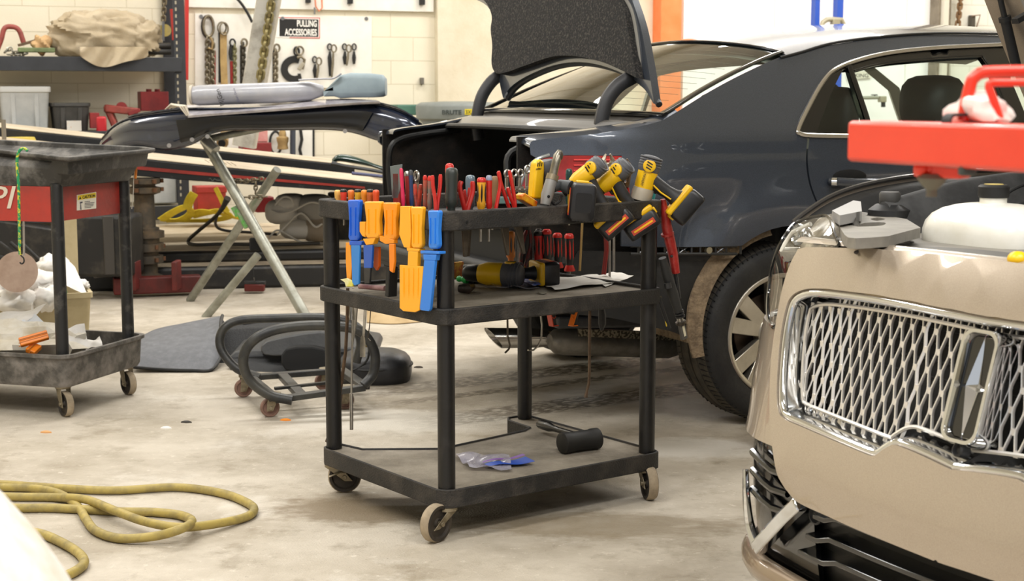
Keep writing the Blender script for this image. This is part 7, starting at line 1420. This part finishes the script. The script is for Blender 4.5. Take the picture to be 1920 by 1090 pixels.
for x, lab in ((456, 'dark chain with square links beside the leaning post'), (517, 'rusty chain hanging just beyond the leaning post')):
    t = thing('board_chain', wpt(x, 150, .06), lab, 'chain'); chain('', wch([(x, 80 if x < 500 else 92), (x, 158)], .06), .009, .05, cs2 if x > 500 else mat('chain_dark', '4a463c', .5, .6), 'links', t); ring(t, x + 2, 80 if x < 500 else 90, .024, .03, .009, None, .07); wq4('outline', [(x - 6, 158), (x - 2, 158), (x - 2, 85), (x - 6, 85)], .025, .002, sil, t)
t = thing('c_clamp', wpt(560, 150, .04), 'black painted C shape with a steel clamp hung over it', 'clamp'); MB().sweep([wpt(553 + 20 * math.cos(R(a)) , 130 + 19 * math.sin(R(a)), .03) for a in range(70, 301, 14)], [(-.03, -.004), (.03, -.004), (.03, .004), (-.03, .004)], up=WN).build('outline', sil, t); wq4('outline_end', [(560, 150), (566, 149), (564, 138), (558, 138)], .03, .004, sil, t)
ring(t, 562, 95, .032, .034, .008); ring(t, 556, 96, .022, .034, .008, sil, .03); MB().tube(wch([(557, 108), (565, 106), (571, 112), (567, 130)], .07), .013, 8).build('clamp_body', cs2, t); MB().bar(wpt(560, 131, .07), wpt(569, 118, .07), .03, .03).build('jaw', mat('jaw_pale', 'b5ad9c', .4, .6), t, .004)
for lab, x, y0, y1 in (('first small hook with a tan shackle from the C clamp', 594, 112, 148), ('tall twin ring shackle above the foam block', 622, 88, 145), ('paired spring hooks hung on the board', 650, 88, 123), ('slim black hook outline nearest the board edge', 664, 88, 122)):
    t = thing('board_hook', wpt(x, y1, .05), lab, 'hook'); ring(t, x - 4 if x < 660 else x, y0, .018, .026, .006, sil, .035); 
    if x < 660: ring(t, x + 4, y0 + 3, .022, .03, .007, cs2, .07); MB().tube(wch([(x + 3, y0 + 10), (x + 2, (y0 + y1) / 2 + 3), (x, y1)], .07), [.008, .012, .008], 8).build('shank', cs2, t)
    MB().tube(wch([(x - 3 if x < 660 else x, y0 + 8), (x - 4 if x < 660 else x, y0 + 20), (x - 3 if x < 660 else x, y1 - 2)], .035), [.007, .018, .01], 8).build('body', sil, t)
t = thing('key_hook', wpt(597, 25, .05), 'orange wire loop hanging from the upper board', 'hook'); MB().tube(wch([(590, -10), (592, 12), (598, 21), (604, 15), (603, -10)], .06), .006, 8).build('loop', mcol('d9774a'), t); MB().tube(wch([(590, 14), (590, 27)], .06), .008, 8).build('stem', mat('washer_grey', '8f8f8f', .3, .8), t)
t = thing('wall_switch', wpt(791, 152, .03), 'small grey plug on the block wall beyond the foam block', 'plug'); MB().box(wpt(791, 152, .02), (.03, .04, .06), WD, WN).build('body', mat('plug_grey', '6a655c', .6), t, .005)
otube('cable', 'black cable arching over the white board', 'cable', [(440, -8), (455, 10), (466, 28), (473, 42)], .08, .012, black, 8)
# gear below the bumper cover
t = thing('pipe_flange', wpt(417, 270, .3), 'tan pipe elbow with open flange seen under the bumper cover', 'pipe'); MB().tube([wpt(424, 240, .2), wpt(420, 255, .25), wpt(417, 268, .35)], [.03, .04, .05], 14).build('elbow', mat('tan_cast', 'a78b5f', .6, .2), t); MB().cyl(wpt(416, 268, .36), wpt(416, 270, .4), .03, n=14).build('bore', dark, t)
t = thing('red_case', wpt(478, 287, .3), 'dark red case with a pink lid under the bumper cover', 'case'); MB().box(wpt(478, 276, .3), (.24, .2, .075), WD, WN).build('case', rdm, t, .005); MB().box(wpt(477, 255, .26), (.22, .02, .1), WD, (WN + Z3 * .3).normalized()).build('lid', mat('lid_pink', 'c98a84', .6, 0, 'd6a29c', 12), t, .004)
o = MB().cyl(wpt(549, 240, .2), wpt(549, 300, .2), .024, n=14).build('pipe', mat('pipe_blue', '3a3f4a', .5)); tag(o, 'dark upright pipe by the lower tool board', 'pipe')
o = MB().tube(wch([(563, 240), (566, 262), (562, 280), (566, 298)], .05), .014, 8).build('hook_bar', sil); tag(o, 'wavy black hook bar on the lower tool board', 'bar')
t = thing('steel_wheel', wpt(517, 280, .1), 'black spoked ring with a tan cloth on the lower tool board', 'ring'); ring(t, 517, 268, .05, .095, .011, sil); MB().sph(wpt(530, 265, .15), (.05, .05, .09), 14, 10, WD, WN, Z3, lambda q: 1 + .2 * math.sin(8 * q.z)).build('cloth', mat('web_tan', 'b29664', .9), t)
# leaning pulling post with its chain
pp0, pp1 = atd(458, 275, 9.7), atd(511, -40, 9.7); tw = thing('pulling_post', pp0, 'tall worn grey pulling post leaning in front of the tool board', 'post'); gp_ = mat('post_grey', 'b3afa5', .6, .1, '8b867b', 8, .48, .7, .1, 40)
x, y, d = basis(pp1 - pp0, V((0, -1, 0))); MB().loft([[p + x * q_[0] + y * q_[1] for q_ in rrect(.14, .14, .02, 3)] for p in (pp0, pp1)]).build('tube', gp_, tw, 0, 30)
chain('', [atd(486, 160, 9.58), atd(514, -30, 9.58)], .011, .062, mat('chain_brass', '8f8459', .45, .6, '6c6244', 20), 'links', tw)
# bins with lids behind the sedan's boot
t = thing('round_bin', wpt(860, 330, .95) * 1, 'grey lidded waste bin with bold lettering behind the open boot', 'bin'); c = wpt(858, 230, .95); c.z = 0
zr = lambda y: wpt(858, y, .95).z
MB().lathe(c, Z3, [(.24, .02), (.31, zr(226)), (.34, zr(222)), (.345, zr(200)), (.335, zr(196)), (.30, zr(192)), (.1, zr(190)), (.001, zr(190))], 40).build('bin', mat('bin_mid_grey', '7d827f', .5, 0, '6f7572', 4), t, smooth=35)
n_ = V((.0, -1, 0)); f_ = lambda x, y: atd(x, y, c.y - .348)
text('BRUTE', f_(829, 215), V((1, .0, 0)), Z3, .036, mat('letter_dark', '26302f', .6), t, w=.155, depth=.004, bold=.02)
lb_ = MB().box(f_(879, 210) + V((0, .03, 0)), (.065, .04, .045)).build('label', mat('label_yellow', 'e8d32a', .5), t); text('3X', f_(873, 214) + V((0, .005, 0)), V((1, .0, 0)), Z3, .032, inkm, lb_, w=.045, depth=.002)
o = MB().box(wpt(772, 206, .22), (.34, .28, .09), WD, WN).build('green_box', mat('box_green', '4c7565', .5, 0, '3d6153', 5), None, .012); tag(o, 'flat green plastic box beside the lidded bin', 'box')
qc = wpt(772, 206, .22); o = MB().box(V((qc.x, qc.y, (qc.z - .045) / 2)), (.36, .3, qc.z - .046), WD, WN).build('cabinet', mat('cab_cream', 'd2c8ad', .6), None, .01); tag(o, 'cream base cabinet under the green box by the wall', 'cabinet')
# dark green and black trims lying on the ramp end
t = thing('mirror_trim', rq(.93, .5, .02), 'dark green and black car trim pieces lying on the low end of the ramp', 'car trim')
MB().tube([atd(p.x, p.y, 9.3) for p in crv([(624, 302), (640, 296), (680, 304), (730, 320)], 5)], [.02 + .02 * math.sin(math.pi * min(1, i / 12)) for i in range(16)], 10, sq=(1, .6)).build('green_trim', mat('trim_green', '1f3a34', .25, 0, coat=.5), t)
MB().tube([atd(p.x, p.y, 9.25) for p in crv([(622, 306), (650, 312), (690, 318), (735, 326)], 5)], [.03, .03] + [.022] * 14, 10, sq=(1, .5)).build('black_trim', bt_, t); MB().tube([atd(660, 325, 9.2), atd(690, 328, 9.2), atd(735, 333, 9.2)], .02, 10, sq=(1, .5)).build('blue_trim', mat('trim_navy', '3a3e66', .3), t)
# posts, chain and bracket by the big white door
blu = mat('lift_blue', '2b52b5', .4)
for x0, x1, y, lab in ((1523, 1533, 52, 'slim blue steel post in front of the white door, by the hook'), (1564, 1577, 48, 'wider blue steel post in front of the white door')):
    a = wpt((x0 + x1) / 2, 60, .5); a.z = 0; o = MB().box(a + Z3 * 2, ((x1 - x0) * a.y / FPX, .08, 4), WD, WN).build('lift_post', blu, None, .005); tag(o, lab, 'post')
t = thing('lift_hook', wpt(1562, 45, .7), 'curved grey lifting hook between the blue posts', 'hook'); MB().tube(wch([(1541, 49), (1543, 42), (1550, 37), (1562, 36), (1578, 37), (1583, 48)], .65), .022, 10).build('hook', mat('hook_grey', 'a39c85', .5, .3), t); MB().box(wpt(1566, 42, .65), (.08, .06, .07), WD, WN).build('block', mat('hook_grey', 'a39c85', .5, .3), t, .008)
chain('rusty hanging chain on the white block wall', [wpt(1803, -20, .1), wpt(1796, 45, .1)], .011, .07, mat('chain_brown', '8a6a4a', .6, .4))
t = thing('wall_bracket', wpt(1824, 55, .06), 'dark bracket with thin bent rod on the white block wall', 'bracket'); MB().box(wpt(1822, 42, .04), (.045, .06, .14), WD, WN).build('plate', mat('bracket_dark', '4c463d', .5), t, .004); MB().tube(wch([(1822, 30), (1838, 28), (1834, 42), (1829, 56)], .08), .007, 6).build('rod', mat('rod_brown', '8a6f5c', .5), t)
o = MB().cyl(wpt(1778, -30, .08), wpt(1778, 240, .08), .022, n=12).build('conduit', mat('conduit_grey', 'bdb8aa', .5)); tag(o, 'thin grey conduit running down the block wall', 'conduit')
t = thing('wall_clamp', wpt(1650, 190, .3), 'steel bar with clamp on the wall seen through the sedan window', 'clamp'); MB().cyl(wpt(1600, 184, .3), wpt(1646, 183, .3), .018, n=12).build('bar', mat('bar_steel', '9a9a8c', .4, .6), t); MB().box(wpt(1654, 186, .3), (.07, .06, .06), WD, WN).build('block', mat('hook_grey', 'a39c85', .5, .3), t, .008); MB().cyl(wpt(1656, 190, .3), wpt(1656, 201, .3), .022, n=10).build('foot', black, t); MB().bar(wpt(1640, 178, .3), wpt(1640, 184, .3), .01, .01).build('tee', black, t); MB().bar(wpt(1634, 178, .3), wpt(1645, 178, .3), .01, .01).build('tee', black, t)
for p in (t,): MB().box(wpt(1610, 184, .14), (.03, .3, .03), WD, WN).build('wall_mount', mat('hook_grey', 'a39c85', .5, .3), p)
sgk = thing('wall_sign', wpt(1615, 140, .02), 'small white lettered sign on the door seen through the rear window', 'sign'); wq4('plate', [(1590, 149), (1634, 146), (1634, 132), (1590, 134)], .02, .015, mat('sign_plate', 'e2dccb', .5), sgk); wtext('KING', 1603, 1628, 145, 7, inkm, sgk, .021)
# ================================================================ things near the camera
red = mat('red_enamel', 'ea3d22', .35, 0, 'dc301a', 3, coat=.3)
ba, bb = atd(1620, 264, 1.82), atd(1920, 276, 1.56); bd = (bb - ba).normalized(); bd.z = 0; bd.normalize(); be = ba + bd * 1.02
std = thing('support_stand', (be.x, be.y, 0), 'red steel support arm reaching over the open engine bay', 'stand')
MB().bar(ba, be, .05, .048).build('arm', red, std, .005)
MB().bar(V((be.x, be.y, .04)), be + Z3 * .05, .06, .06, bd).build('post', red, std, .004)
for sg in (-1, 1): MB().bar(V((be.x, be.y, .03)) - bd * .1, V((be.x, be.y, .03)) - bd * -.1 + V((-bd.y, bd.x, 0)) * sg * .35, .06, .06).build('foot', red, std, .004)
q = lambda x, y, d: atd(x, y, d)
hb = MB(); hb.tube([q(p.x, p.y, 1.66) for p in crv([(1806, 226), (1812, 190), (1822, 150), (1840, 137), (1880, 134), (1960, 133)], 5, False, (2,))], .0068, 12); hb.build('handle', red, std)
hb = MB(); hb.tube([q(p.x, p.y, 1.63) for p in crv([(1876, 226), (1862, 185), (1855, 158), (1880, 155), (1960, 155)], 4)], .0045, 10); hb.build('handle', red, std)
ft = ba.lerp(be, .2)
MB().bar(q(1722, 318, 1.74), q(1812, 322, 1.7), .03, .016).build('bracket', red, std, .004)
for x in (1727, 1745): MB().sph(q(x, 316, 1.72), .009, 10, 6).build('bracket_bolt', red, std)
MB().lathe(q(1748, 326, 1.72), -Z3, [(.014, 0), (.017, .005), (.012, .012), (.006, .018), (.006, .026), (.001, .026)], 14).build('rubber_foot', mat('foot_grey', '6f6c5e', .7), std)
st_b = q(1815, 264, 1.66)
sr = [st_b + bd.cross(Z3) * p[0] + Z3 * p[1] for p in rrect(.058, .056, .006, 3)]
MB().sweep(sr, [(-.0015, -.007), (.0015, -.007), (.0015, .007), (-.0015, .007)], closed=True, up=bd).build('strap', mat('strap_black', '2a2b2c', .6), std)
MB().box(q(1814, 312, 1.62), (.018, .014, .02)).build('strap_buckle', mat('buckle', '3d4440', .5), std, .003)
# a crumpled white rag on the arm
rg = MB(); rc_ = q(1838, 213, 1.66)
rg.sph(rc_ + Z3 * .004, (.042, .02, .018), 20, 12, bd, bd.cross(Z3), Z3, lambda v: 1 + .22 * math.sin(5 * v.x + 3 * v.z) + .15 * math.sin(9 * v.y + 4 * v.x))
tag(rg.build('rag', mat('white_rag', 'ece6e0', .9, 0, 'ded6cd', 12)), 'crumpled white rag lying on the red support arm', 'rag')
# pale dusty wing of another car at the lower corner
wg = MB()
def wf(a, b):
    an = R(-130 + 360 * a); z = .02 + .955 * b; k = max(0, 1 - ((z - .35) / .625) ** 2) ** .33 if z > .35 else 1
    return V((-.927 + .61 * k * math.cos(an), 1.3 + .5 * k * math.sin(an), z * .977))
wg.grid(wf, 40, 24)

tag(wg.build('car_wing', mat('dusty_white_paint', 'e9e6e0', .6, 0, 'cbbd9c', 7, .5, .75, .3, 25)), 'dusty white rounded car wing cut off by the frame, beside the yellow hose', 'car wing')
# yellow air hose in loops
hm = mat('yellow_hose', 'ab9750', .5, 0, '887a4c', 18, .42, .66, rvar=.2)
pz = .012
hp = [(-90, 905, 0), (0, 908, 0), (120, 916, 0), (215, 920, 0), (330, 914, 0), (415, 925, 0), (465, 944, 0), (476, 958, 0), (455, 972, 0), (390, 985, .01), (330, 989, .022), (270, 978, .022), (215, 958, .022), (160, 937, .02), (100, 933, .0), (20, 932, .0), (-60, 930, 0)]
h2 = [(-90, 912, .0), (0, 914, .0), (60, 916, .0), (105, 924, .005), (135, 940, .0), (152, 958, 0), (160, 972, .0), (180, 996, 0), (225, 1010, 0), (290, 1006, .01), (340, 992, .034), (360, 978, .02), (340, 967, .0), (290, 961, 0), (230, 960, 0), (180, 957, .0), (100, 953, 0), (40, 953, 0), (-70, 950, 0)]
h3 = [(-80, 985, 0), (10, 992, 0), (75, 1001, 0), (120, 1020, 0), (150, 1040, 0), (157, 1058, 0), (135, 1075, 0), (100, 1086, 0), (30, 1100, 0), (-60, 1110, 0)]
hz = MB()
for hh in (hp, h2, h3): 
    hz.tube([onz(p.x, p.y, .0135 + max(0, p.z)) for p in crv(hh, 7)], .0125, 12)
tag(hz.build('air_hose', hm), 'yellow rubber air hose lying in loops on the concrete floor', 'hose')
